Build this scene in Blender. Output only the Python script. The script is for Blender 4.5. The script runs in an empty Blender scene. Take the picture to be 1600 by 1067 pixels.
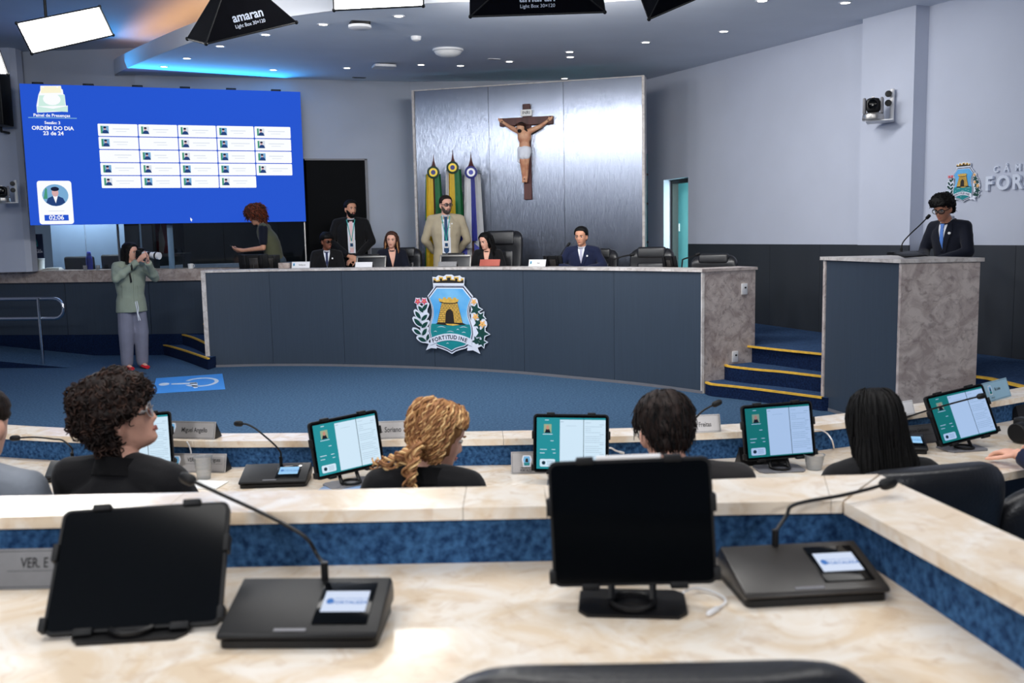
import bpy, bmesh, math, random
from mathutils import Vector, Matrix, noise
from mathutils.bvhtree import BVHTree

random.seed(7)
S = bpy.context.scene
COL = S.collection
V = Vector
R = math.radians
PI = math.pi

# ------------------------------------------------------------------ camera
FPX, CAMZ = 1450.0, 1.66
th = math.atan(167 / FPX)
rho = R(1.14)
cF = V((0, math.cos(th), -math.sin(th)))
u0, r0 = V((0, math.sin(th), math.cos(th))), V((1, 0, 0))
cU = u0 * math.cos(rho) + r0 * math.sin(rho)
cR = r0 * math.cos(rho) - u0 * math.sin(rho)
cC = V((0, 0, CAMZ))
cam = bpy.data.objects.new('camera', bpy.data.cameras.new('camera'))
COL.objects.link(cam)
cam.matrix_world = Matrix(((cR.x, cU.x, -cF.x, 0), (cR.y, cU.y, -cF.y, 0), (cR.z, cU.z, -cF.z, CAMZ), (0, 0, 0, 1)))
cam.data.sensor_width = 36.0
cam.data.lens = FPX / 1600 * 36
cam.data.clip_start = 0.05
cam.data.dof.use_dof = True
cam.data.dof.focus_distance = 9.5
cam.data.dof.aperture_fstop = 5.0
S.camera = cam

# ------------------------------------------------------------------ world, exposure
W = bpy.data.worlds.new('world')
S.world = W
W.use_nodes = True
W.node_tree.nodes['Background'].inputs[0].default_value = (0.25, 0.32, 0.45, 1)
W.node_tree.nodes['Background'].inputs[1].default_value = 0.3
S.view_settings.view_transform = 'Standard'
S.view_settings.look = 'None'
S.view_settings.exposure = 0.0
S.view_settings.gamma = 1.0
S.view_settings.use_curve_mapping = False
S.cycles.use_denoising = True
S.cycles.max_bounces = 8
S.cycles.sample_clamp_indirect = 6.0
S.cycles.caustics_reflective = False
S.cycles.caustics_refractive = False


def area_light(name, loc, aim, sx, sy, power, color=(1, 1, 1), spread=PI):
    l = bpy.data.lights.new(name, 'AREA')
    l.shape = 'RECTANGLE'
    l.size, l.size_y, l.energy, l.color = sx, sy, power, color
    l.spread = spread
    o = bpy.data.objects.new(name, l)
    o.location = loc
    o.rotation_euler = (V(aim) - V(loc)).to_track_quat('-Z', 'Y').to_euler()
    COL.objects.link(o)
    return o


# added fill lights over the public seats and behind the camera, all out of frame
area_light('ceiling_fill_light', (-1.6, 0.9, 3.95), (-1.2, 2.0, 0), 2.6, 1.0, 52, (1.0, 0.98, 0.95))
area_light('ceiling_fill_light', (-0.8, 3.6, 3.9), (-0.6, 4.0, 0), 3.0, 0.8, 70, (1.0, 0.98, 0.95))
area_light('ceiling_fill_light', (2.0, 2.6, 3.75), (1.6, 4.0, 0), 2.4, 0.9, 42, (1.0, 0.985, 0.96))
area_light('ceiling_fill_light', (-4.5, 5.0, 4.2), (-3.5, 9.0, 0), 2.0, 0.8, 80, (0.86, 0.93, 1.0))
area_light('front_fill_light', (-3.0, -3.2, 3.5), (0.0, 9.0, 0.9), 1.4, 0.5, 130, (0.97, 0.98, 1.0))
area_light('front_fill_light', (2.4, -3.2, 3.5), (-0.4, 9.0, 0.9), 1.4, 0.5, 80, (0.97, 0.98, 1.0))



def ray(px, py):
    return cF + cR * ((px - 800) / FPX) + cU * ((533.5 - py) / FPX)


def at(px, py, z=None, y=None, plane=None):
    d = ray(px, py)
    if z is not None:
        t = (z - CAMZ) / d.z
    elif y is not None:
        t = y / d.y
    else:
        p, n = plane
        t = (p - cC).dot(n) / d.dot(n)
    return cC + d * t


def lin(c):
    c = c / 255.0
    return c / 12.92 if c <= 0.04045 else ((c + 0.055) / 1.055) ** 2.4


def rgb(r, g, b):
    return (lin(r), lin(g), lin(b), 1.0)


# ------------------------------------------------------------------ materials
def mat(name, c, rough=0.6, metal=0.0, emit=0.0, var=0.0, vscale=8.0, bump=0.0, bscale=200.0, spec=0.5, c2=None,
        trans=0.0, stretch=None, coat=0.0, detail=4.0, alpha=1.0, sheen=0.0):
    m = bpy.data.materials.new(name)
    m.use_nodes = True
    nt = m.node_tree
    b = nt.nodes['Principled BSDF']
    I = b.inputs
    I['Base Color'].default_value = c
    I['Roughness'].default_value = rough
    I['Metallic'].default_value = metal
    I['Specular IOR Level'].default_value = spec
    I['Transmission Weight'].default_value = trans
    I['Coat Weight'].default_value = coat
    I['Sheen Weight'].default_value = sheen
    I['Alpha'].default_value = alpha
    if emit:
        I['Emission Color'].default_value = c
        I['Emission Strength'].default_value = emit
    src = None
    if var or c2 or bump:
        tc = nt.nodes.new('ShaderNodeTexCoord')
        mp = nt.nodes.new('ShaderNodeMapping')
        nt.links.new(tc.outputs['Object'], mp.inputs[0])
        if stretch:
            mp.inputs['Scale'].default_value = stretch
        src = mp.outputs[0]
    if var or c2:
        n = nt.nodes.new('ShaderNodeTexNoise')
        n.inputs['Scale'].default_value = vscale
        n.inputs['Detail'].default_value = detail
        nt.links.new(src, n.inputs[0])
        r = nt.nodes.new('ShaderNodeValToRGB')
        r.color_ramp.elements[0].position = 0.32
        r.color_ramp.elements[1].position = 0.68
        r.color_ramp.elements[0].color = c2 if c2 else tuple(x * (1 - var) for x in c[:3]) + (1,)
        r.color_ramp.elements[1].color = c if c2 else tuple(min(1, x * (1 + var)) for x in c[:3]) + (1,)
        nt.links.new(n.outputs['Fac'], r.inputs[0])
        nt.links.new(r.outputs[0], I['Base Color'])
    if bump:
        n2 = nt.nodes.new('ShaderNodeTexNoise')
        n2.inputs['Scale'].default_value = bscale
        n2.inputs['Detail'].default_value = 3
        nt.links.new(src, n2.inputs[0])
        bp = nt.nodes.new('ShaderNodeBump')
        bp.inputs['Strength'].default_value = bump
        bp.inputs['Distance'].default_value = 0.004
        nt.links.new(n2.outputs['Fac'], bp.inputs['Height'])
        nt.links.new(bp.outputs[0], I['Normal'])
    return m


def marble_mat(name, light, mid, dark, rough, scale=3.0, vein=0.6):
    m = bpy.data.materials.new(name)
    m.use_nodes = True
    nt = m.node_tree
    b = nt.nodes['Principled BSDF']
    tc = nt.nodes.new('ShaderNodeTexCoord')
    n1 = nt.nodes.new('ShaderNodeTexNoise')
    n1.inputs['Scale'].default_value = scale
    n1.inputs['Detail'].default_value = 8
    n1.inputs['Roughness'].default_value = 0.6
    n1.inputs['Distortion'].default_value = 1.2
    nt.links.new(tc.outputs['Object'], n1.inputs[0])
    r1 = nt.nodes.new('ShaderNodeValToRGB')
    e = r1.color_ramp.elements
    e[0].position, e[0].color = 0.4, mid
    e[1].position, e[1].color = 0.6, light
    nt.links.new(n1.outputs['Fac'], r1.inputs[0])
    n2 = nt.nodes.new('ShaderNodeTexNoise')
    n2.inputs['Scale'].default_value = scale * 3.2
    n2.inputs['Detail'].default_value = 6
    n2.inputs['Distortion'].default_value = 0.9
    nt.links.new(tc.outputs['Object'], n2.inputs[0])
    r2 = nt.nodes.new('ShaderNodeValToRGB')
    e = r2.color_ramp.elements
    e[0].position, e[0].color = 0.30, (vein, vein, vein, 1)
    e[1].position, e[1].color = 0.46, (0, 0, 0, 1)
    nt.links.new(n2.outputs['Fac'], r2.inputs[0])
    mx = nt.nodes.new('ShaderNodeMix')
    mx.data_type = 'RGBA'
    nt.links.new(r2.outputs[0], mx.inputs[0])
    nt.links.new(r1.outputs[0], mx.inputs[6])
    mx.inputs[7].default_value = dark
    nt.links.new(mx.outputs[2], b.inputs['Base Color'])
    b.inputs['Roughness'].default_value = rough
    return m


def carpet_mat(name, a, c, sc=160.0):
    return mat(name, a, rough=0.95, c2=c, vscale=sc, bump=0.6, bscale=sc * 1.6, spec=0.15, detail=6)


M = {}
M['carpet'] = carpet_mat('blue_carpet', rgb(76, 104, 134), rgb(48, 75, 102), 45)
M['carpet_dark'] = carpet_mat('dark_shaded_carpet', rgb(20, 40, 76), rgb(9, 22, 48), 60)  # dark carpet; also paints shade onto stair risers and the ramp side
M['carpet_lit_top'] = carpet_mat('lit_tread_carpet', rgb(58, 84, 120), rgb(34, 56, 88), 50)  # lighter colour for treads and platform top, painting in the light from above
M['carpet_desk'] = carpet_mat('desk_blue_carpet', rgb(60, 102, 148), rgb(22, 50, 88), 75)
M['nosing'] = mat('yellow_nosing', rgb(226, 178, 60), 0.6, var=0.15, vscale=20)
M['wall'] = mat('grey_blue_wall', rgb(190, 196, 212), 0.75, var=0.02, vscale=2, bump=0.05, bscale=300)
M['wall_back'] = mat('grey_wall', rgb(176, 182, 196), 0.75, var=0.03, vscale=2, bump=0.05, bscale=300)
M['ceil'] = mat('ceiling_paint', rgb(222, 228, 238), 0.85, var=0.02, vscale=2)
M['ceil_up'] = mat('upper_ceiling_paint', rgb(196, 204, 216), 0.85, var=0.02, vscale=2)
M['fascia'] = mat('fascia_paint', rgb(214, 216, 222), 0.7, var=0.02, vscale=2)
M['wains'] = mat('dark_wainscot_laminate', rgb(50, 54, 60), 0.38, var=0.08, vscale=3, stretch=(1, 1, 0.15))
M['panel'] = mat('slate_laminate', rgb(54, 65, 79), 0.42, var=0.06, vscale=60, stretch=(1, 1, 0.03))
M['steel'] = mat('brushed_steel', rgb(128, 135, 150), 0.22, metal=1.0, var=0.04, vscale=120, stretch=(1, 1, 0.02))
def brushed(m, k):
    """vertical brushing: facets tilt sideways at random, so reflections smear along the horizontal"""
    nt = m.node_tree
    L = nt.links.new
    tc = nt.nodes.new('ShaderNodeTexCoord')
    mp = nt.nodes.new('ShaderNodeMapping')
    mp.inputs['Scale'].default_value = (1, 1, 0.004)
    L(tc.outputs['Object'], mp.inputs[0])
    n = nt.nodes.new('ShaderNodeTexNoise')
    n.inputs['Scale'].default_value = 2600
    n.inputs['Detail'].default_value = 0
    L(mp.outputs[0], n.inputs[0])
    sub = nt.nodes.new('ShaderNodeMath'); sub.operation = 'MULTIPLY_ADD'
    L(n.outputs['Fac'], sub.inputs[0]); sub.inputs[1].default_value = k; sub.inputs[2].default_value = -0.5 * k
    g = nt.nodes.new('ShaderNodeNewGeometry')
    cr = nt.nodes.new('ShaderNodeVectorMath'); cr.operation = 'CROSS_PRODUCT'
    L(g.outputs['Normal'], cr.inputs[0]); cr.inputs[1].default_value = (0, 0, 1)
    sc = nt.nodes.new('ShaderNodeVectorMath'); sc.operation = 'SCALE'
    L(cr.outputs[0], sc.inputs[0]); L(sub.outputs[0], sc.inputs['Scale'])
    ad = nt.nodes.new('ShaderNodeVectorMath'); ad.operation = 'ADD'
    L(g.outputs['Normal'], ad.inputs[0]); L(sc.outputs[0], ad.inputs[1])
    nm = nt.nodes.new('ShaderNodeVectorMath'); nm.operation = 'NORMALIZE'
    L(ad.outputs[0], nm.inputs[0])
    L(nm.outputs[0], nt.nodes['Principled BSDF'].inputs['Normal'])
brushed(M['steel'], 1.3)
M['chrome'] = mat('chrome', rgb(210, 212, 216), 0.12, metal=1.0, var=0.02, vscale=4)
M['alu'] = mat('brushed_aluminium', rgb(176, 174, 172), 0.34, metal=0.85, var=0.05, vscale=40, stretch=(0.05, 1, 1))
M['granite'] = marble_mat('brown_granite', rgb(204, 192, 186), rgb(168, 154, 150), rgb(112, 98, 96), 0.35, 6.0, 0.5)
M['granite_band'] = marble_mat('counter_granite', rgb(190, 176, 168), rgb(158, 142, 134), rgb(110, 96, 90), 0.4, 5.0)
M['marble'] = marble_mat('beige_marble', rgb(238, 230, 219), rgb(226, 206, 180), rgb(200, 170, 138), 0.18, 6.5, 0.45)
M['marble_edge'] = marble_mat('pale_marble_edge', rgb(214, 208, 204), rgb(188, 180, 176), rgb(150, 140, 134), 0.4, 6.0)
M['black'] = mat('black_plastic', rgb(16, 16, 18), 0.42, var=0.1, vscale=30, bump=0.05, bscale=500, spec=0.3)
M['black_case'] = mat('black_rubber_case', rgb(12, 13, 16), 0.55, var=0.15, vscale=12, bump=0.08, bscale=500, spec=0.3)
M['blackgloss'] = mat('black_glass', rgb(5, 7, 10), 0.1, var=0.1, vscale=6, spec=0.18)
M['greyplastic'] = mat('grey_plastic', rgb(112, 112, 118), 0.45, var=0.05, vscale=10)
M['consoletop'] = mat('dark_bronze_plastic', rgb(46, 43, 41), 0.32, var=0.1, vscale=40, bump=0.05, bscale=900)
M['white'] = mat('white_plastic', rgb(226, 226, 228), 0.45, var=0.03, vscale=6)
M['paper'] = mat('white_paper', rgb(238, 238, 236), 0.8, var=0.03, vscale=12)
M['leather'] = mat('black_leather', rgb(26, 27, 31), 0.36, var=0.15, vscale=16, bump=0.25, bscale=120)
M['darkcloth'] = mat('black_softbox_cloth', rgb(8, 9, 15), 0.8, var=0.15, vscale=8, bump=0.1, bscale=90, spec=0.05)
M['ink'] = mat('black_ink', rgb(24, 24, 28), 0.7, var=0.05)
M['gold'] = mat('gold_paint', rgb(214, 170, 70), 0.5, var=0.08, vscale=30)
M['wood'] = mat('dark_red_wood', rgb(92, 44, 40), 0.5, c2=rgb(62, 28, 26), vscale=14, stretch=(1, 1, 0.1))
M['glass'] = mat('tinted_glass', rgb(205, 218, 226), 0.03, trans=1.0, var=0.01, spec=0.6)
M['clearcup'] = mat('clear_plastic', rgb(245, 248, 250), 0.1, trans=0.9, var=0.01)
M['display'] = mat('lamp_white', (1, 1, 1, 1), 0.5, emit=1.0)


def emi(name, c, k=1.0):
    m = mat(name, c, 0.7, emit=k, spec=0.1)
    m.node_tree.nodes['Principled BSDF'].inputs['Base Color'].default_value = tuple(0.04 * x for x in c[:3]) + (1,)
    return m


# ------------------------------------------------------------------ mesh helpers (each adds a shape to a bmesh)
def tmerge(bm, tmp, mtx=None, mi=0):
    if mtx is not None:
        bmesh.ops.transform(tmp, matrix=mtx, verts=tmp.verts)
    vm = {}
    for v in tmp.verts:
        vm[v] = bm.verts.new(v.co)
    for f in tmp.faces:
        try:
            nf = bm.faces.new([vm[v] for v in f.verts])
            nf.material_index = mi if mi else f.material_index
        except ValueError:
            pass
    tmp.free()


def box(bm, c, s, rot=None, bev=0.0, mi=0, seg=2):
    t = bmesh.new()
    bmesh.ops.create_cube(t, size=1.0)
    bmesh.ops.scale(t, vec=s, verts=t.verts)
    if bev:
        bmesh.ops.bevel(t, geom=t.edges[:], offset=min(bev, 0.49 * min(s)), segments=seg, profile=0.5, affect='EDGES')
    m = Matrix.Translation(c)
    if rot is not None:
        m = m @ (rot.to_4x4() if isinstance(rot, Matrix) else Matrix.Rotation(rot, 4, 'Z'))
    tmerge(bm, t, m, mi)


def face(bm, pts, mi=0):
    try:
        f = bm.faces.new([bm.verts.new(p) for p in pts])
        f.material_index = mi
        return f
    except ValueError:
        return None


def prism(bm, pts, z0, z1, mi=0, m=None, top=None):
    """extrude a 2-D outline (counter-clockwise or not) between two heights"""
    a = sum(p[0] * q[1] - q[0] * p[1] for p, q in zip(pts, pts[1:] + pts[:1]))
    if a < 0:
        pts = pts[::-1]
    m = m or Matrix.Identity(4)
    lo = [bm.verts.new(m @ V((p[0], p[1], z0))) for p in pts]
    hi = [bm.verts.new(m @ V((p[0], p[1], z1))) for p in pts]
    n = len(pts)
    cap_ = bm.faces.new(hi)
    for f in [cap_, bm.faces.new(lo[::-1])] + [bm.faces.new((lo[i], lo[(i + 1) % n], hi[(i + 1) % n], hi[i])) for i in range(n)]:
        f.material_index = mi
    if top is not None:
        cap_.material_index = top


def frames(pts):
    T = []
    for i in range(len(pts)):
        a, b = pts[max(0, i - 1)], pts[min(len(pts) - 1, i + 1)]
        d = (b - a)
        T.append(d.normalized() if d.length > 1e-9 else V((0, 0, 1)))
    up = V((0, 0, 1)) if abs(T[0].z) < 0.9 else V((1, 0, 0))
    n = (up - T[0] * up.dot(T[0])).normalized()
    out = []
    for t in T:
        n = n - t * n.dot(t)
        n = n.normalized() if n.length > 1e-6 else t.orthogonal().normalized()
        out.append((t, n, t.cross(n)))
    return out


def tube(bm, pts, r, seg=8, mi=0, cap=True, flat=1.0):
    pts = [V(p) for p in pts]
    rs = r if isinstance(r, (list, tuple)) else [r] * len(pts)
    rings = []
    for p, rr, (t, n, b) in zip(pts, rs, frames(pts)):
        rings.append([bm.verts.new(p + (n * math.cos(a) * flat + b * math.sin(a)) * rr) for a in [2 * PI * k / seg for k in range(seg)]])
    for A, B in zip(rings, rings[1:]):
        for k in range(seg):
            f = bm.faces.new((A[k], A[(k + 1) % seg], B[(k + 1) % seg], B[k]))
            f.material_index = mi
    if cap:
        for f in (bm.faces.new(rings[0][::-1]), bm.faces.new(rings[-1])):
            f.material_index = mi


def lathe(bm, prof, m=None, seg=16, mi=0, cap=True):
    """prof: (radius, z) pairs"""
    m = m or Matrix.Identity(4)
    rings = []
    for r, z in prof:
        if r < 1e-5:
            rings.append([bm.verts.new(m @ V((0, 0, z)))])
        else:
            rings.append([bm.verts.new(m @ V((r * math.cos(2 * PI * k / seg), r * math.sin(2 * PI * k / seg), z))) for k in range(seg)])
    for A, B in zip(rings, rings[1:]):
        for k in range(seg):
            k2 = (k + 1) % seg
            if len(A) == 1 and len(B) == 1:
                continue
            if len(A) == 1:
                f = bm.faces.new((A[0], B[k2], B[k]))
            elif len(B) == 1:
                f = bm.faces.new((A[k], A[k2], B[0]))
            else:
                f = bm.faces.new((A[k], A[k2], B[k2], B[k]))
            f.material_index = mi
    for ring, rev in ((rings[0], True), (rings[-1], False)):
        if len(ring) > 1 and cap:
            f = bm.faces.new(ring[::-1] if rev else ring)
            f.material_index = mi


def loft(bm, rings, mi=0, cap=True):
    vs = [[bm.verts.new(p) for p in r] for r in rings]
    n = len(vs[0])
    for A, B in zip(vs, vs[1:]):
        for k in range(n):
            f = bm.faces.new((A[k], A[(k + 1) % n], B[(k + 1) % n], B[k]))
            f.material_index = mi
    if cap:
        for f in (bm.faces.new(vs[0][::-1]), bm.faces.new(vs[-1])):
            f.material_index = mi


def ellipsoid(bm, c, r, rot=None, mi=0, su=14, sv=8):
    t = bmesh.new()
    bmesh.ops.create_uvsphere(t, u_segments=su, v_segments=sv, radius=1.0)
    m = Matrix.Translation(c) @ (rot.to_4x4() if rot is not None else Matrix.Identity(4)) @ Matrix.Diagonal((r[0], r[1], r[2], 1))
    tmerge(bm, t, m, mi)


def rrect(w, h, r, n=4):
    pts = []
    for cx, cy, a0 in ((w / 2 - r, h / 2 - r, 0), (-w / 2 + r, h / 2 - r, 90), (-w / 2 + r, -h / 2 + r, 180), (w / 2 - r, -h / 2 + r, 270)):
        for k in range(n + 1):
            a = R(a0 + 90 * k / n)
            pts.append((cx + r * math.cos(a), cy + r * math.sin(a)))
    return pts


def finish(bm, name, mats, smooth=True, ang=38):
    bmesh.ops.recalc_face_normals(bm, faces=bm.faces)
    if smooth:
        lim = R(ang)
        for f in bm.faces:
            f.smooth = True
        for e in bm.edges:
            if len(e.link_faces) == 2 and e.calc_face_angle(0.0) > lim:
                e.smooth = False
    me = bpy.data.meshes.new(name)
    bm.to_mesh(me)
    bm.free()
    for m in mats:
        me.materials.append(m)
    return me


def obj(name, bm, m, parent=None, smooth=True, ang=38):
    mats = m if isinstance(m, (list, tuple)) else [m]
    me = bm if isinstance(bm, bpy.types.Mesh) else finish(bm, name, mats, smooth, ang)
    o = bpy.data.objects.new(name, me)
    COL.objects.link(o)
    if parent is not None:
        o.parent = parent
    return o


def tag(o, label=None, cat=None, group=None, kind=None):
    if label:
        o['label'] = label
    if cat:
        o['category'] = cat
    if group:
        o['group'] = group
    if kind:
        o['kind'] = kind
    return o


def thing(name, label, cat, loc=(0, 0, 0), rz=0.0, group=None):
    o = bpy.data.objects.new(name, None)
    o.empty_display_size = 0.1
    COL.objects.link(o)
    o.location = loc
    o.rotation_euler = (0, 0, rz)
    return tag(o, label, cat, group)


def struct(name, bm, m, parent=None, smooth=False):
    o = obj(name, bm, m, parent, smooth)
    if parent is None:
        o['kind'] = 'structure'
    return o


def dup(root, loc, rz, label=None, group=None):
    kids = {}
    for o in COL.objects:
        if o.parent:
            kids.setdefault(o.parent, []).append(o)
    r = root.copy()
    COL.objects.link(r)
    r.location, r.rotation_euler = loc, (0, 0, rz)
    if label:
        r['label'] = label
    if group:
        r['group'] = group
    for ch in kids.get(root, []):
        c = ch.copy()
        COL.objects.link(c)
        c.parent = r
        for g in kids.get(ch, []):
            d = g.copy()
            COL.objects.link(d)
            d.parent = c
    return r


def text_bm(bm, s, size, mtx, ext=0.0, mi=0, bold=0.0, align='CENTER', sx=1.0, space=1.0):
    cu = bpy.data.curves.new('lettering', 'FONT')
    cu.body, cu.size, cu.extrude, cu.offset = s, size, ext, bold * size
    cu.align_x, cu.align_y = align, 'CENTER'
    cu.space_character = space
    cu.resolution_u = 3
    o = bpy.data.objects.new('lettering', cu)
    COL.objects.link(o)
    dg = bpy.context.evaluated_depsgraph_get()
    me = bpy.data.meshes.new_from_object(o.evaluated_get(dg))
    t = bmesh.new()
    t.from_mesh(me)
    tmerge(bm, t, mtx @ Matrix.Diagonal((sx, 1, 1, 1)), mi)
    bpy.data.objects.remove(o)
    bpy.data.curves.remove(cu)
    bpy.data.meshes.remove(me)


def frame_m(o, x, y):
    """matrix with origin o, local x along x, local y near y"""
    x = V(x).normalized()
    z = x.cross(V(y)).normalized()
    y = z.cross(x)
    return Matrix(((x.x, y.x, z.x, o[0]), (x.y, y.y, z.y, o[1]), (x.z, y.z, z.z, o[2]), (0, 0, 0, 1)))


def catmull(pts, n=6):
    P = [V(p) for p in pts]
    out = []
    for i in range(len(P) - 1):
        p0, p1, p2, p3 = P[max(0, i - 1)], P[i], P[i + 1], P[min(len(P) - 1, i + 2)]
        for k in range(n):
            t = k / n
            out.append(0.5 * ((2 * p1) + (p2 - p0) * t + (2 * p0 - 5 * p1 + 4 * p2 - p3) * t * t + (3 * p1 - p0 - 3 * p2 + p3) * t ** 3))
    out.append(P[-1])
    return out


def offset_line(pts, d):
    """offset a 2-D polyline to its left by d"""
    out = []
    for i in range(len(pts)):
        a, b = V(pts[max(0, i - 1)]).to_2d(), V(pts[min(len(pts) - 1, i + 1)]).to_2d()
        t = (b - a).normalized()
        p = V(pts[i]).to_2d()
        k = 1.0
        if 0 < i < len(pts) - 1:
            t1 = (p - a).normalized()
            k = 1 / max(0.5, abs(t1.dot(t)))
        out.append(V((p.x - t.y * d * k, p.y + t.x * d * k)))
    return out


def band(bm, A, B, za, zb, mi=0):
    """solid strip between plan lines A and B, heights za to zb"""
    n = len(A)
    r = [[bm.verts.new((p[0], p[1], z)) for p in L] for L, z in ((A, za), (B, za), (B, zb), (A, zb))]
    for i in range(n - 1):
        for j in range(4):
            f = bm.faces.new((r[j][i], r[(j + 1) % 4][i], r[(j + 1) % 4][i + 1], r[j][i + 1]))
            f.material_index = mi
    for i, rev in ((0, 1), (n - 1, 0)):
        q = [r[j][i] for j in range(4)]
        f = bm.faces.new(q[::-1] if rev else q)
        f.material_index = mi

SOFTK, SOFTK2 = 84.0, 46.0

# ================================================================== ROOM SHELL
PZ = 0.45                                                   # height of the raised platform
CZ = lambda x, y: 3.548 - 0.0101 * x + 0.032 * y            # lowered ceiling, very slightly sloping
cn = V((0.0101, -0.032, 1)).normalized()
CPL = (V((0, 0, 3.548)), cn)
WA, WD = V((3.18, 12.03, 0)), V((0.3544, -0.9351, 0))       # right wall line
WN = V((-0.9351, -0.3544, 0))                               # its normal, into the room
WPL = (WA, WN)
wr = lambda t, d=0.0: (WA + WD * t + WN * d).to_2d()
UPZ = 4.42

bm = bmesh.new()
prism(bm, [(-9.5, -5.5), (9.5, -5.5), (9.5, 17), (-9.5, 17)], -0.2, 0)
struct('floor', bm, M['carpet'])

dais = catmull([(-3.987, 12.12, 0), (-3.302, 12.143, 0), (-2.518, 12.033, 0), (-1.648, 11.793, 0), (-0.806, 11.478, 0),
                (-0.008, 11.075, 0), (0.726, 10.53, 0), (1.386, 9.994, 0), (1.946, 9.395, 0)], 5)
dais2 = [p.to_2d() for p in dais]
edge3 = [at(1150, 536, z=PZ), at(1180, 541, z=PZ), at(1210, 544, z=PZ), at(1283, 552.5, z=PZ)]
edgeR = [p.to_2d() for p in edge3] + [V((3.42, 7.95)), V((3.78, 7.3)), V((3.9, 6.2)), V((4.05, 4.4))]
edgeL = [at(305, 501, z=PZ), at(324, 506, z=PZ)]
plat = [p for p in offset_line(dais2, 0.06)] + [V((2.05, 9.5)), V((2.4, 9.85))] + edgeR + [wr(8.2), wr(-2.7), V((-1.5, 14.68)), V((-5.0, 13.62))] + [p.to_2d() for p in edgeL]
bm = bmesh.new()
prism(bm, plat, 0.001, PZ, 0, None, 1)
struct('stage_platform', bm, [M['carpet_dark'], M['carpet_lit_top']])
bm = bmesh.new()
prism(bm, [(-9, -5), (0.98, -5), (0.98, 0.6), (0.86, 1.0), (0.78, 1.84), (-9, 1.84)], 0.001, 0.29)
struct('seating_tier', bm, M['carpet_dark'])

# right wall, its doorway, pilaster and wainscot
dt = [(at(px, 380, plane=WPL) - WA).dot(WD) for px in (1037, 1075)]
dtop = at(1056, 279, plane=WPL).z
bm = bmesh.new()
def wall_piece(bm, t0, t1, z0, z1, d0=0.0, d1=-0.25):
    prism(bm, [wr(t0, d0), wr(t1, d0), wr(t1, d1), wr(t0, d1)], z0, z1)
wall_piece(bm, -3.2, dt[0], 0, 4.5)
wall_piece(bm, dt[0], dt[1], dtop, 4.5)
wall_piece(bm, dt[1], 18.2, 0, 4.5)
struct('wall_right', bm, M['wall'])
PP = (WA + WN * 0.17, WN)
pt = [(at(px, 300, plane=PP) - WA).dot(WD) for px in (1342, 1423)]
bm = bmesh.new()
wall_piece(bm, pt[0], pt[1], 0, 4.4, 0.17, 0.0)
struct('wall_right_pilaster', bm, M['wall'])
# wainscot boards, each a piece of its own
WZ = 1.475
wroot = struct('wall_right_wainscot', bmesh.new(), M['wains'])
cuts = [dt[1] + 0.02, 0.35, 1.5, pt[0]]
for a, b, d in [(cuts[0], 0.3, 0), (0.3, 1.25, 0), (1.25, pt[0], 0), (pt[0] - 0.012, pt[1] + 0.012, 0.17), (pt[1] + 0.012, 3.9, 0), (3.9, 5.1, 0), (5.1, 7, 0)]:
    bm = bmesh.new()
    prism(bm, [wr(a + 0.002, d), wr(b - 0.002, d), wr(b - 0.002, d + 0.014), wr(a + 0.002, d + 0.014)], PZ, WZ)
    struct('wainscot_board', bm, M['wains'], wroot)
M['teal'] = mat('pale_teal_paint', rgb(140, 214, 214), 0.5, var=0.03, vscale=3)
M['tealdark'] = mat('teal_glass_door', rgb(24, 120, 140), 0.25, var=0.2, vscale=3)
# doorway: pale jamb, dark frame and the lit teal door leaf behind it
bm = bmesh.new()
wall_piece(bm, dt[0] - 1.6, dt[1] + 0.5, 0, 3.0, -0.46, -0.52)
struct('wall_corridor', bm, M['teal'])
dr = struct('door_1', bmesh.new(), M['black'])
bm = bmesh.new()
wall_piece(bm, dt[0] + 0.005, dt[0] + 0.06, PZ, dtop - 0.005, -0.12, -0.22)
wall_piece(bm, dt[0] + 0.06, dt[1] - 0.01, dtop - 0.06, dtop - 0.005, -0.12, -0.22)
struct('door_frame', bm, M['black'], dr)
bm = bmesh.new()
c = at(1059.5, 356, plane=(WA + WN * -0.455, WN)); c.z = 0
box(bm, (c.x, c.y, 1.72), (0.02, 0.08, 0.12), math.atan2(WD.y, WD.x) - PI / 2, 0.004)
tag(obj('light_switch', bm, M['white']), 'white light switch on the pale teal wall seen through the doorway', 'switch')
q_, p_ = WA + WD * (dt[1] + 0.12) + WN * -0.33, WA + WD * (dt[0] - 0.3) + WN * -0.46
area_light('corridor_lamp', (q_.x, q_.y, 1.7), (p_.x, p_.y, 1.6), 0.12, 1.6, 24, (0.8, 1, 1))

# back wall: lintel over the booth window and the dark doorway, then solid wall
B0, B1, B2, B3 = V((-9.5, 13.95, 0)), V((-5.35, 13.7, 0)), V((-1.5, 14.7, 0)), V((2.3, 14.72, 0))
bd = (B2 - B1).normalized()
bn = V((bd.y, -bd.x, 0))
BPL = (B1, bn)
LZ = at(530, 248, plane=BPL).z
kx = [at(px, 300, plane=BPL) for px in (478, 575)]
bm = bmesh.new()
T = 0.2
def bw(bm, a, b, z0, z1, n=bn, d0=0.0, d1=0.2):
    a, b = V(a), V(b)
    q = [a - n * d0, b - n * d0, b - n * d1, a - n * d1]
    prism(bm, [(p.x, p.y) for p in q], z0, z1)
bw(bm, B0, B1, LZ, 4.6, V((0, -1, 0)))
bw(bm, B1, kx[1], LZ, 4.6)
bw(bm, kx[1], B2 + bd * 0.1, 0, 4.6)
bw(bm, B2, B3, 0, 4.6, V((0, -1, 0)))
struct('wall_back', bm, M['wall_back'])
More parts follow.
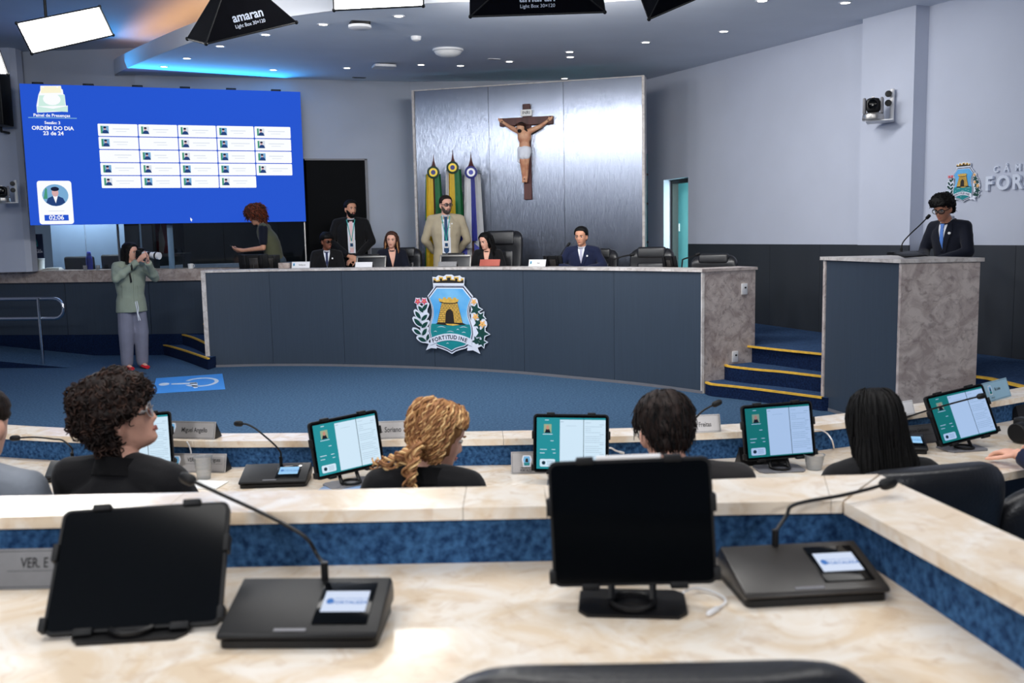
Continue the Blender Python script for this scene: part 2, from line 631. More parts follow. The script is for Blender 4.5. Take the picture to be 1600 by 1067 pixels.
# left column
cl = at(38, 300, y=13.5).x
bm = bmesh.new()
prism(bm, [(-9.4, 13.5), (cl - 0.06, 13.5), (cl, 13.56), (cl, 13.72), (-9.4, 13.72)], 1.262, 4.6)
struct('wall_left_column', bm, M['wall'])
# wainscot on the back wall and a strip of glazed opening beside the steel panel
bm = bmesh.new()
bw(bm, kx[1] + bd * 0.02, B2, PZ, WZ + 0.02, bn, -0.014, 0.0)
struct('wall_back_wainscot', bm, M['panel'])
g0, g1 = at(1010.5, 300, y=14.70), at(1020, 300, y=14.70)
bm = bmesh.new()
prism(bm, [(g0.x - 0.15, 14.69), (g1.x, 14.69), (g1.x, 14.715), (g0.x - 0.15, 14.715)], PZ, at(1015, 240, y=14.7).z)
w2 = struct('window_2', bm, M['tealdark'])
bm = bmesh.new()
for zz in (1.5, 2.1, 2.55):
    box(bm, (g0.x - 0.02, 14.685, zz), (0.3, 0.012, 0.03))
struct('window_rail', bm, M['ink'], w2)

# side and rear walls out of view
bm = bmesh.new(); prism(bm, [(-9.5, -5.5), (-9.3, -5.5), (-9.3, 14.3), (-9.5, 14.3)], 0, 4.6); struct('wall_left', bm, M['wall'])
bm = bmesh.new(); prism(bm, [(-9.5, -5.5), (9.6, -5.5), (9.6, -5.3), (-9.5, -5.3)], 0, 4.6); struct('wall_rear', bm, M['wall_back'])

# ceilings: lowered curved part with a fascia and cove, upper part beyond
arc = [at(px, py, plane=CPL) for px, py in ((183, 119), (190, 112), (255, 84), (335, 55), (400, 38), (460, 25.5), (560, 13), (650, 7), (735, 3))]
arc = catmull(arc[:] + [V((0.7, 9.15, 0)), V((2.0, 8.75, 0)), V((3.3, 8.0, 0)), V((4.6, 7.0, 0)), V((6.2, 5.6, 0))], 4)
arc2 = [p.to_2d() for p in arc]
bm = bmesh.new()
rim = [V((p.x, p.y)) for p in arc2]
poly = rim + [wr(8.2, -0.1), wr(-3.2, -0.1), V((2.3, 14.9)), V((-1.5, 14.88)), V((-5.45, 13.85))]
lo = [bm.verts.new((p.x, p.y, CZ(p.x, p.y))) for p in poly]
hi = [bm.verts.new((p.x, p.y, CZ(p.x, p.y) + 0.05)) for p in poly]
bm.faces.new(lo[::-1]); bm.faces.new(hi)
for i in range(len(poly)):
    j = (i + 1) % len(poly)
    bm.faces.new((lo[i], lo[j], hi[j], hi[i]))
struct('ceiling', bm, M['ceil'])
bm = bmesh.new()
A, B = offset_line(arc2, -0.03), arc2
vs = []
for a, b in zip(A, B):
    z = CZ(b.x, b.y)
    vs.append([bm.verts.new((q.x, q.y, zz)) for q, zz in ((a, z - 0.004), (b, z - 0.004), (b, z + 0.2), (a, z + 0.2))])
for p, q in zip(vs, vs[1:]):
    for k in range(4):
        bm.faces.new((p[k], q[k], q[(k + 1) % 4], p[(k + 1) % 4]))
struct('ceiling_fascia', bm, M['fascia'], None, True)
bm = bmesh.new()
prism(bm, [(-9.5, -5.5), (9.6, -5.5), (9.6, 15), (-9.5, 15)], UPZ, UPZ + 0.1)
struct('ceiling_upper', bm, M['ceil_up'])
# warm cove strip resting on the lowered ceiling behind the fascia
M['cove'] = emi('warm_cove_strip', (1.0, 0.46, 0.16, 1), 10)
bm = bmesh.new()
cv = [p for p in offset_line(arc2, 0.09)][5:20]
cw = [p for p in offset_line(arc2, 0.13)][5:20]
band(bm, cv, cw, CZ(-5, 13) + 0.06, CZ(-5, 13) + 0.085)
tag(obj('cove_light_strip', bm, M['cove']), 'warm light strip glowing in the curved ceiling cove', 'light strip')

# ================================================================== LEFT BOOTH: counter, glazing, dark room behind
e0, e1, e2 = V((-9.2, 14.15, 0)), V((-5.319, 13.567, 0)), V((-4.0, 13.45, 0))
def cline(d, x0=-9.2, x1=-4.0):
    pts = [V((-9.2, 14.15)), V((-6.6, 13.72)), V((-5.3, 13.57)), V((-4.1, 13.5)), V((-3.2, 13.6)), V((-2.6, 13.75))]
    return offset_line(pts, d)
bm = bmesh.new()
band(bm, cline(0), cline(0.3), 0.001, 0.31)
struct('booth_riser', bm, M['carpet_dark'])
bt = thing('booth_counter', 'long low counter with brown granite band and slate panels under the blue screen', 'counter', (0, 0, 0))
L0, L1 = cline(0.02), cline(0.1)
for i in range(5):
    bm = bmesh.new()
    a, b = L0[i], L0[i + 1]
    c, d = L1[i], L1[i + 1]
    k = 0.004 / (b - a).length
    band(bm, [a.lerp(b, k), b.lerp(a, k)], [c.lerp(d, k), d.lerp(c, k)], 0.31, 1.092)
    obj('front_panel', bm, M['panel'], bt, False)
full = cline(-0.03)
ful2 = cline(0.5)
def along(L, x):
    for a, b in zip(L, L[1:]):
        if a.x <= x <= b.x:
            return a.lerp(b, (x - a.x) / (b.x - a.x))
    return L[-1]
xs = [-9.0, at(38, 430, y=13.7).x, at(142, 430, y=13.6).x, at(345, 430, y=13.4).x, -2.6]
for a, b in zip(xs, xs[1:]):
    bm = bmesh.new()
    m_ = [x for x in [p.x for p in full] if a < x < b]
    pp = [a + 0.002] + m_ + [b - 0.002]
    band(bm, [along(full, x) for x in pp], [along(ful2, x) for x in pp], 1.09, 1.26)
    obj('granite_slab', bm, M['granite_band'], bt, False)

# booth glazing
GLa, GLb = V((-8.5, 14.16, 0)), V((-4.95, 13.86, 0))
gld = (GLb - GLa).normalized()
gln = V((gld.y, -gld.x, 0))
gn = lambda px: gln if px < 240 else bn
gy = lambda px: at(px, 380, plane=(GLa, gln) if px < 240 else (B1 + bn * 0.1, bn))
wn1 = struct('window_1', bmesh.new(), M['alu'])
M['bluepost'] = mat('pale_blue_post', rgb(130, 170, 205), 0.4, var=0.04)
def bpiece(bm, pa, pb, z0, z1, dep=0.03):
    bw(bm, gy(pa), gy(pb), z0, z1, gn(0.5 * (pa + pb)), 0, dep)
for pa, pb in ((41, 134), (134, 184), (184, 239.5), (240.5, 350), (350, 436), (436, 477)):
    bm = bmesh.new()
    bpiece(bm, pa + 0.5, pb - 0.5, 1.262, LZ - 0.01, 0.01)
    struct('window_pane', bm, M['glass'], wn1)
bm = bmesh.new()
bpiece(bm, 262, 271, 1.262, LZ, 0.05)
struct('window_post', bm, M['bluepost'], wn1)
bm = bmesh.new()
bpiece(bm, 184, 186, 1.262, LZ, 0.03)
bpiece(bm, 476, 478, 1.262, LZ, 0.03)
bpiece(bm, 41, 239, LZ - 0.03, LZ, 0.03)
bpiece(bm, 241, 478, LZ - 0.03, LZ, 0.03)
struct('window_frame', bm, M['alu'], wn1)
# dark glazed door beside the booth window
d2 = struct('door_2', bmesh.new(), M['black'])
bm = bmesh.new()
M['darkglass'] = mat('very_dark_glass', rgb(4, 6, 10), 0.5, var=0.2, vscale=2, spec=0.05)
bw(bm, kx[0] + bd * 0.02, kx[1] - bd * 0.03, PZ, LZ - 0.02, bn, 0.02, 0.05)
struct('door_leaf', bm, M['darkglass'], d2)
bm = bmesh.new()
bw(bm, kx[1] - bd * 0.035, kx[1] + bd * 0.005, PZ, LZ, bn, -0.02, 0.05)
bw(bm, kx[0], kx[1], LZ - 0.025, LZ, bn, -0.02, 0.05)
struct('door_frame', bm, M['greyplastic'], d2)
# booth interior
M['boothblue'] = mat('pale_blue_booth_wall', rgb(168, 194, 226), 0.6, var=0.03, vscale=2)
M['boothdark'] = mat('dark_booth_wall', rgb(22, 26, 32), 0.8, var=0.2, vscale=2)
bm = bmesh.new()
bw(bm, gy(44) , gy(188), 1.262, LZ + 0.1, gln, 0.62, 0.68)
struct('wall_booth_blue', bm, M['boothblue'])
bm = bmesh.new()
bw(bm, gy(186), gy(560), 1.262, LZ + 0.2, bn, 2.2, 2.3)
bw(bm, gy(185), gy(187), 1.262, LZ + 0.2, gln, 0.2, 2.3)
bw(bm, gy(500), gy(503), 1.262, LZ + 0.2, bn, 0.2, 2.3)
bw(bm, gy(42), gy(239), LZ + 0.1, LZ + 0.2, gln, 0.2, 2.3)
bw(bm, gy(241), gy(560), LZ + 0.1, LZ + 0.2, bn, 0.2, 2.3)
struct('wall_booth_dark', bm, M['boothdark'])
p = gy(110) - gln * 0.3
area_light('booth_lamp', (p.x, p.y, LZ - 0.05), (p.x, p.y + 0.25, 1.3), 1.2, 0.2, 60, (0.9, 0.96, 1.0))
p = gy(230) - gln * 1.2
area_light('booth_lamp', (p.x, p.y, LZ - 0.05), (p.x, p.y + 0.25, 1.3), 0.3, 0.3, 10, (0.9, 0.96, 1.0))

# ramp at far left; its shade is painted in as a darker side
bm = bmesh.new()
vs = [bm.verts.new(p) for p in ((-5.95, 12.35, 0.001), (-9.2, 12.75, 0.001), (-9.2, 12.75, 0.3), (-5.95, 13.5, 0.001), (-9.2, 14.1, 0.001), (-9.2, 14.1, 0.3))]
for k_, f in enumerate(((0, 1, 2), (3, 5, 4), (0, 2, 5, 3), (1, 4, 5, 2), (0, 3, 4, 1))):
    bm.faces.new([vs[i] for i in f]).material_index = 1 if k_ == 2 else 0
struct('access_ramp', bm, [M['carpet_dark'], M['carpet']])

# ================================================================== STEPS
def nosing(bm, pts, z):
    L = catmull([V((p[0], p[1], 0)) for p in pts], 5)
    A = [p.to_2d() for p in L]
    c = V((0, 0))
    band(bm, offset_line(A, -0.006), offset_line(A, 0.03), z - 0.012, z + 0.006)
def stair(name, label, lines, heights, back, flip=1):
    t = thing(name, label, 'stairs')
    for ln, h in zip(lines, heights):
        L = [p.to_2d() for p in catmull([V((p[0], p[1], 0)) for p in ln], 5)]
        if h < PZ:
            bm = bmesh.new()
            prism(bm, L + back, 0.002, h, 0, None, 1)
            obj('step', bm, [M['carpet_dark'], M['carpet_lit_top']], t, False)
        bm = bmesh.new()
        band(bm, offset_line(L, -0.004 * flip), offset_line(L, 0.03 * flip), h - 0.012, h + 0.006)
        obj('nosing', bm, M['nosing'], t, False)
    return t
h1, h2 = 0.125, 0.275
n1 = [at(px, py, z=h1) for px, py in ((1102, 597), (1112, 600), (1150, 604), (1200, 610), (1284, 621))]
n2 = [at(px, py, z=h2) for px, py in ((1131, 569), (1138, 572), (1180, 577), (1225, 581), (1284, 588))]
n3 = [at(px, py, z=PZ) for px, py in ((1153, 538), (1162, 540), (1210, 545.5), (1284, 553))]
stair('staircase', 'blue carpeted steps with yellow nosings between the big desk and the podium', [n1, n2, n3], [h1, h2, PZ], [V((3.3, 8.2)), V((3.0, 9.2)), V((2.5, 9.75)), V((2.06, 9.52))])
m1 = [at(px, py, z=0.15) for px, py in ((240, 536), (265, 541), (292, 549), (324, 560))]
m2 = [at(px, py, z=0.3) for px, py in ((274, 520), (300, 527), (324, 538))]
m3 = [at(px, py, z=PZ) for px, py in ((305, 502), (324, 508))]
stair('staircase', 'blue carpeted steps with yellow nosings at the left end of the big desk', [m1, m2, m3], [0.15, 0.3, PZ],
      [V((-3.9, 12.15)), V((-3.9, 13.0)), V((-4.6, 13.55))])
bm = bmesh.new()
L = [V((3.70, 7.45)), V((3.78, 7.3)), V((3.9, 6.2)), V((4.05, 4.4))]
band(bm, offset_line(L, -0.004), offset_line(L, 0.035), PZ - 0.012, PZ + 0.006)
struct('trim_1', bm, M['nosing'])

# ================================================================== BIG CURVED DESK
DT = 1.275
dk = thing('curved_dais_desk', 'long curved slate desk with pale marble top and a coat of arms on its front', 'desk')
n = len(dais2)
cutsi = [0, 6, 12, 19, 26, 33, n - 1]
for a, b in zip(cutsi, cutsi[1:]):
    L = dais2[a:b + 1]
    L = [L[0].lerp(L[1], 0.012)] + L[1:-1] + [L[-1].lerp(L[-2], 0.012)]
    bm = bmesh.new()
    band(bm, L, offset_line(L, 0.03), 0.03, DT - 0.03)
    obj('front_panel', bm, M['panel'], dk, True, 20)
bm = bmesh.new()
band(bm, offset_line(dais2, -0.012), offset_line(dais2, 0.03), 0.001, 0.03)
obj('base_strip', bm, M['greyplastic'], dk, True, 20)
bm = bmesh.new()
band(bm, offset_line(dais2, -0.02), offset_line(dais2, 0.3), DT - 0.03, DT)
obj('marble_top', bm, M['marble_edge'], dk, True, 20)
bm = bmesh.new()
band(bm, offset_line(dais2, 0.26), offset_line(dais2, 0.3), 1.1, DT - 0.03)
band(bm, offset_line(dais2, 0.26), offset_line(dais2, 0.82), 1.07, 1.1)
obj('work_surface', bm, M['granite'], dk, True, 20)
# end panel in granite
c0 = V((1.946, 9.395))
c1 = at(1180.5, 417, z=DT).to_2d()
ed = (c1 - c0).normalized()
en = V((-ed.y, ed.x))
bm = bmesh.new()
prism(bm, [c0 - ed * 0.005, c1, c1 + en * 0.05, c0 + en * 0.05 - ed * 0.005], 0.002, DT - 0.03)
obj('end_panel', bm, M['granite'], dk, False)
bm = bmesh.new()
prism(bm, [c0 - ed * 0.022 - en * 0.012, c1 + ed * 0.02 - en * 0.012, c1 + en * 0.3 + ed * 0.02, c0 + en * 0.3 + ed * 0.1], DT - 0.028, DT + 0.001)
obj('end_top', bm, M['granite'], dk, False)
bm = bmesh.new()
prism(bm, [c0 - ed * 0.012, c0 + ed * 0.012 - en * 0.006, c0 + ed * 0.012 + en * 0.02, c0 - ed * 0.012 + en * 0.02], 0.002, DT - 0.03)
obj('corner_strip', bm, M['marble_edge'], dk, False)
bm = bmesh.new()
q = dais2[0]
d = (dais2[1] - dais2[0]).normalized()
nn = V((-d.y, d.x))
prism(bm, [q - d * 0.045 - nn * 0.015, q + d * 0.012 - nn * 0.015, q + nn * 0.3, q - d * 0.045 + nn * 0.3], 0.1, DT - 0.002)
obj('left_edge_strip', bm, M['marble_edge'], dk, False)
# two socket plates on the end panel
def socket(px, py, label):
    pl = (V((c0.x, c0.y, 0)), V((-en.x, -en.y, 0)))
    p = at(px, py, plane=pl)
    ang = math.atan2(ed.y, ed.x)
    t = thing('socket_plate', label, 'socket', p, ang)
    bm = bmesh.new(); box(bm, (0, -0.006, 0), (0.075, 0.012, 0.115), None, 0.003); obj('plate', bm, M['white'], t)
    bm = bmesh.new(); box(bm, (0.008, -0.013, 0.015), (0.022, 0.004, 0.016)); obj('socket', bm, M['ink'], t)
socket(1162.5, 451.5, 'white socket plate high on the granite end of the big desk')
socket(1148, 557, 'white socket plate low on the granite end panel beside the steps')

# ================================================================== PODIUM
PT = 1.405
pn = at(1409, 405, z=PT)
pl_ = at(1286.5, 401, z=PT)
pr_ = at(1532, 402.5, z=PT)
A, B, C_ = V((pn.x, pn.y)), V((pl_.x, pl_.y)), V((pr_.x, pr_.y))
u, w = (B - A).normalized(), (C_ - A)
lu = (B - A).length
pd = thing('podium', 'tall speaker podium with slate front, granite side and pale top', 'podium')
Q = lambda a, b: A + u * a + w.normalized() * b
lw = w.length
bm = bmesh.new(); prism(bm, [Q(-0.02, -0.02), Q(lu + 0.02, -0.02), Q(lu + 0.02, lw), Q(-0.02, lw + 0.02)], PT - 0.03, PT); obj('top', bm, M['marble_edge'], pd, False)
bm = bmesh.new(); prism(bm, [Q(0.03, 0.012), Q(lu - 0.035, 0.012), Q(lu - 0.035, 0.04), Q(0.03, 0.04)], 0.002, PT - 0.03); obj('front_panel', bm, M['panel'], pd, False)
bm = bmesh.new(); prism(bm, [Q(0, 0), Q(0.03, 0), Q(0.03, lw), Q(0, lw)], 0.002, PT - 0.03); obj('side_panel', bm, M['granite'], pd, False)
bm = bmesh.new(); prism(bm, [Q(lu - 0.035, 0), Q(lu, 0), Q(lu, lw), Q(lu - 0.035, lw)], 0.1, PT - 0.03); obj('side_panel', bm, M['granite'], pd, False)
bm = bmesh.new(); prism(bm, [Q(0.03, 0.008), Q(lu, 0.008), Q(lu, 0.04), Q(0.03, 0.04)], 0.002, 0.03); obj('base_strip', bm, M['greyplastic'], pd, False)
print('PODIUM', A, B, C_, lu, lw)

# ================================================================== STEEL BACKDROP
SL, SR = at(652, 300, y=13.75), at(1003.5, 300, y=12.85)
sd = (SR - SL); sd.z = 0; sd.normalize()
sn = V((sd.y, -sd.x, 0))
SPL = (V((SL.x, SL.y, 0)), sn)
ztop = lambda px, py: at(px, py, plane=SPL).z
z1, z2 = ztop(649, 142), ztop(1003, 117)
SZ = 0.5 * (z1 + z2)
print('STEEL', SL, SR, z1, z2)
st = thing('steel_backdrop', 'tall brushed steel backdrop wall with pale edges behind the big desk', 'backdrop')
xs = [0.0] + [(at(px, 300, plane=SPL) - SL).dot(sd) for px in (766, 882)] + [(SR - SL).length]
for a, b in zip(xs, xs[1:]):
    bm = bmesh.new()
    p, q = SL + sd * (a + 0.003), SL + sd * (b - 0.003)
    prism(bm, [(p.x, p.y), (q.x, q.y), (q.x - sn.x * 0.05, q.y - sn.y * 0.05), (p.x - sn.x * 0.05, p.y - sn.y * 0.05)], PZ, SZ - 0.012)
    obj('steel_panel', bm, M['steel'], st, False)
bm = bmesh.new()
for s, a in ((-1, 0.0), (1, xs[-1])):
    p = SL + sd * a
    q = p + sd * (0.035 * s)
    if s < 0:
        p, q = q, p
    prism(bm, [(p.x + sn.x * 0.02, p.y + sn.y * 0.02), (q.x + sn.x * 0.02, q.y + sn.y * 0.02), (q.x - sn.x * 0.16, q.y - sn.y * 0.16), (p.x - sn.x * 0.16, p.y - sn.y * 0.16)], PZ, SZ)
    obj('edge_post', bm, M['marble_edge'], st, False)
    bm = bmesh.new()
p, q = SL, SR
prism(bm, [(p.x + sn.x * 0.01, p.y + sn.y * 0.01), (q.x + sn.x * 0.01, q.y + sn.y * 0.01), (q.x - sn.x * 0.16, q.y - sn.y * 0.16), (p.x - sn.x * 0.16, p.y - sn.y * 0.16)], SZ - 0.012, SZ)
obj('top_edge', bm, M['marble_edge'], st, False)

# ================================================================== ROW DESKS
def cut_line(L, a, b):
    """part of a 2-D polyline between two arc lengths"""
    out, s = [], 0.0
    for p, q in zip(L, L[1:]):
        l = (q - p).length
        if s + l > a and not out:
            out.append(p.lerp(q, max(0, (a - s) / l)))
        if s + l >= b:
            out.append(p.lerp(q, (b - s) / l))
            return out
        if out:
            out.append(q)
        s += l
    return out
def llen(L):
    return sum((q - p).length for p, q in zip(L, L[1:]))

def row_desk(label, base, top, cap, near_depth, joints, floorz):
    """base runs left to right; beyond it (left normal) lies the raised ledge"""
    t = thing('row_desk', label, 'desk')
    bm = bmesh.new(); band(bm, base, offset_line(base, 0.03), top - 0.03, cap - 0.026); obj('carpet_face', bm, M['carpet_desk'], t, True, 25)
    bm = bmesh.new(); band(bm, offset_line(base, -near_depth), offset_line(base, 0.02), top - 0.03, top); obj('desktop', bm, M['marble'], t, True, 25)
    bm = bmesh.new(); band(bm, offset_line(base, 0.07), offset_line(base, 0.1), floorz + 0.001, cap - 0.026); obj('front_panel', bm, M['panel'], t, True, 25)
    A, B = offset_line(base, -0.022), offset_line(base, 0.128)
    la, lb = llen(A), llen(B)
    fr = [0] + joints + [1]
    for f0, f1 in zip(fr, fr[1:]):
        bm = bmesh.new()
        a = cut_line(A, f0 * la + 0.0008, f1 * la - 0.0008)
        b = cut_line(B, f0 * lb + 0.0008, f1 * lb - 0.0008)
        N = 12
        ra = [cut_line(a, 0, llen(a) * k / N)[-1] if k else a[0] for k in range(N + 1)]
        rb = [cut_line(b, 0, llen(b) * k / N)[-1] if k else b[0] for k in range(N + 1)]
        band(bm, ra, rb, cap - 0.026, cap)
        obj('marble_cap', bm, M['marble'], t, True, 25)
    return t

D1T, D1C = 0.743, 0.855
base1 = [p.to_2d() for p in catmull([V((x, y, 0)) for x, y in ((-3.9, 4.75), (-3.1, 4.3), (-2.2, 3.95), (-1.4, 3.735), (-1.05, 3.69), (-0.06, 3.64), (0.8, 3.67), (1.28, 3.785), (1.92, 4.08), (2.42, 4.34), (3.4, 4.95))], 5)]
row_desk('far curved row desk with beige marble ledge where the people with screens sit', base1, D1T, D1C, 0.6, [0.2, 0.36, 0.52, 0.68, 0.84], 0)
D2T, D2C = 1.03, 1.145
# near row: two straight legs meeting at a mitred corner
nx, ny = 0.655, 1.738
m2 = thing('row_desk', 'near angled row desk with beige marble top and blue carpet strip, right up front', 'desk')
cN, cF2 = V((0.622, 1.716)), V((0.765, 1.903))
endN, endF = V((0.885, 0.15)), V((1.035, 0.2))
bm = bmesh.new()
prism(bm, [(-2.6, 1.12), (0.3, 1.12), (0.45, 0.9), (0.52, 0.15), (0.885, 0.15), (0.672, 1.75), (-2.6, 1.745)], D2T - 0.03, D2T)
obj('desktop', bm, M['marble'], m2, False)
bm = bmesh.new()
prism(bm, [(-2.6, 1.738), (0.655, 1.738), (0.87, 0.15), (0.9, 0.15), (0.684, 1.768), (-2.6, 1.768)], D2T - 0.02, D2C - 0.024)
obj('carpet_face', bm, M['carpet_desk'], m2, False)
bm = bmesh.new()
prism(bm, [(-2.6, 1.80), (0.71, 1.83), (0.94, 0.15), (0.97, 0.15), (0.735, 1.86), (-2.6, 1.83)], 0.002, D2C - 0.024)
obj('front_panel', bm, M['panel'], m2, False)
xs = [-2.6, -1.4, -0.815, -0.68, -0.1, 0.06]
caps = [[(a + 0.0006, 1.72), (b - 0.0006, 1.72), (b - 0.0006, 1.868), (a + 0.0006, 1.868)] for a, b in zip(xs, xs[1:])]
xm = 0.565
caps.append([(0.0606, 1.72), (0.6, 1.717), (0.648, 1.9), (0.0606, 1.868)])
caps.append([(0.6012, 1.717), tuple(cN), tuple(cF2), (0.6492, 1.9)])
k1 = cN.lerp(endN, 0.004); k2 = cF2.lerp(endF, 0.004)
caps.append([tuple(k1), tuple(cN.lerp(endN, 0.55)), tuple(cF2.lerp(endF, 0.55)), tuple(k2)])
caps.append([tuple(cN.lerp(endN, 0.551)), tuple(endN), tuple(endF), tuple(cF2.lerp(endF, 0.551))])
for c in caps:
    bm = bmesh.new()
    prism(bm, c, D2C - 0.024, D2C)
    obj('marble_cap', bm, M['marble'], m2, False)

# ================================================================== TABLETS ON STANDS
M['ui_teal'] = emi('screen_teal', rgb(36, 140, 150), 1.0)
M['ui_white'] = emi('screen_white', rgb(205, 228, 244), 1.0)
M['ui_line'] = emi('screen_grey_line', rgb(150, 175, 195), 1.0)
M['ui_dark'] = emi('screen_dark', rgb(20, 50, 66), 1.0)
M['ui_face'] = emi('screen_photo_skin', rgb(190, 140, 120), 1.0)
M['ui_suit'] = emi('screen_photo_suit', rgb(24, 26, 40), 1.0)
M['ui_flag'] = emi('screen_photo_backdrop', rgb(150, 170, 140), 1.0)
UI = ['ui_teal', 'ui_white', 'ui_line', 'ui_dark', 'ui_face', 'ui_suit', 'ui_flag']
TW, TH = 0.268, 0.204

def quad(bm, x0, x1, y0, y1, z, mi):
    face(bm, [(x0, y0, z), (x1, y0, z), (x1, y1, z), (x0, y1, z)], mi)

def ui_mesh():
    """content of the voting screen, flat, in the plane of the display"""
    bm = bmesh.new()
    w, h = 0.252, 0.188
    x0, y0 = -w / 2, -h / 2
    e = 0.0004
    a = x0 + 0.085
    c = x0 + 0.172
    quad(bm, x0, a, y0, y0 + h, 0, 0)
    quad(bm, a, c - 0.001, y0 + 0.004, y0 + h - 0.007, 0, 1)
    quad(bm, c + 0.001, x0 + w, y0 + 0.004, y0 + h - 0.007, 0, 1)
    quad(bm, c - 0.001, c + 0.001, y0, y0 + h, 0, 3)
    quad(bm, a, x0 + w, y0, y0 + 0.004, 0, 0)
    quad(bm, a, x0 + w, y0 + h - 0.007, y0 + h, 0, 0)
    px, py = x0 + 0.026, y0 + h - 0.056
    quad(bm, px, px + 0.028, py, py + 0.032, e, 6)
    face(bm, [(px + 0.003, py, 2 * e), (px + 0.025, py, 2 * e), (px + 0.02, py + 0.014, 2 * e), (px + 0.008, py + 0.014, 2 * e)], 5)
    face(bm, [(px + 0.014 + 0.006 * math.cos(q), py + 0.02 + 0.008 * math.sin(q), 3 * e) for q in [k * PI / 5 for k in range(10)]], 4)
    for y_, x_, l_ in ((py - 0.006, 0.022, 0.036), (py - 0.03, 0.05, 0.012), (py - 0.062, 0.012, 0.026), (py - 0.075, 0.012, 0.018), (py - 0.062, 0.055, 0.014), (py + 0.046, 0.03, 0.014), (py - 0.075, 0.06, 0.01)):
        quad(bm, x0 + x_, x0 + x_ + l_, y0 + 0 + y_ - y0, y_ + 0.0022, e, 1)
    bx = rrect(0.056, 0.028, 0.005)
    face(bm, [(x0 + 0.04 + p[0], y0 + 0.022 + p[1], e) for p in bx], 1)
    face(bm, [(x0 + 0.026 + 0.007 * math.cos(q), y0 + 0.022 + 0.007 * math.sin(q), 2 * e) for q in [k * PI / 6 for k in range(12)]], 3)
    for k in range(3):
        quad(bm, x0 + 0.038, x0 + 0.06, y0 + 0.015 + k * 0.006, y0 + 0.017 + k * 0.006, 2 * e, 2)
    rr = random.Random(3)
    for k in range(22):
        y_ = y0 + h - 0.018 - k * 0.0072
        l_ = 0.05 + 0.02 * rr.random() if rr.random() > 0.25 else 0.02
        if k % 5 == 1:
            quad(bm, x0 + w - 0.022, x0 + w - 0.006, y_, y_ + 0.0014, e, 2)
            continue
        quad(bm, c + 0.006, c + 0.006 + l_, y_, y_ + 0.0011, e, 2)
    quad(bm, a + 0.003, a + 0.014, y0 + h - 0.016, y0 + h - 0.014, e, 2)
    quad(bm, a + 0.022, a + 0.06, y0 + h - 0.03, y0 + h - 0.0292, e, 2)
    return finish(bm, 'display', [M[k] for k in UI], False)
UIM = ui_mesh()
# dimmer copy of the interface for the two screens on the right
for k in UI:
    M[k + '_b'] = emi(k + '_dim', tuple(v * f for v, f in zip(M[k].node_tree.nodes['Principled BSDF'].inputs['Emission Color'].default_value[:3], (0.6, 0.66, 0.85) if k != 'ui_teal' else (0.3, 0.55, 0.5))) + (1,), 1.0)
UIM2 = UIM.copy()
for i, k in enumerate(UI):
    UIM2.materials[i] = M[k + '_b']

def tablet(label, foot, rz, hc, tilt, roll=0.0, screen=None, back_out=0.05, stylus=False, gap=0.0):
    """stand foot on the desk at foot; screen centre hc above it; the screen faces local -y"""
    t = thing('tablet', label, 'tablet', foot, rz, 'tablets on stands along the row desks')
    bm = bmesh.new()
    prism(bm, [(-0.075, -0.05), (0.075, -0.05), (0.09, -0.03), (0.09, 0.05), (0.075, 0.065), (-0.075, 0.065), (-0.09, 0.05), (-0.09, -0.03)], 0.001, 0.006)
    obj('stand_foot', bm, M['greyplastic'] if screen else M['black'], t, False)
    bm = bmesh.new()
    tube(bm, [(0.036 * math.cos(k * PI / 9), 0.036 * math.sin(k * PI / 9) - 0.005, 0.012) for k in range(19)], 0.005, 6)
    obj('stand_ring', bm, M['black'], t)
    cc = V((0, back_out, hc))
    rot = Matrix.Rotation(R(tilt), 4, 'X') @ Matrix.Rotation(roll, 4, 'Y')
    mt = Matrix.Translation(cc) @ rot
    for s in (-0.035, 0.035):
        bm = bmesh.new()
        tube(bm, [(s, 0.0, 0.012), (s, back_out + 0.03, hc * 0.5), tuple(mt @ V((s, 0.016, -0.02)))], 0.007, 6)
        obj('stand_arm', bm, M['black'], t)
    bm = bmesh.new()
    pr = rrect(TW + 0.010, TH + 0.010, 0.014, 4)
    prism(bm, pr, -0.010, 0.005, 0, mt @ Matrix.Rotation(PI / 2, 4, 'X'))
    ca = obj('case', bm, M['black_case'], t, True, 50)
    bm = bmesh.new()
    prism(bm, rrect(TW, TH, 0.012, 4), 0.005, 0.0066, 0, mt @ Matrix.Rotation(PI / 2, 4, 'X'))
    obj('screen_glass', bm, M['blackgloss'], t, False)
    hw, hh = TW / 2 + 0.005, TH / 2 + 0.005
    for x, z, sx, sz in ((-0.075, hh, 0.03, 0.012), (0.075, hh, 0.03, 0.012), (-0.075, -hh, 0.03, 0.012), (0.075, -hh, 0.03, 0.012), (-hw, 0.03, 0.01, 0.03), (hw, 0.03, 0.01, 0.03), (-hw, -0.09, 0.012, 0.022), (hw, -0.09, 0.012, 0.022)):
        bm = bmesh.new()
        box(bm, mt @ V((x, 0.0, z)), (sx, 0.024, sz), rot.to_3x3(), 0.002)
        obj('clip', bm, M['black_case'], t)
    if screen:
        o = obj('display', screen, None, t)
        o.matrix_local = mt @ Matrix.Rotation(PI / 2, 4, 'X') @ Matrix.Translation((0, 0, 0.0072))
    if stylus:
        bm = bmesh.new()
        tube(bm, [mt @ V((-0.055, -0.002, hh + 0.004)), mt @ V((0.055, -0.002, hh + 0.004))], 0.0042, 8)
        obj('stylus', bm, M['white'], t)
    return t

def yaw_to(p, extra=0.0):
    """rotation that turns local -y toward the camera"""
    return math.atan2(-p.x, p.y) * -1 + extra if False else math.atan2(p.x, -(-p.y)) * -1 + extra

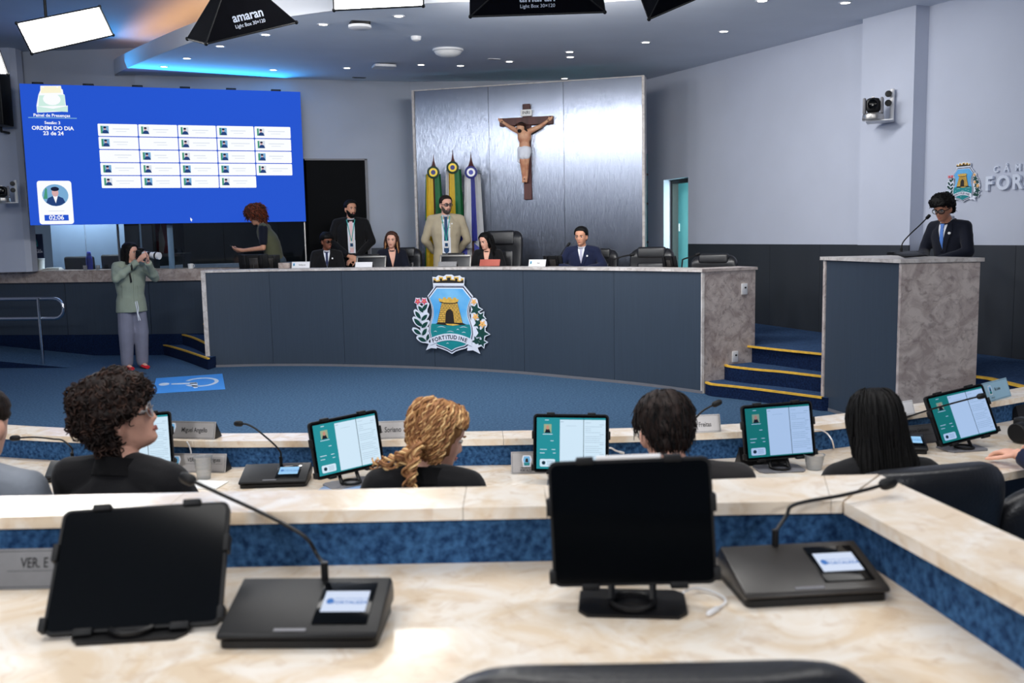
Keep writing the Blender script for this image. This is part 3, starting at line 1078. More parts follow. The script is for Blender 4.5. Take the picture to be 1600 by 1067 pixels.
# near row
p = at(988, 948, z=D2T)
tablet('switched-off black tablet on a stand, largest in front of the short-haired person', (p.x, p.y, D2T), yaw_to(p, 0.0) + R(1), 0.137, -8, R(-2.6), None, 0.035, True)
p = at(200, 997, z=D2T)
tablet('switched-off black tablet leaning far back at the near left, no stand showing', (p.x, p.y + 0.03, D2T), R(6), 0.09, -40, R(-0.6), None, 0.05)
# far row: screens on
far = [((214, 748), -8, 0.145, -6, 0.02, UIM, 'lit tablet half hidden by the curly dark-haired person with glasses'),
       ((548, 757), 24, 0.15, -7, 0.06, UIM, 'lit teal and white tablet tilted beside the blonde curly head'),
       ((893, 757), 0, 0.15, -8, -0.02, UIM, 'lit teal and white tablet partly behind the large switched-off tablet'),
       ((1218, 734), 20, 0.148, -9, 0.045, UIM2, 'lit tablet on a stand between two black jackets, second screen from the right'),
       ((1505, 702), 36, 0.14, -20, 0.16, UIM2, 'lit tablet crossed by a thin black microphone, rightmost screen')]
for (px, py), ya, hc, ti, ro, ui, lab in far:
    p = at(px, py, z=D1T)
    tablet(lab, (p.x, p.y, D1T), yaw_to(p, R(ya)), hc, ti, -ro, ui, 0.02)

# ================================================================== MICROPHONE CONSOLES
M['con_scr'] = emi('console_screen', rgb(150, 200, 240), 1.0)
M['con_scr2'] = emi('console_screen_white', rgb(206, 218, 240), 1.0)
M['con_blue'] = emi('console_print', rgb(70, 120, 190), 1.0)
def console(label, loc, rz, mic, w=0.205, d=0.135, scr=True, dim='con_scr', text='FORTALEZA', top='black', hidden=False, sx=0.045):
    """low wedge with a small screen and a gooseneck; its front faces local -y.  mic: local points of the gooseneck"""
    t = thing('microphone_console', label, 'microphone', loc, rz, 'microphone consoles on the row desks')
    bm = bmesh.new()
    prism(bm, rrect(w - 0.006, d - 0.004, 0.012), 0.001, 0.013)
    obj('base', bm, M['black'], t)
    hf, hb = 0.022, 0.062
    bm = bmesh.new()
    pr = [(-d / 2 + 0.006, 0.013), (d / 2 - 0.004, 0.013), (d / 2 + 0.004, 0.03), (d / 2 - 0.004, hb - 0.012), (d / 2 - 0.018, hb), (-d / 2, hf + 0.004), (-d / 2 - 0.003, hf - 0.004)]
    prism(bm, pr, -w / 2, w / 2, 0, Matrix(((0, 0, 1, 0), (1, 0, 0, 0), (0, 1, 0, 0), (0, 0, 0, 1))))
    bmesh.ops.bevel(bm, geom=bm.edges[:], offset=0.004, segments=2, affect='EDGES', profile=0.5)
    obj('housing', bm, M[top], t)
    slope = math.atan2(hb - hf - 0.004, d - 0.018)
    mt = Matrix.Translation((0, -d / 2, hf + 0.004)) @ Matrix.Rotation(slope, 4, 'X')
    L = (d - 0.02) / math.cos(slope)
    bm = bmesh.new()
    box(bm, mt @ V((sx, L * 0.52, 0.0008)), (0.088, L * 0.74, 0.003), mt.to_3x3(), 0.001)
    obj('screen_bezel', bm, M['blackgloss'], t)
    bm = bmesh.new()
    m3 = mt @ Matrix.Translation((sx, L * 0.53, 0.003))
    face(bm, [m3 @ V(q) for q in ((-0.036, -0.027, 0), (0.036, -0.027, 0), (0.036, 0.027, 0), (-0.036, 0.027, 0))], 0)
    text_bm(bm, 'CÂMARA MUNICIPAL DE', 0.0052, m3 @ Matrix.Translation((0.008, 0.006, 0.0004)), 0, 1)
    text_bm(bm, text, 0.0105, m3 @ Matrix.Translation((0.008, -0.004, 0.0004)), 0, 1, 0.03)
    face(bm, [m3 @ V((-0.025 + 0.006 * math.cos(k * PI / 5), 0.0 + 0.008 * math.sin(k * PI / 5), 0.0004)) for k in range(10)], 1)
    obj('screen', bm, [M[dim], M['con_blue']], t, False)
    bm = bmesh.new()
    box(bm, mt @ V((-0.012, 0.008, 0.0006)), (0.05, 0.006, 0.0016), mt.to_3x3())
    obj('button_strip', bm, M['greyplastic'], t)
    mic = [V(q) for q in mic]
    b0 = mic[0]
    bm = bmesh.new()
    tube(bm, [b0 + V((0, 0, -0.004)), b0 + V((0, 0, 0.034))], 0.0065, 10)
    obj('mic_socket', bm, M['black'], t)
    path = catmull([b0 + V((0, 0, 0.03))] + mic[1:], 7)
    bm = bmesh.new()
    tube(bm, path, 0.0036, 8)
    nk = obj('gooseneck', bm, M['black'], t)
    dr_ = (path[-1] - path[-3]).normalized()
    e = path[-1]
    bm = bmesh.new()
    tube(bm, [e - dr_ * 0.004, e, e + dr_ * 0.006, e + dr_ * 0.026, e + dr_ * 0.034, e + dr_ * 0.037], [0.004, 0.009, 0.0115, 0.0115, 0.008, 0.002], 12)
    obj('mic_head', bm, M['black_case'], nk)
    return t
def loc_pts(loc, rz, pts):
    """world points to the console's own axes"""
    mi = (Matrix.Translation(loc) @ Matrix.Rotation(rz, 4, 'Z')).inverted()
    return [mi @ V(p) for p in pts]

# near left console and its microphone
def place_console(label, px, py, z, rz, neck, dim, top, sx=0.045, base_at=(0.035, 0.045, 0.058), w=0.205, d=0.135, text='FORTALEZA'):
    p = at(px, py, z=z)
    loc = (p.x, p.y, z)
    pts = loc_pts(loc, rz, [at(a, b, y=c) for a, b, c in neck])
    return console(label, loc, rz, [base_at] + pts, w, d, True, dim, text, top, False, sx)
place_console('near left microphone console, black with a small blue and grey screen', 484, 981, D2T, R(-2), [(496, 868, 1.632), (480, 842, 1.64), (450, 822, 1.66), (400, 797, 1.7), (345, 772, 1.75), (302, 752, 1.79)], 'con_scr2', 'black', 0.062, (0.014, 0.058, 0.056), 0.252, 0.16)
place_console('near right microphone console, glossy brown top with a bright white screen', 1250, 919, D2T, R(5), [(1229, 805, 1.665), (1236, 791, 1.67), (1262, 783, 1.675), (1310, 775, 1.69), (1350, 766, 1.71), (1378, 758, 1.73)], 'con_scr2', 'consoletop', 0.065, (-0.025, 0.055, 0.056), 0.252, 0.155)
place_console('microphone console between the curly-haired and the blonde person', 432, 754, D1T, R(3), [(438, 706, 3.46), (428, 694, 3.46), (412, 680, 3.47), (398, 669, 3.48), (386, 663, 3.49), (378, 662, 3.5)], 'con_scr', 'black', 0.05, (0.012, 0.043, 0.056), 0.25, 0.15)
place_console('microphone console hidden behind the short-haired head, only its microphone showing', 1030, 738, D1T, R(-4), [(1064, 690, 3.42), (1076, 668, 3.42), (1088, 652, 3.42), (1098, 642, 3.42), (1108, 636, 3.42), (1114, 633, 3.42)], 'con_scr', 'black', 0.05, (0.05, 0.043, 0.056))
place_console('microphone console beside the long black hair with its blue screen peeping out', 1404, 703, D1T, R(-14), [(1400, 660, 3.55), (1420, 651, 3.56), (1450, 641, 3.57), (1485, 631, 3.59), (1515, 623, 3.6), (1528, 620, 3.61)], 'con_scr', 'black', 0.05, (-0.04, 0.043, 0.056))
place_console('microphone console hidden behind the curly dark hair, thin black neck showing left', 120, 745, D1T, R(14), [(112, 700, 3.55), (98, 688, 3.55), (84, 686, 3.55), (68, 684, 3.55), (50, 683, 3.55), (30, 684, 3.55)], 'con_scr', 'black', 0.05, (-0.02, 0.043, 0.056))

# ================================================================== LED VIDEO WALL
M['led_blue'] = emi('led_blue', rgb(36, 84, 205), 1.0)
M['led_white'] = emi('led_white', rgb(250, 252, 255), 1.0)
M['led_grey'] = emi('led_pale_grey', rgb(214, 222, 232), 1.0)
M['led_cream'] = emi('led_cream', rgb(250, 244, 212), 1.0)
M['led_mint'] = emi('led_mint', rgb(205, 236, 226), 1.0)
M['led_suit'] = emi('led_suit', rgb(36, 66, 120), 1.0)
M['led_skin'] = emi('led_skin', rgb(214, 170, 170), 1.0)
M['led_green'] = emi('led_green', rgb(70, 150, 120), 1.0)
M['led_dark'] = emi('led_dark', rgb(28, 34, 58), 1.0)
M['led_sky'] = emi('led_sky', rgb(120, 170, 210), 1.0)
LED = ['led_blue', 'led_white', 'led_grey', 'led_cream', 'led_mint', 'led_suit', 'led_skin', 'led_green', 'led_dark', 'led_sky']
LM = [M[k] for k in LED]
la, lb = at(47.5, 352, y=12.9), at(478, 344.5, y=14.1)
ltop = at(30, 130.5, y=12.9).z
lx = (lb - la); lx.z = 0
LWd = lx.length
LH = ltop - la.z
lx.normalize()
lm = frame_m(V((la.x, la.y, la.z)), lx, (0, 0, 1))             # local x right, y up, z out toward the room
LPL = (la, lm.to_3x3() @ V((0, 0, 1)))
lmi = lm.inverted()
def L2(px, py):
    p = lmi @ at(px, py, plane=LPL)
    return p.x, p.y
sc = thing('led_video_wall', 'huge bright blue video wall showing a list of white cards and a timer', 'screen', (0, 0, 0))
bm = bmesh.new()
prism(bm, [(0, 0), (LWd, 0), (LWd, LH), (0, LH)], -0.07, -0.004, 0, lm)
obj('cabinet', bm, M['black'], sc, False)
bm = bmesh.new()
face(bm, [lm @ V((x, y, 0)) for x, y in ((0, 0), (LWd, 0), (LWd, LH), (0, LH))])
obj('display', bm, M['led_blue'], sc, False)
for k in range(6):
    bm = bmesh.new()
    box(bm, lm @ V((LWd * (k + 0.35) / 5.9, LH + 0.012, -0.03)), (0.14, 0.06, 0.03), math.atan2(lx.y, lx.x), 0.004)
    obj('clamp', bm, M['black'], sc)
for k in range(3):
    bm = bmesh.new()
    p = lm @ V((LWd * (0.15 + 0.35 * k), LH * 0.9, -0.07))
    tube(bm, [p, p - LPL[1] * 0.5 + V((0, 0, 0.0))], 0.02, 6)
    obj('bracket', bm, M['black'], sc)
def lq(bm, x0, x1, y0, y1, z, mi):
    face(bm, [lm @ V(q) for q in ((x0, y0, z), (x1, y0, z), (x1, y1, z), (x0, y1, z))], mi)
def lrr(bm, x0, x1, y0, y1, z, mi, r):
    face(bm, [lm @ V(((x0 + x1) / 2 + p[0], (y0 + y1) / 2 + p[1], z)) for p in rrect(x1 - x0, y1 - y0, r, 3)], mi)
tl, tr2 = L2(151.5, 192.5), L2(454, 196)
bl = L2(157, 294.5)
cw = (tr2[0] - tl[0]) / 5.0
chh = (tl[1] - bl[1]) / 5.0
rr = random.Random(11)
E_ = 0.0012
for r_ in range(5):
    for c_ in range(5):
        if r_ == 4 and c_ == 4:
            continue
        bm = bmesh.new()
        x0 = tl[0] + c_ * cw + 0.006
        y1 = tl[1] - r_ * chh - 0.006
        x1, y0 = x0 + cw - 0.012, y1 - chh + 0.012
        lrr(bm, x0, x1, y0, y1, E_, 1, 0.012)
        if (r_, c_) not in ((1, 1), (2, 0)):
            px, py, s = x0 + 0.035, y0 + 0.035, 0.105
            lq(bm, px, px + s, py, py + s, 2 * E_, 9 if rr.random() < 0.5 else 2)
            lq(bm, px, px + 0.025, py, py + s, 3 * E_, 7)
            face(bm, [lm @ V((px + a, py + b, 3 * E_)) for a, b in ((0.01, 0), (s, 0), (s * 0.85, 0.04), (s * 0.5, 0.055), (0.03, 0.035))], 5)
            face(bm, [lm @ V((px + 0.055 + 0.016 * math.cos(k * PI / 5), py + 0.066 + 0.02 * math.sin(k * PI / 5), 4 * E_)) for k in range(10)], 6)
            face(bm, [lm @ V((px + 0.055 + 0.02 * math.cos(k * PI / 5), py + 0.082 + 0.014 * math.sin(k * PI / 5), 4.5 * E_)) for k in range(10)], 8)
        lq(bm, x0 + cw * 0.36, x0 + cw * (0.66 + 0.2 * rr.random()), y0 + chh * 0.52, y0 + chh * 0.58, 2 * E_, 2)
        lq(bm, x0 + cw * 0.44, x0 + cw * 0.7, y0 + chh * 0.34, y0 + chh * 0.38, 2 * E_, 2)
        obj('name_card', bm, LM, sc, False)
# emblem, headings
bm = bmesh.new()
def lpoly(pts, mi, z):
    face(bm, [lm @ V((*L2(*p), z)) for p in pts], mi)
lpoly([(58, 166), (59, 176), (83, 173.5), (106, 175), (106, 165.5), (83, 170)], 4, E_)
lpoly([(57, 165), (58, 176), (106, 174), (106, 165), (103, 165), (101, 148), (99, 147), (98, 140), (96, 139), (95, 134), (63, 134), (63, 141), (60, 148)], 1, 0.6 * E_)
lpoly([(64, 135.5), (66, 135.5), (66, 137), (69, 137), (69, 135), (88, 135), (88, 137), (91, 137), (91, 135), (95, 135), (96, 145), (64, 145.5)], 3, 1.5 * E_)
lpoly([(61, 149), (101, 148), (102, 165), (60, 166)], 4, 1.5 * E_)
cx_, cy_ = L2(81, 155)
face(bm, [lm @ V((cx_ + 0.11 * math.cos(k * PI / 8), cy_ + 0.08 * math.sin(k * PI / 8), 2 * E_)) for k in range(16)], 1)
x0, y0 = L2(44, 183.5); x1, _ = L2(120, 183.5)
lq(bm, x0, x1, y0 - 0.006, y0 + 0.006, E_, 9)
obj('emblem', bm, LM, sc, False)
bm = bmesh.new()
for s, px, py, sz, bo in (('Painel de Presenças', 81, 180.5, 0.058, 0.02), ('Sessão: 3', 82, 192, 0.054, 0.022), ('ORDEM DO DIA', 82.5, 200.5, 0.072, 0.026), ('23 de 24', 83.5, 208.5, 0.072, 0.026)):
    text_bm(bm, s, sz, lm @ Matrix.Translation((*L2(px, py), 2 * E_)), 0, 1, bo)
obj('heading_text', bm, LM, sc, False)
bm = bmesh.new()
x0, y1 = L2(57, 282.5); x1, y0 = L2(116, 351)
lrr(bm, x0, x1, y0 + 0.01, y1, E_, 1, 0.035)
cx_, cy_ = L2(86.5, 305)
circ = lambda r1, r2, dx, dy, z, mi: face(bm, [lm @ V((cx_ + dx + r1 * math.cos(k * PI / 12), cy_ + dy + r2 * math.sin(k * PI / 12), z)) for k in range(24)], mi)
circ(0.165, 0.15, 0, 0, 2 * E_, 9)
face(bm, [lm @ V((cx_ + a, cy_ + b, 3 * E_)) for a, b in ((-0.12, -0.1), (-0.06, -0.138), (0.0, -0.149), (0.06, -0.138), (0.12, -0.1), (0.095, -0.04), (0.03, -0.01), (-0.03, -0.01), (-0.095, -0.04))], 5)
face(bm, [lm @ V((cx_ + a, cy_ + b, 3.5 * E_)) for a, b in ((0, -0.11), (0.03, -0.01), (-0.03, -0.01))], 1)
face(bm, [lm @ V((cx_ + a, cy_ + b, 3 * E_)) for a, b in ((-0.15, -0.05), (-0.1, -0.05), (-0.1, 0.09), (-0.12, 0.1))], 7)
circ(0.042, 0.055, 0, 0.035, 4 * E_, 6)
circ(0.052, 0.03, 0, 0.085, 5 * E_, 8)
xa, ya = L2(70, 345); xb, yb = L2(107, 335.5)
lq(bm, xa, xb, ya, yb, 2 * E_, 0)
lq(bm, cx_ - 0.1, cx_ + 0.1, cy_ - 0.22, cy_ - 0.212, 2 * E_, 2)
text_bm(bm, '02:06', 0.085, lm @ Matrix.Translation((*L2(88.5, 340.2), 3 * E_)), 0, 1, 0.02)
obj('timer_card', bm, LM, sc, False)
bm = bmesh.new()
p = L2(299, 343.5)
face(bm, [lm @ V((p[0] + a, p[1] + b, E_)) for a, b in ((-0.012, 0.035), (0.018, 0.0), (0.004, 0.0), (0.008, -0.02), (-0.002, -0.022), (-0.008, -0.004), (-0.014, -0.008))], 1)
obj('pointer', bm, LM, sc, False)

p = lm @ V((LWd * 0.62, LH + 0.06, 0.32))
q_ = lm @ V((LWd * 0.66, LH + 0.75, 1.0))
area_light('blue_uplight', p, q_, 2.6, 0.7, 23, (0.03, 0.4, 0.95), R(160))

# ================================================================== COAT OF ARMS (built flat and layered, as the photo's)
M['c_white'] = mat('crest_white', rgb(226, 232, 246), 0.5, var=0.02)
M['c_navy'] = mat('crest_navy', rgb(24, 30, 62), 0.5, var=0.03)
M['c_sky'] = mat('crest_sky', rgb(60, 160, 230), 0.5, c2=rgb(128, 196, 240), vscale=3)
M['c_sea'] = mat('crest_sea', rgb(14, 136, 142), 0.5, var=0.05)
M['c_gold'] = mat('crest_gold', rgb(222, 178, 80), 0.5, var=0.15, vscale=30)
M['c_leaf'] = mat('crest_leaf', rgb(8, 66, 60), 0.5, var=0.1)
M['c_pink'] = mat('crest_pink', rgb(222, 80, 110), 0.5, var=0.1)
M['c_peach'] = mat('crest_peach', rgb(250, 190, 120), 0.5, var=0.08)
M['c_black'] = mat('crest_black', rgb(30, 22, 14), 0.6, var=0.05)
CM = ['c_white', 'c_navy', 'c_sky', 'c_sea', 'c_gold', 'c_leaf', 'c_pink', 'c_peach', 'c_black']
def clip_below(poly, y):
    out = []
    for p, q in zip(poly, poly[1:] + poly[:1]):
        if p[1] >= y:
            out.append(p)
        if (p[1] - y) * (q[1] - y) < 0:
            t = (y - p[1]) / (q[1] - p[1])
            out.append((p[0] + (q[0] - p[0]) * t, y))
    return out
def crest(root_label, mtx, k, cat='coat of arms'):
    """crest drawn in the units of a picture 1231 wide, centre (620, 560); k metres per unit; mtx: local x right, y up, z out"""
    t = thing('coat_of_arms', root_label, cat)
    P = lambda pts, z: [mtx @ V(((x - 620) * k, (560 - y) * k, z)) for x, y in pts]
    def plate(bm, pts, z0, z1, mi=0):
        prism(bm, [((x - 620) * k, (560 - y) * k) for x, y in pts], z0, z1, mi, mtx)
    def flat(bm, pts, z, mi=0):
        face(bm, P(pts, z), mi)
    half = [(800, 233), (905, 352), (882, 400), (862, 450), (852, 510), (856, 570), (880, 640), (900, 700), (905, 770), (890, 830), (860, 890), (800, 925), (740, 940), (680, 960)]
    sh = half + [(630, 990)] + [(1250 - x, y) for x, y in half[::-1]]
    sh = [(x - 3, y) for x, y in sh]
    scl = lambda f: [(622 + (x - 622) * f, 590 + (y - 590) * f) for x, y in sh]
    TH_ = 0.02
    bm = bmesh.new(); plate(bm, scl(1.04), 0.012, TH_)
    plate(bm, [(402, 124), (448, 128), (478, 106), (545, 118), (580, 98), (650, 98), (680, 118), (750, 108), (775, 130), (812, 132), (800, 250), (410, 250)], 0.012, TH_)
    obj('backing', bm, M['c_white'], t, False)
    bm = bmesh.new(); plate(bm, scl(1.0), TH_, TH_ + 0.002); obj('shield_outline', bm, M['c_navy'], t, False)
    bm = bmesh.new(); plate(bm, scl(0.965), TH_ + 0.002, TH_ + 0.004); obj('shield_border', bm, M['c_white'], t, False)
    bm = bmesh.new(); plate(bm, scl(0.93), TH_ + 0.004, TH_ + 0.006); obj('sky', bm, M['c_sky'], t, False)
    sea = clip_below(scl(0.93), 662)
    bm = bmesh.new(); plate(bm, sea, TH_ + 0.006, TH_ + 0.008)
    obj('sea', bm, M['c_sea'], t, False)
    z = TH_ + 0.0085
    bm = bmesh.new()
    for cx, cy, w in ((505, 695, 60), (790, 692, 55), (620, 745, 50), (425, 748, 24), (790, 752, 30), (580, 882, 20), (715, 720, 20)):
        flat(bm, [(cx - w, cy + 8), (cx - w * 0.4, cy - 3), (cx, cy - 6), (cx + w * 0.4, cy - 3), (cx + w, cy + 8), (cx + w * 0.4, cy + 3), (cx, cy), (cx - w * 0.4, cy + 3)], z)
    obj('wave', bm, M['c_white'], t, False)
    # tower
    bm = bmesh.new()
    flat(bm, [(430, 664), (470, 642), (770, 642), (830, 664), (690, 676), (560, 676)], z + 0.001, 1)
    flat(bm, [(560, 658), (690, 658), (740, 668), (650, 680), (580, 672)], z + 0.0015)
    obj('shore', bm, [M['c_gold'], M['c_black']], t, False)
    bm = bmesh.new()
    zt = z + 0.002
    plate(bm, [(452, 648), (520, 412), (718, 412), (780, 648)], z, zt, 1)
    plate(bm, [(478, 372), (505, 366), (505, 378), (538, 376), (538, 358), (572, 356), (572, 372), (598, 372), (598, 356), (640, 356), (640, 372), (668, 374), (668, 358), (706, 360), (706, 378), (736, 374), (726, 408), (690, 418), (620, 422), (550, 418), (490, 406)], z, zt + 0.001, 0)
    flat(bm, [(490, 404), (550, 416), (620, 420), (690, 416), (724, 404), (720, 414), (690, 428), (620, 432), (550, 428), (500, 414)], zt + 0.0015, 1)
    for r_ in range(10):
        ya, yb = 424 + r_ * 22.4, 424 + r_ * 22.4 + 18
        xl = lambda y: 522 - (y - 412) * 0.288
        xr = lambda y: 718 + (y - 412) * 0.262
        nb = 6
        for i in range(nb + 1):
            f0 = (i - (0.5 if r_ % 2 else 0)) / nb
            f1 = f0 + 1 / nb
            f0, f1 = max(0, f0), min(1, f1)
            if f1 - f0 < 0.02:
                continue
            pp = [(xl(yb) + (xr(yb) - xl(yb)) * f0 + 2, yb), (xl(yb) + (xr(yb) - xl(yb)) * f1 - 2, yb), (xl(ya) + (xr(ya) - xl(ya)) * f1 - 2, ya), (xl(ya) + (xr(ya) - xl(ya)) * f0 + 2, ya)]
            flat(bm, pp, zt + 0.0006, 0)
    door = [(556, 652), (566, 540), (580, 508), (600, 494), (630, 492), (652, 508), (664, 540), (674, 652)]
    flat(bm, door, zt + 0.0012, 1)
    obj('tower', bm, [M['c_gold'], M['c_black']], t, False)
    # mural crown
    bm = bmesh.new()
    plate(bm, [(416, 140), (448, 140), (448, 165), (486, 158), (486, 122), (540, 126), (540, 154), (580, 150), (580, 116), (646, 116), (646, 150), (680, 154), (680, 124), (738, 126), (738, 162), (766, 166), (766, 140), (800, 142), (800, 192), (412, 192)], TH_, TH_ + 0.002, 0)
    flat(bm, [(416, 160), (430, 160), (455, 178), (500, 172), (500, 140), (528, 142), (528, 166), (592, 160), (592, 132), (634, 132), (634, 160), (694, 166), (694, 140), (724, 142), (724, 174), (756, 178), (790, 158), (800, 160), (800, 194), (412, 194)], TH_ + 0.0026, 1)
    obj('mural_crown', bm, [M['c_gold'], M['c_black']], t, False)
    # sprays of leaves and flowers on white backings
    def leaf(bm, x, y, a, l, w, zz, mi=0, grow=0.0):
        pts = []
        for s in range(9):
            f = s / 8.0
            pts.append((f * l - grow * (1 - 2 * f), w * math.sin(PI * f) ** 0.8 * 0.5 + grow))
        for s in range(8, -1, -1):
            f = s / 8.0
            pts.append((f * l - grow * (1 - 2 * f), -w * math.sin(PI * f) ** 0.8 * 0.5 - grow))
        ca, sa = math.cos(R(a)), math.sin(R(a))
        plate(bm, [(x + p * ca - q * sa, y - p * sa - q * ca) for p, q in pts], zz, zz + 0.003, mi)
    LVS = [(265, 535, 130, 95, 42), (250, 520, 48, 110, 44), (230, 610, 128, 110, 46), (240, 630, 42, 105, 44), (232, 695, 136, 125, 50), (238, 715, 40, 110, 44), (228, 790, 150, 110, 44), (245, 805, 55, 105, 46), (295, 870, 160, 115, 46), (300, 860, 65, 90, 40), (250, 700, 130, 60, 26)]
    bm = bmesh.new()
    for x, y, a, l, w in LVS:
        leaf(bm, x, y, a, l + 8, w, 0.011, 0, 14)
    for x, y in ((200, 408), (285, 405)):
        plate(bm, [(x + (52 if i % 2 == 0 else 38) * math.cos(i * PI / 5 + PI / 2), y + (52 if i % 2 == 0 else 38) * math.sin(i * PI / 5 + PI / 2)) for i in range(10)], 0.011, 0.0142)
    plate(bm, [(330, 440), (300, 700), (330, 900), (270, 890), (225, 800), (215, 650), (240, 480), (300, 420)], 0.0105, 0.0138)
    FL = [(922, 405, 36), (938, 572, 40), (1022, 655, 46)]
    ST = [(940, 490, 78, 0), (1000, 572, 62, 20), (970, 650, 70, 10), (1010, 760, 92, 5), (940, 850, 62, 30), (1010, 860, 62, 0)]
    for x, y, r_ in FL:
        plate(bm, [(x + (r_ + 12) * math.cos(i * PI / 6), y + (r_ + 12) * math.sin(i * PI / 6)) for i in range(12)], 0.011, 0.0142)
    star = lambda x, y, r_, a, gr: [(x + (r_ + gr if i % 2 == 0 else r_ * 0.45 + gr) * math.cos(i * PI / 5 + R(a)), y + (r_ + gr if i % 2 == 0 else r_ * 0.45 + gr) * math.sin(i * PI / 5 + R(a))) for i in range(10)]
    for x, y, r_, a in ST:
        plate(bm, star(x, y, r_, a, 15), 0.011, 0.0141)
    plate(bm, [(880, 360), (960, 480), (990, 640), (1000, 760), (960, 900), (880, 880)], 0.0105, 0.0137)
    obj('spray_backing', bm, M['c_white'], t, False)['kind'] = 'stuff'
    for x, y, a, l, w in LVS:
        bm = bmesh.new(); leaf(bm, x, y, a, l, w, 0.0145); obj('leaf', bm, M['c_leaf'], t, False)
    for x, y, r_, a in ST:
        bm = bmesh.new(); plate(bm, star(x, y, r_, a, 0), 0.0145, 0.017); obj('leaf', bm, M['c_leaf'], t, False)
    for i, (x, y, r_) in enumerate([(200, 408, 40), (285, 405, 40)] + FL):
        bm = bmesh.new()
        plate(bm, star(x, y, r_, 90, 4), 0.018, 0.021)
        plate(bm, [(x + 9 * math.cos(q), y + 9 * math.sin(q)) for q in [k_ * PI / 4 for k_ in range(8)]], 0.021, 0.0225, 1)
        obj('flower', bm, [M['c_pink'] if i < 2 else M['c_peach'], M['c_gold']], t, False)
    # ribbon
    arcy = lambda x: 782 + ((x - 625) / 265.0) ** 2 * 62
    xs = [360 + i * 44.2 for i in range(13)]
    bm = bmesh.new()
    rz0, rz1 = TH_ + 0.009, TH_ + 0.013
    plate(bm, [(x, arcy(x) - 14) for x in xs] + [(x, arcy(x) + 66) for x in xs[::-1]], rz0, rz1)
    plate(bm, [(430, 900), (432, 950), (360, 945), (292, 972), (330, 900), (300, 888), (380, 880)], 0.014, TH_ + 0.004)
    plate(bm, [(835, 900), (825, 962), (900, 955), (985, 992), (955, 925), (1010, 902), (890, 870)], 0.014, TH_ + 0.004)
    obj('ribbon', bm, M['c_white'], t, False)
    bm = bmesh.new()
    for x, ch in zip((398, 440, 486, 529, 565, 596, 633, 681, 730, 769, 815), 'FORTITUDINE'):
        y = arcy(x) + 30
        sl = -math.atan(2 * (x - 625) / 265.0 ** 2 * 62)
        text_bm(bm, ch, 62 * k, mtx @ Matrix.Translation(((x - 620) * k, (560 - y) * k, rz1 + 0.001)) @ Matrix.Rotation(sl, 4, 'Z'), 0, 0, 0.03)
    obj('motto', bm, M['c_navy'], t, False)
    return t
# on the curved desk: two points of the front at the crest's edges give the plane
ia, ib = None, None
def on_line(L, px):
    """point of a plan line seen at picture column px (floor level)"""
    best = None
    for a, b in zip(L, L[1:]):
        for k in range(20):
            q = a.lerp(b, k / 20)
            d = (V((q.x, q.y, 0.7)) - cC)
            x = 800 + FPX * d.dot(cR) / d.dot(cF)
            if best is None or abs(x - px) < best[0]:
                best = (abs(x - px), q)
    return best[1]
a_, b_ = on_line(dais2, 650), on_line(dais2, 760)
tx = V((b_.x - a_.x, b_.y - a_.y, 0)).normalized()
tn = V((tx.y, -tx.x, 0))
cp = at(705.5, 492, plane=(V((a_.x, a_.y, 0)) + tn * 0.005, tn))
kk = (b_ - a_).length / 110.0 / 8.207
crest('large painted coat of arms with a golden tower on the front of the big desk', frame_m(cp + tn * 0.012, tx, (0, 0, 1)), kk)

# ---- wall crest and lettering on the right wall
WT = WD
p1, p2 = at(1481, 285, plane=WPL), at(1535, 285, plane=WPL)
kw = (p2 - p1).length / 985.0
crest('smaller coat of arms mounted high on the right wall behind the speaker', frame_m(at(1508, 285, plane=WPL) + WN * 0.002, WT, (0, 0, 1)), kw)
sg = thing('wall_lettering', 'raised white CÂMARA FORTALEZA lettering on the right wall', 'lettering')
p = at(1540, 288.5, plane=WPL)
M['letter'] = mat('white_letter_plastic', rgb(214, 222, 238), 0.45, var=0.02)
xx = 0.0
hgt = 0.175
for ch, adv in zip('FORTALEZA', (0.125, 0.165, 0.14, 0.125, 0.15, 0.115, 0.125, 0.13, 0.15)):
    bm = bmesh.new()
    text_bm(bm, ch, hgt, frame_m(p + WT * (xx + 0.02) + WN * 0.02, WT, (0, 0, 1)), 0.012, 0, 0.035, 'LEFT')
    obj('letter', bm, M['letter'], sg, False)
    xx += adv
p = at(1552, 265.5, plane=WPL)
for i, ch in enumerate('CÂMARA'):
    bm = bmesh.new()
    text_bm(bm, ch, 0.082, frame_m(p + WT * (0.016 + i * 0.115) + WN * 0.012, WT, (0, 0, 1)), 0.008, 0, 0.025, 'LEFT')
    obj('letter', bm, M['letter'], sg, False)

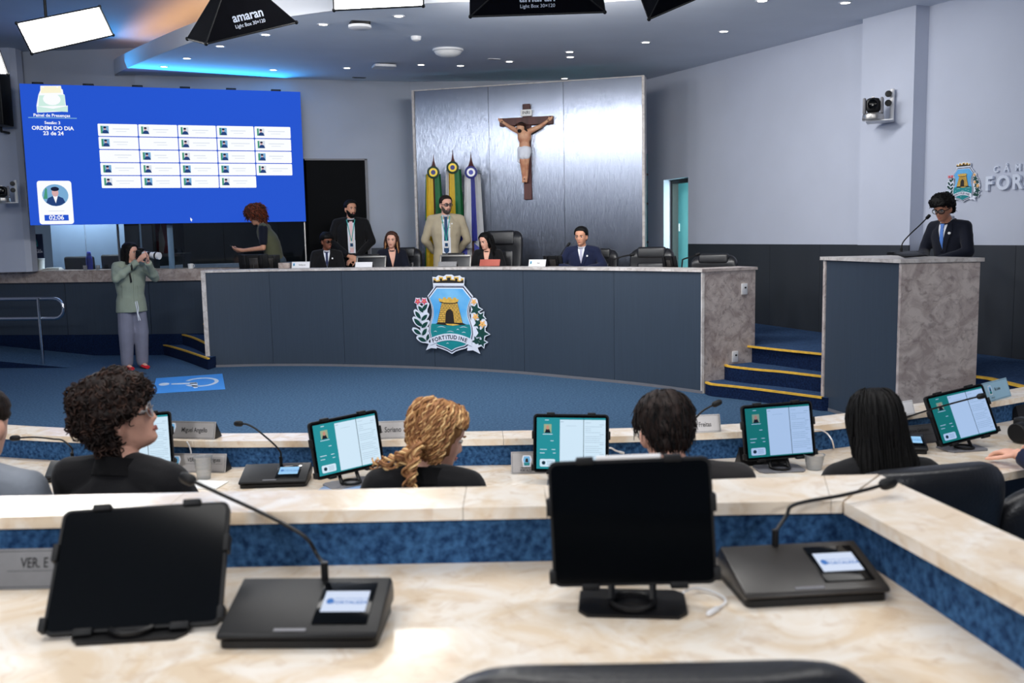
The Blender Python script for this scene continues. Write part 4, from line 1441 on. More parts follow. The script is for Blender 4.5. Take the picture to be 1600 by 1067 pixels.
# ================================================================== CEILING FITTINGS
M['dl_ring'] = mat('downlight_ring', rgb(220, 222, 226), 0.4, var=0.02)
M['dl_lamp'] = emi('downlight_lamp', (1.0, 0.93, 0.82, 1), 12)
dl = None
def on_ceiling(o, p):
    o.location = p
    o.rotation_mode = 'QUATERNION'
    o.rotation_quaternion = (-CPL[1]).to_track_quat('Z', 'Y')
for px, py in ((256, 104), (292, 91), (344, 72), (415, 54), (427, 109), (505, 38), (542, 106), (623, 25), (658, 101), (719.5, 102.5), (796, 96), (890, 81), (891, 89), (882, 122.5), (1009, 66), (1131, 49), (1191, 1), (1321, 4)):
    p = at(px, py, plane=CPL)
    if dl is None:
        dl = thing('downlight', 'small round recessed downlight glowing white in the lowered ceiling', 'ceiling light', p, 0, 'downlights in the lowered ceiling')
        bm = bmesh.new(); lathe(bm, [(0.045, 0.0), (0.062, 0.0), (0.064, 0.006), (0.046, 0.006)], None, 18, 0, False)
        obj('ring', bm, M['dl_ring'], dl)
        bm = bmesh.new(); lathe(bm, [(0.0, 0.003), (0.045, 0.003)], None, 16)
        obj('lamp', bm, M['dl_lamp'], dl)
        on_ceiling(dl, p)
    else:
        on_ceiling(dup(dl, p, 0), p)
def ceil_thing(name, label, cat, px, py, shape, m):
    p = at(px, py, plane=CPL)
    t = thing(name, label, cat, p)
    on_ceiling(t, p)
    for nm, bm, mm in shape():
        obj(nm, bm, mm, t)
    return t
def detector():
    bm = bmesh.new(); lathe(bm, [(0.06, 0), (0.06, 0.015), (0.05, 0.04), (0.02, 0.055), (0, 0.055)], None, 18); yield 'housing', bm, M['white']
    bm = bmesh.new(); lathe(bm, [(0.052, 0.022), (0.0535, 0.03), (0.05, 0.036)], None, 18); yield 'sensor_slot', bm, M['greyplastic']
def dome():
    bm = bmesh.new(); lathe(bm, [(0.19, 0), (0.19, 0.02), (0.175, 0.03)], None, 24); yield 'rim', bm, M['white']
    bm = bmesh.new(); lathe(bm, [(0.175, 0.02), (0.15, 0.06), (0.09, 0.088), (0, 0.095)], None, 24); yield 'diffuser', bm, M['paper']
def ap():
    bm = bmesh.new(); prism(bm, rrect(0.12, 0.12, 0.03), 0, 0.02); yield 'mount', bm, M['greyplastic']
    bm = bmesh.new(); prism(bm, rrect(0.3, 0.3, 0.05), 0.02, 0.05); yield 'cover', bm, M['white']
def ap2():
    bm = bmesh.new(); prism(bm, rrect(0.2, 0.2, 0.03), 0, 0.03); yield 'mount', bm, M['black']
    bm = bmesh.new(); lathe(bm, [(0.12, 0.03), (0.12, 0.055), (0.1, 0.065), (0, 0.068)], None, 20); yield 'cover', bm, M['white']
def vent():
    bm = bmesh.new(); prism(bm, rrect(0.17, 0.07, 0.01), 0, 0.006); yield 'plate', bm, M['white']
    for k in (-0.02, 0, 0.02):
        bm = bmesh.new(); box(bm, (0, k, 0.007), (0.14, 0.006, 0.004)); yield 'slat', bm, M['greyplastic']
def hatch():
    bm = bmesh.new(); prism(bm, rrect(0.2, 0.08, 0.01), 0, 0.006); yield 'plate', bm, M['greyplastic']
    for k in (-0.02, 0, 0.02):
        bm = bmesh.new(); box(bm, (0, k, 0.007), (0.16, 0.006, 0.004)); yield 'slat', bm, M['black']
ceil_thing('smoke_detector', 'small white smoke detector on the lowered ceiling left of the domed lamp', 'smoke detector', 650, 57, detector, None)
ceil_thing('ceiling_dome_light', 'round white domed lamp on the lowered ceiling, unlit', 'ceiling light', 700, 77, dome, None)
ceil_thing('access_point', 'flat square white wireless box on the ceiling above the doorway', 'wireless box', 600, 100, ap, None)
ceil_thing('access_point', 'round white device on a black mount near the top of the ceiling', 'wireless box', 562, 35, ap2, None)
ceil_thing('ceiling_vent', 'small white slotted plate on the ceiling near the steel backdrop', 'vent', 772, 92, vent, None)
ceil_thing('ceiling_vent', 'small dark slotted grille at the rear edge of the lowered ceiling', 'vent', 561, 121, hatch, None)

# ================================================================== SOFTBOXES
M['softlamp'] = emi('softbox_diffuser', (1.0, 0.985, 0.96, 1), SOFTK)
M['softlamp_b'] = emi('softbox_diffuser_weak', (1.0, 0.985, 0.96, 1), SOFTK * 0.5)
M['softback'] = emi('softbox_diffuser_front', (1.0, 0.985, 0.96, 1), SOFTK2)
def softbox(label, c, x, aim, w=1.2, h=0.3, dep=0.34, text=True, lamp='softlamp', hang=True):
    """c: centre of the lit front; x: its long axis; aim: direction it faces"""
    c, x, z = V(c), V(x).normalized(), V(aim)
    z = (z - x * z.dot(x)).normalized()
    y = z.cross(x)
    m = Matrix(((x.x, y.x, z.x, c.x), (x.y, y.y, z.y, c.y), (x.z, y.z, z.z, c.z), (0, 0, 0, 1)))
    t = thing('softbox', label, 'studio light')
    fr = [V((sx * w / 2, sy * h / 2, 0)) for sx, sy in ((-1, -1), (1, -1), (1, 1), (-1, 1))]
    bk = [V((sx * 0.16, sy * 0.06, -dep)) for sx, sy in ((-1, -1), (1, -1), (1, 1), (-1, 1))]
    for i in range(4):
        bm = bmesh.new()
        j = (i + 1) % 4
        q = [fr[i], fr[j], bk[j], bk[i]]
        nrm = (q[1] - q[0]).cross(q[2] - q[0]).normalized() * 0.004
        loft(bm, [[m @ (p + nrm) for p in q], [m @ (p - nrm) for p in q]])
        obj('side_cloth', bm, M['darkcloth'], t, False)
    bm = bmesh.new()
    loft(bm, [[m @ p for p in bk], [m @ (p + V((0, 0, -0.05))) for p in bk]])
    box(bm, m @ V((0, 0, -dep - 0.1)), (0.1, 0.1, 0.12), m.to_3x3())
    obj('lamp_head', bm, M['black'], t)
    bm = bmesh.new()
    for i in range(4):
        j = (i + 1) % 4
        tube(bm, [m @ fr[i], m @ fr[j]], 0.009, 6)
        tube(bm, [m @ (fr[i] * 1.004), m @ bk[i]], 0.006, 5)
        ellipsoid(bm, m @ fr[i], (0.018, 0.018, 0.018), None, 0, 8, 6)
    obj('frame_rods', bm, M['black'], t)
    bm = bmesh.new()
    face(bm, [m @ (p * 0.985 + V((0, 0, -0.006))) for p in fr])
    obj('diffuser', bm, M[lamp], t, False)
    if text:
        q0, q1 = (fr[0] + fr[1]) / 2, (bk[0] + bk[1]) / 2
        up = (q1 - q0).normalized()
        nr = V((1, 0, 0)).cross(up)
        s = -1 if True else 1
        mm = Matrix(((-1, up.x, 0, 0), (0, up.y, 0, 0), (0, up.z, 0, 0), (0, 0, 0, 1)))
        n_ = V((-1, 0, 0)).cross(up)
        if n_.y > 0:
            n_ = -n_
        mm = Matrix(((-1, up.x, n_.x, 0), (0, up.y, n_.y, 0), (0, up.z, n_.z, 0), (0, 0, 0, 1)))
        bm = bmesh.new()
        o1 = q0 + up * 0.145 + n_ * 0.009
        o2 = q0 + up * 0.075 + n_ * 0.009
        text_bm(bm, 'amaran', 0.105, m @ Matrix.Translation(o1) @ mm.to_4x4(), 0.0005, 0, 0.02)
        text_bm(bm, 'Light Box 30×120', 0.042, m @ Matrix.Translation(o2) @ mm.to_4x4(), 0.0005, 0, 0.008)
        obj('printed_text', bm, M['greyplastic'] if False else M['letter'], t, False)
    if hang:
        hp = m @ V((0, 0, -dep - 0.1))
        bm = bmesh.new()
        tube(bm, [hp, V((hp.x, hp.y, UPZ - 0.002))], 0.015, 8)
        obj('hanging_rod', bm, M['black'], t)
    return t
def edge_softbox(label, pa, pb, ya, yb, aim, **kw):
    """softbox whose lower front edge runs between two picture points at depths ya, yb (a is on the box's own right)"""
    a, b = at(*pa, y=ya), at(*pb, y=yb)
    x = (a - b).normalized()
    z = V(aim); z = (z - x * z.dot(x)).normalized()
    y = z.cross(x)
    c = (a + b) / 2 + y * 0.15
    return softbox(label, c, x, z, (a - b).length, 0.3, **kw)
edge_softbox('black cloth studio light at the top centre, its back and printed name toward us', (735, 26), (945, 19), 8.3, 8.3, (0.0, 0.72, -0.69))
edge_softbox('black cloth studio light at the upper left, tilted, its printed name toward us', (322, 68.5), (463, 35), 8.0, 8.6, (0.42, 0.75, -0.6))
edge_softbox('black cloth studio light at the top right of centre, only one corner in view', (1014, 30), (1195, -48), 8.2, 8.0, (-0.3, 0.75, -0.66), lamp='softlamp_b')
# lit faces toward the seats
def face_softbox(label, corners, yl, yr, **kw):
    (a, b, c, d) = corners                                   # top-left, top-right, bottom-right, bottom-left in the picture
    A, B = at(*a, y=yl), at(*b, y=yr)
    D_ = at(*d, y=yl)
    x = (B - A).normalized()
    yv = (A - D_).normalized()
    ctr = (A + B) / 2 - yv * 0.15
    z = x.cross(yv)
    return softbox(label, ctr, x, z, (A - B).length, 0.3, text=False, lamp='softback', **kw)
face_softbox('glowing white studio light panel at the upper left corner', ((31, 36), (160, 10), (171, 57), (43, 78)), 9.3, 10.0)
face_softbox('glowing white studio light panel cut off by the top edge', ((515, -38), (655, -46), (653, 2), (526, 11)), 8.6, 8.4)
face_softbox('glowing studio light at the left edge with its black cloth side showing', ((-120, 55), (-4, 66), (16, 108), (-100, 120)), 8.0, 8.9, dep=0.25)

# ================================================================== CAMERAS, SPEAKER
def ptz(label, p, facing, up_post=True, s=1.0, side=1):
    """small pan-tilt camera on a wall bracket; facing: angle of its front (local -y)"""
    t = thing('robotic_camera', label, 'camera', p, facing)
    bm = bmesh.new(); lathe(bm, [(0, 0.0), (0.1, 0.0), (0.105, 0.012), (0.1, 0.055), (0.085, 0.07), (0, 0.07)], None, 22); obj('base', bm, M['alu'], t)
    for sx in (-1, 1):
        bm = bmesh.new(); box(bm, (sx * 0.082, 0, 0.14), (0.03, 0.11, 0.16), None, 0.012); obj('side_arm', bm, M['greyplastic'], t)
    bm = bmesh.new(); box(bm, (0, -0.01, 0.145), (0.13, 0.14, 0.14), None, 0.03); obj('camera_head', bm, M['black'], t)
    bm = bmesh.new(); lathe(bm, [(0.048, 0), (0.05, 0.02), (0.042, 0.03), (0.034, 0.022), (0, 0.026)], Matrix.Translation((0, -0.075, 0.15)) @ Matrix.Rotation(PI / 2, 4, 'X'), 20); obj('lens', bm, M['blackgloss'], t)
    bm = bmesh.new(); box(bm, (0, -0.05, 0.222), (0.03, 0.02, 0.012), None, 0.002); obj('status_light', bm, M['white'], t)
    bm = bmesh.new(); box(bm, (side * 0.06, 0.1, -0.006), (0.26, 0.3, 0.012), None, 0.003); obj('shelf', bm, M['white'], t)
    bm = bmesh.new(); tube(bm, [(side * 0.17, 0.12, -0.01), (side * 0.17, 0.12, 0.31)], 0.022, 10); obj('post', bm, M['white'], t)
    for z in (0.17, 0.26):
        bm = bmesh.new(); lathe(bm, [(0, 0), (0.032, 0), (0.032, 0.02), (0, 0.024)], Matrix.Translation((side * 0.135, 0.09, z)) @ Matrix.Rotation(PI / 2, 4, 'X'), 14); obj('clamp_knob', bm, M['black'], t)
    bm = bmesh.new(); tube(bm, [(side * 0.17, 0.12, 0.24), (side * 0.17, 0.32, 0.24)], 0.012, 6); obj('wall_arm', bm, M['greyplastic'], t)
    return t
p = at(1364, 188, plane=(WA + WN * 0.42, WN))
ptz('silver and black robotic camera bracketed to the pilaster on the right wall', p, math.atan2(WN.x, -WN.y) + R(45))
p = at(4, 316, y=13.0)
ptz('robotic camera with a silver base at the left edge beside the video wall', p, R(25), side=1)
spk = thing('loudspeaker', 'dark loudspeaker box on the left column at the picture edge', 'speaker', at(-8, 156, y=13.2))
bm = bmesh.new(); box(bm, (0, 0, 0), (0.34, 0.28, 0.72), None, 0.02); obj('cabinet', bm, M['black'], spk)
bm = bmesh.new(); box(bm, (0, -0.143, 0), (0.3, 0.008, 0.66), None, 0.003); obj('grille', bm, M['black_case'], spk)
bm = bmesh.new(); tube(bm, [(0, 0.1, -0.3), (0, 0.1, -0.42), (0, 0.3, -0.42)], 0.02, 6); obj('wall_bracket', bm, M['black'], spk)

# ================================================================== RAILING AND FLOOR STICKER
rp = at(68, 573, z=0)
rl = thing('handrail', 'chrome tubular handrail with a rounded end at far left', 'handrail')
ra = V((-1, 0.12, 0)).normalized()
zt, zb = at(62, 467, y=rp.y).z, at(64, 498, y=rp.y).z
e = at(84, 467, y=rp.y)
E0 = V((e.x, e.y, 0))
pts = [E0 + ra * 2.6 + V((0, 0, zt)), E0 + V((0, 0, zt))]
rr_ = (zt - zb) / 2
pts += [E0 - ra * rr_ * math.sin(k * PI / 8) * 1.0 + V((0, 0, zt - rr_ + rr_ * math.cos(k * PI / 8))) for k in range(1, 8)]
pts += [E0 + V((0, 0, zb)), E0 + ra * 2.6 + V((0, 0, zb))]
bm = bmesh.new(); tube(bm, pts, 0.024, 10); obj('rail_loop', bm, M['chrome'], rl)
for k in (0.0, 1.45):
    q = V((rp.x, rp.y, 0)) + ra * k
    bm = bmesh.new(); tube(bm, [(q.x, q.y, 0.001 if k == 0 else 0.18), (q.x, q.y, zt + 0.01)], 0.022, 10); obj('post', bm, M['chrome'], rl)
    bm = bmesh.new(); lathe(bm, [(0, 0), (0.05, 0), (0.05, 0.006), (0.024, 0.012)], Matrix.Translation((q.x, q.y, 0.001 if k == 0 else 0.18)), 14); obj('foot_plate', bm, M['chrome'], rl)
M['sticker'] = mat('bright_blue_vinyl', rgb(64, 150, 236), 0.5, var=0.04, vscale=3)
M['stickerw'] = mat('white_vinyl', rgb(210, 224, 240), 0.5, var=0.03)
q = [at(px, py, z=0.002) for px, py in ((244, 591), (347.5, 584), (352, 608), (238, 615))]
sk = thing('accessibility_sticker', 'light blue floor sticker with a white wheelchair symbol', 'sticker')
bm = bmesh.new()
prism(bm, [(p.x, p.y) for p in q], 0.001, 0.004); obj('vinyl', bm, M['sticker'], sk, False)
bm = bmesh.new()
o0 = (q[0] + q[1] + q[2] + q[3]) / 4
ux = (q[1] - q[0]).normalized(); uy = (q[0] - q[3]).normalized()
G = lambda a, b: (o0.x + ux.x * a + uy.x * b, o0.y + ux.y * a + uy.y * b)
# the symbol lies on its side: head to the left, wheel to the right
ring = [G(0.13 + 0.2 * math.cos(R(a)), 0.02 + 0.36 * math.sin(R(a))) for a in range(-150, 151, 15)]
ring2 = [G(0.13 + 0.155 * math.cos(R(a)), 0.02 + 0.29 * math.sin(R(a))) for a in range(150, -151, -15)]
for i in range(len(ring) - 1):
    prism(bm, [ring[i], ring[i + 1], ring2[-2 - i], ring2[-1 - i]], 0.0045, 0.006)
prism(bm, [G(-0.2, 0.06), G(0.08, 0.02), G(0.08, -0.1), G(-0.2, -0.02)], 0.0045, 0.006)
prism(bm, [G(0.0, -0.02), G(0.09, -0.02), G(0.09, -0.42), G(0.05, -0.42)], 0.0045, 0.006)
prism(bm, [G(-0.28 + 0.06 * math.cos(k * PI / 6), 0.05 + 0.11 * math.sin(k * PI / 6)) for k in range(12)], 0.0045, 0.006)
obj('wheelchair_symbol', bm, M['stickerw'], sk, False)

# ================================================================== CRUCIFIX
xc = at(825, 238, plane=SPL)
xm_ = frame_m(V((xc.x, xc.y, 0)) + sn * 0.006, sd, (0, 0, 1))
xz = lambda px, py: (xm_.inverted() @ at(px, py, plane=SPL))
cr = thing('crucifix', 'dark red wooden crucifix with painted figure on the steel backdrop', 'crucifix')
zt_, zb_ = xz(824, 163).y, xz(826, 312).y
def xbox(name, x0, x1, y0, y1, z0, z1, m, slant=0.0):
    bm = bmesh.new()
    prism(bm, [(x0, y0), (x1, y0), (x1, y1), (x0, y1)], z0, z1, 0, xm_)
    bmesh.ops.bevel(bm, geom=bm.edges[:], offset=0.006, segments=1, affect='EDGES', profile=0.5)
    return obj(name, bm, m, cr, False)
hw_ = 0.5 * (xz(830.5, 200).x - xz(818.5, 200).x)
xbox('upright', -hw_, hw_, zb_, zt_, 0.0, 0.05, M['wood'])
cyb = xz(824, 190).y
xbox('crossbeam', xz(782.5, 190).x, xz(866, 190).x, cyb - 0.055, cyb + 0.055, 0.012, 0.062, M['wood'])
ny_ = xz(824, 177).y
xbox('name_plate', -0.082, 0.082, ny_ - 0.045, ny_ + 0.045, 0.05, 0.062, M['paper'])
bm = bmesh.new()
text_bm(bm, 'INRI', 0.06, xm_ @ Matrix.Translation((0, ny_, 0.0635)), 0, 0, 0.01)
obj('lettering', bm, M['ink'], cr, False)

# ================================================================== NAMEPLATES
M['plate'] = mat('nameplate_aluminium', rgb(196, 192, 190), 0.34, metal=0.7, var=0.04, vscale=30, stretch=(1, 0.05, 1))
M['plate_dark'] = mat('nameplate_dark_steel', rgb(120, 120, 122), 0.35, metal=0.7, var=0.06, vscale=30, stretch=(1, 0.05, 1))
M['plate_blue'] = mat('nameplate_pale_blue', rgb(150, 190, 214), 0.5, var=0.03)
M['plate_white'] = mat('nameplate_white', rgb(232, 232, 236), 0.5, var=0.02)
def nameplate(label, p, rz, w=0.2, h=0.075, lines=(), logo=True, m='plate', lean=18, dep=0.05, back=True, rule=False, big=0.026, tx=0.0, lx=None):
    """tent plate; its printed face leans back and faces local -y"""
    t = thing('nameplate', label, 'nameplate', p, rz, 'nameplates on the desks')
    mt = Matrix.Rotation(-R(lean), 4, 'X')
    bm = bmesh.new()
    box(bm, mt @ V((0, 0.0, h / 2 + 0.001)), (w, 0.003, h), mt.to_3x3())
    obj('plate', bm, M[m], t, False)
    top = mt @ V((0, 0, h))
    bm = bmesh.new()
    ys = top.y
    a = [(-w / 2 + 0.001, 0.002, 0.002), (-w / 2 + 0.001, ys + 0.002, top.z - 0.002), (-w / 2 + 0.001, ys * 2 + dep * 0.4, 0.002)]
    loft(bm, [[V(q) for q in a], [V((q[0] + w - 0.002, q[1], q[2])) for q in a]])
    obj('tent_back', bm, M['black'], t, False)
    fm = mt @ Matrix.Translation((0, -0.0018, h / 2 + 0.001)) @ Matrix.Rotation(PI / 2, 4, 'X')
    bm = bmesh.new()
    e = 0.0004
    for x0, x1, y0, y1 in ((-w / 2 + 0.004, w / 2 - 0.004, h / 2 - 0.005, h / 2 - 0.004), (-w / 2 + 0.004, w / 2 - 0.004, -h / 2 + 0.004, -h / 2 + 0.005), (-w / 2 + 0.004, -w / 2 + 0.005, -h / 2 + 0.004, h / 2 - 0.004), (w / 2 - 0.005, w / 2 - 0.004, -h / 2 + 0.004, h / 2 - 0.004)):
        face(bm, [fm @ V(q) for q in ((x0, y0, e), (x1, y0, e), (x1, y1, e), (x0, y1, e))])
    for s, sz, x, y in lines:
        text_bm(bm, s, sz, fm @ Matrix.Translation((x + tx, y, e)), 0, 0, 0.012, 'CENTER', 0.72)
    if rule:
        face(bm, [fm @ V(q) for q in ((-w * 0.22, -0.004, e), (w * 0.44, -0.004, e), (w * 0.44, -0.0032, e), (-w * 0.22, -0.0032, e))])
    obj('printing', bm, M['ink'], t, False)
    if logo:
        bm = bmesh.new()
        cx = -w / 2 + 0.032 if lx is None else lx
        pl = lambda pts, z, mi: face(bm, [fm @ V((cx + q[0] * 0.02, 0.006 + q[1] * 0.022, z)) for q in pts], mi)
        pl([(-1, 0.3), (-0.7, 1), (0.7, 1), (1, 0.3), (0.8, -0.4), (0.7, -1), (-0.7, -1), (-0.8, -0.4)], e, 0)
        pl([(-0.7, 0.2), (-0.5, 0.8), (0.5, 0.8), (0.7, 0.2), (0.55, -0.3), (-0.55, -0.3)], 2 * e, 1)
        pl([(-0.3, -0.2), (-0.2, 0.45), (0.2, 0.45), (0.3, -0.2)], 3 * e, 2)
        pl([(-0.6, -0.3), (0.6, -0.3), (0.5, -0.8), (-0.5, -0.8)], 2 * e, 3)
        obj('crest_print', bm, [M['c_white'], M['c_sky'], M['c_black'], M['c_sea']], t, False)
    return t
def np_at(label, pl, pr2, z, depth=0.0, **kw):
    """lower corners of the plate in the picture, standing at height z"""
    a, b = at(*pl, z=z), at(*pr2, z=z)
    d = b - a
    w = d.length
    c = (a + b) / 2
    return nameplate(label, (c.x, c.y, z), math.atan2(d.y, d.x), w, **kw)
np_at('silver nameplate on the ledge reading Miguel Angello', (258, 685), (335, 687), D1C, h=0.072, lines=[('Miguel Angello', 0.027, 0.018, 0.0)], lx=-0.085)
np_at('pale nameplate on the ledge reading Soriano, half behind the blonde curls', (560, 688), (660, 684), D1C, h=0.072, lines=[('L. Soriano', 0.03, 0.0, 0.0)], lx=-0.09)
np_at('nameplate on the ledge hidden behind the middle tablet, only its top edge showing', (868, 686), (937, 683), D1C, h=0.08, lines=[])
np_at('silver nameplate on the ledge reading Freitas behind the thin microphone', (1040, 679), (1127, 675), D1C, h=0.072, lines=[('Natália Freitas', 0.027, 0.02, -0.004)], logo=False)
np_at('white nameplate on the ledge just right of the long black hair', (1360, 659), (1430, 647), D1C, h=0.062, lines=[('Vitor', 0.026, 0.03, 0.0)], m='plate_white', logo=False)
np_at('pale blue nameplate on the ledge at far right behind the microphone head', (1538, 631), (1580, 619), D1C, h=0.09, lines=[('Elis Larine', 0.02, 0.02, 0.005), ('FORTALEZA', 0.009, -0.045, -0.03)], m='plate_blue', lx=-0.052)
np_at('silver nameplate behind the plastic cup reading VER. Fábio Rodrigues', (262, 738), (352, 739), D1T, h=0.075, lines=[('VER. Fábio Rodrigues', 0.022, 0.028, 0.012)], rule=True)
np_at('nameplate showing a small crest, between the blonde head and the middle tablet', (799, 741), (900, 739), D1T, h=0.085, lines=[('CÂMARA MUNICIPAL DE', 0.0065, -0.064, -0.02), ('FORTALEZA', 0.013, -0.064, -0.03)], rule=True, lx=-0.064)
np_at('grey nameplate reading VER Adriana Gerônimo PSOL right of the long black hair', (1385, 700), (1475, 690), D1T, h=0.082, lines=[('VERª. Adriana Gerônimo', 0.02, 0.01, 0.016), ('PSOL', 0.024, 0.012, -0.018)], rule=True, m='plate_dark', logo=False)
np_at('near grey nameplate at the left edge reading VER. E', (-44, 923), (150, 919), D2T, h=0.073, lines=[('VER. E', 0.026, 0.0, 0.01)], rule=True, m='plate_dark', lx=-0.085, lean=14)
# two plates turned away: their black backs
def np_back(label, pl, pr2, z, w, h, rzextra):
    a, b = at(*pl, z=z), at(*pr2, z=z)
    c = (a + b) / 2
    return nameplate(label, (c.x, c.y + 0.02, z), math.atan2(b.y - a.y, b.x - a.x) + rzextra, w, h, (), False, 'black')
t = np_back('black plate with a small coloured crest behind the second tablet from the right', (1160, 731), (1232, 727), D1T, 0.19, 0.075, 0)
bm = bmesh.new()
mt = Matrix.Rotation(-R(18), 4, 'X') @ Matrix.Translation((-0.06, -0.003, 0.042)) @ Matrix.Rotation(PI / 2, 4, 'X')
face(bm, [mt @ V((x * 0.012, y * 0.018, 0)) for x, y in ((-1, 0.4), (-0.6, 1), (0.6, 1), (1, 0.4), (0.8, -1), (-0.8, -1))], 0)
face(bm, [mt @ V((x * 0.007, y * 0.011, 0.0005)) for x, y in ((-1, 1), (1, 1), (1, -1), (-1, -1))], 1)
obj('crest_print', bm, [M['c_sky'], M['c_sea']], t, False)
np_back('black tent nameplate at the right edge above the camera lens', (1582, 663), (1650, 650), D1T, 0.2, 0.075, 0)

# ================================================================== CUPS, NAPKIN, CABLES
def cup(label, px, py, z, r=0.035, h=0.085):
    p = at(px, py, z=z)
    t = thing('plastic_cup', label, 'cup', (p.x, p.y, z))
    bm = bmesh.new()
    lathe(bm, [(0.0, 0.001), (r * 0.72, 0.001), (r, h), (r * 1.06, h + 0.001), (r * 1.06, h + 0.004), (r * 0.97, h), (r * 0.69, 0.004), (0, 0.004)], None, 20)
    obj('cup_wall', bm, M['cupplastic'], t)
    bm = bmesh.new()
    for k in range(3):
        z_ = h * (0.3 + 0.2 * k)
        rr_ = r * (0.72 + 0.28 * z_ / h) + 0.0004
        lathe(bm, [(rr_, z_), (rr_ + 0.0008, z_ + 0.0015), (rr_ + 0.0004, z_ + 0.003)], None, 20, 0, False)
    obj('ribs', bm, M['cupplastic'], t)
    return t
M['cupplastic'] = mat('translucent_white_plastic', rgb(244, 246, 248), 0.22, trans=0.8, var=0.02)
cup('translucent plastic cup beside the silver nameplate left', 319, 748, D1T)
cup('clear empty plastic cup right of the second tablet from the right', 1272, 733, D1T, 0.038, 0.055)
p = at(322, 758, z=D1T)
bm = bmesh.new()
prism(bm, [(p.x - 0.07, p.y - 0.05), (p.x + 0.06, p.y - 0.07), (p.x + 0.075, p.y + 0.03), (p.x - 0.045, p.y + 0.06)], D1T + 0.001, D1T + 0.006)
tag(obj('napkin', bm, M['paper'], None, False), 'folded white paper napkin in front of the plastic cup', 'napkin')
p = at(545, 755, z=D1T)
bm = bmesh.new()
prism(bm, [(p.x - 0.1, p.y - 0.12), (p.x + 0.1, p.y - 0.12), (p.x + 0.09, p.y + 0.05), (p.x - 0.07, p.y + 0.02)], D1T + 0.001, D1T + 0.004)
M['folder'] = mat('blue_folder', rgb(120, 150, 190), 0.5, var=0.05)
tag(obj('paper_folder', bm, M['folder'], None, False), 'pale blue paper lying under the tilted tablet beside the blonde person', 'paper')
def cable(label, pts, r=0.0022, m='white', plug=True):
    t = thing('charging_cable', label, 'cable')
    bm = bmesh.new()
    P = catmull(pts, 8)
    tube(bm, P, r, 6)
    obj('cord', bm, M[m], t)
    if plug:
        d = (P[-1] - P[-4]).normalized()
        bm = bmesh.new(); tube(bm, [P[-1] - d * 0.004, P[-1], P[-1] + d * 0.026, P[-1] + d * 0.03], [0.003, 0.0048, 0.0048, 0.003], 8)
        obj('plug', bm, M[m], t)
    return t
zc = D2T + 0.005
cable('white charging cable lying beside the large near tablet', [at(1068, 925, z=D2T + 0.03), at(1085, 919, z=zc + 0.004), at(1110, 923, z=zc), at(1130, 933, z=zc), at(1133, 942, z=zc), at(1120, 951, z=zc)])
zc = D1T + 0.004
cable('white charging cable left of the Miguel Angello plate', [at(274, 729, z=zc), at(290, 726, z=zc + 0.01), at(298, 712, z=zc + 0.05), at(297, 700, z=D1C + 0.004 - 0.03), at(292, 690, z=D1C + 0.003)], 0.003, 'white', False)
cable('white charging cable between the middle tablet and the short-haired head', [at(948, 700, z=D1T + 0.09), at(955, 700, z=D1T + 0.09), at(962, 704, z=D1T + 0.07), at(968, 706, z=D1T + 0.06)], 0.0035, 'white', True)
cable('white charging cable right of the second tablet from the right', [at(1265, 672, z=D1C + 0.004), at(1282, 672, z=D1C + 0.004), at(1292, 677, y=3.70), at(1300, 688, y=3.66), at(1303, 700, z=zc)], 0.003, 'white', False)
cable('white charging cable looped right of the rightmost tablet', [at(1536, 658, z=D1T + 0.07), at(1541, 646, z=D1T + 0.09), at(1543, 645, z=D1C + 0.02 - 0.05), at(1544, 655, z=D1T + 0.05), at(1540, 664, z=D1T + 0.02), at(1533, 668, z=zc)], 0.0035, 'white', False)

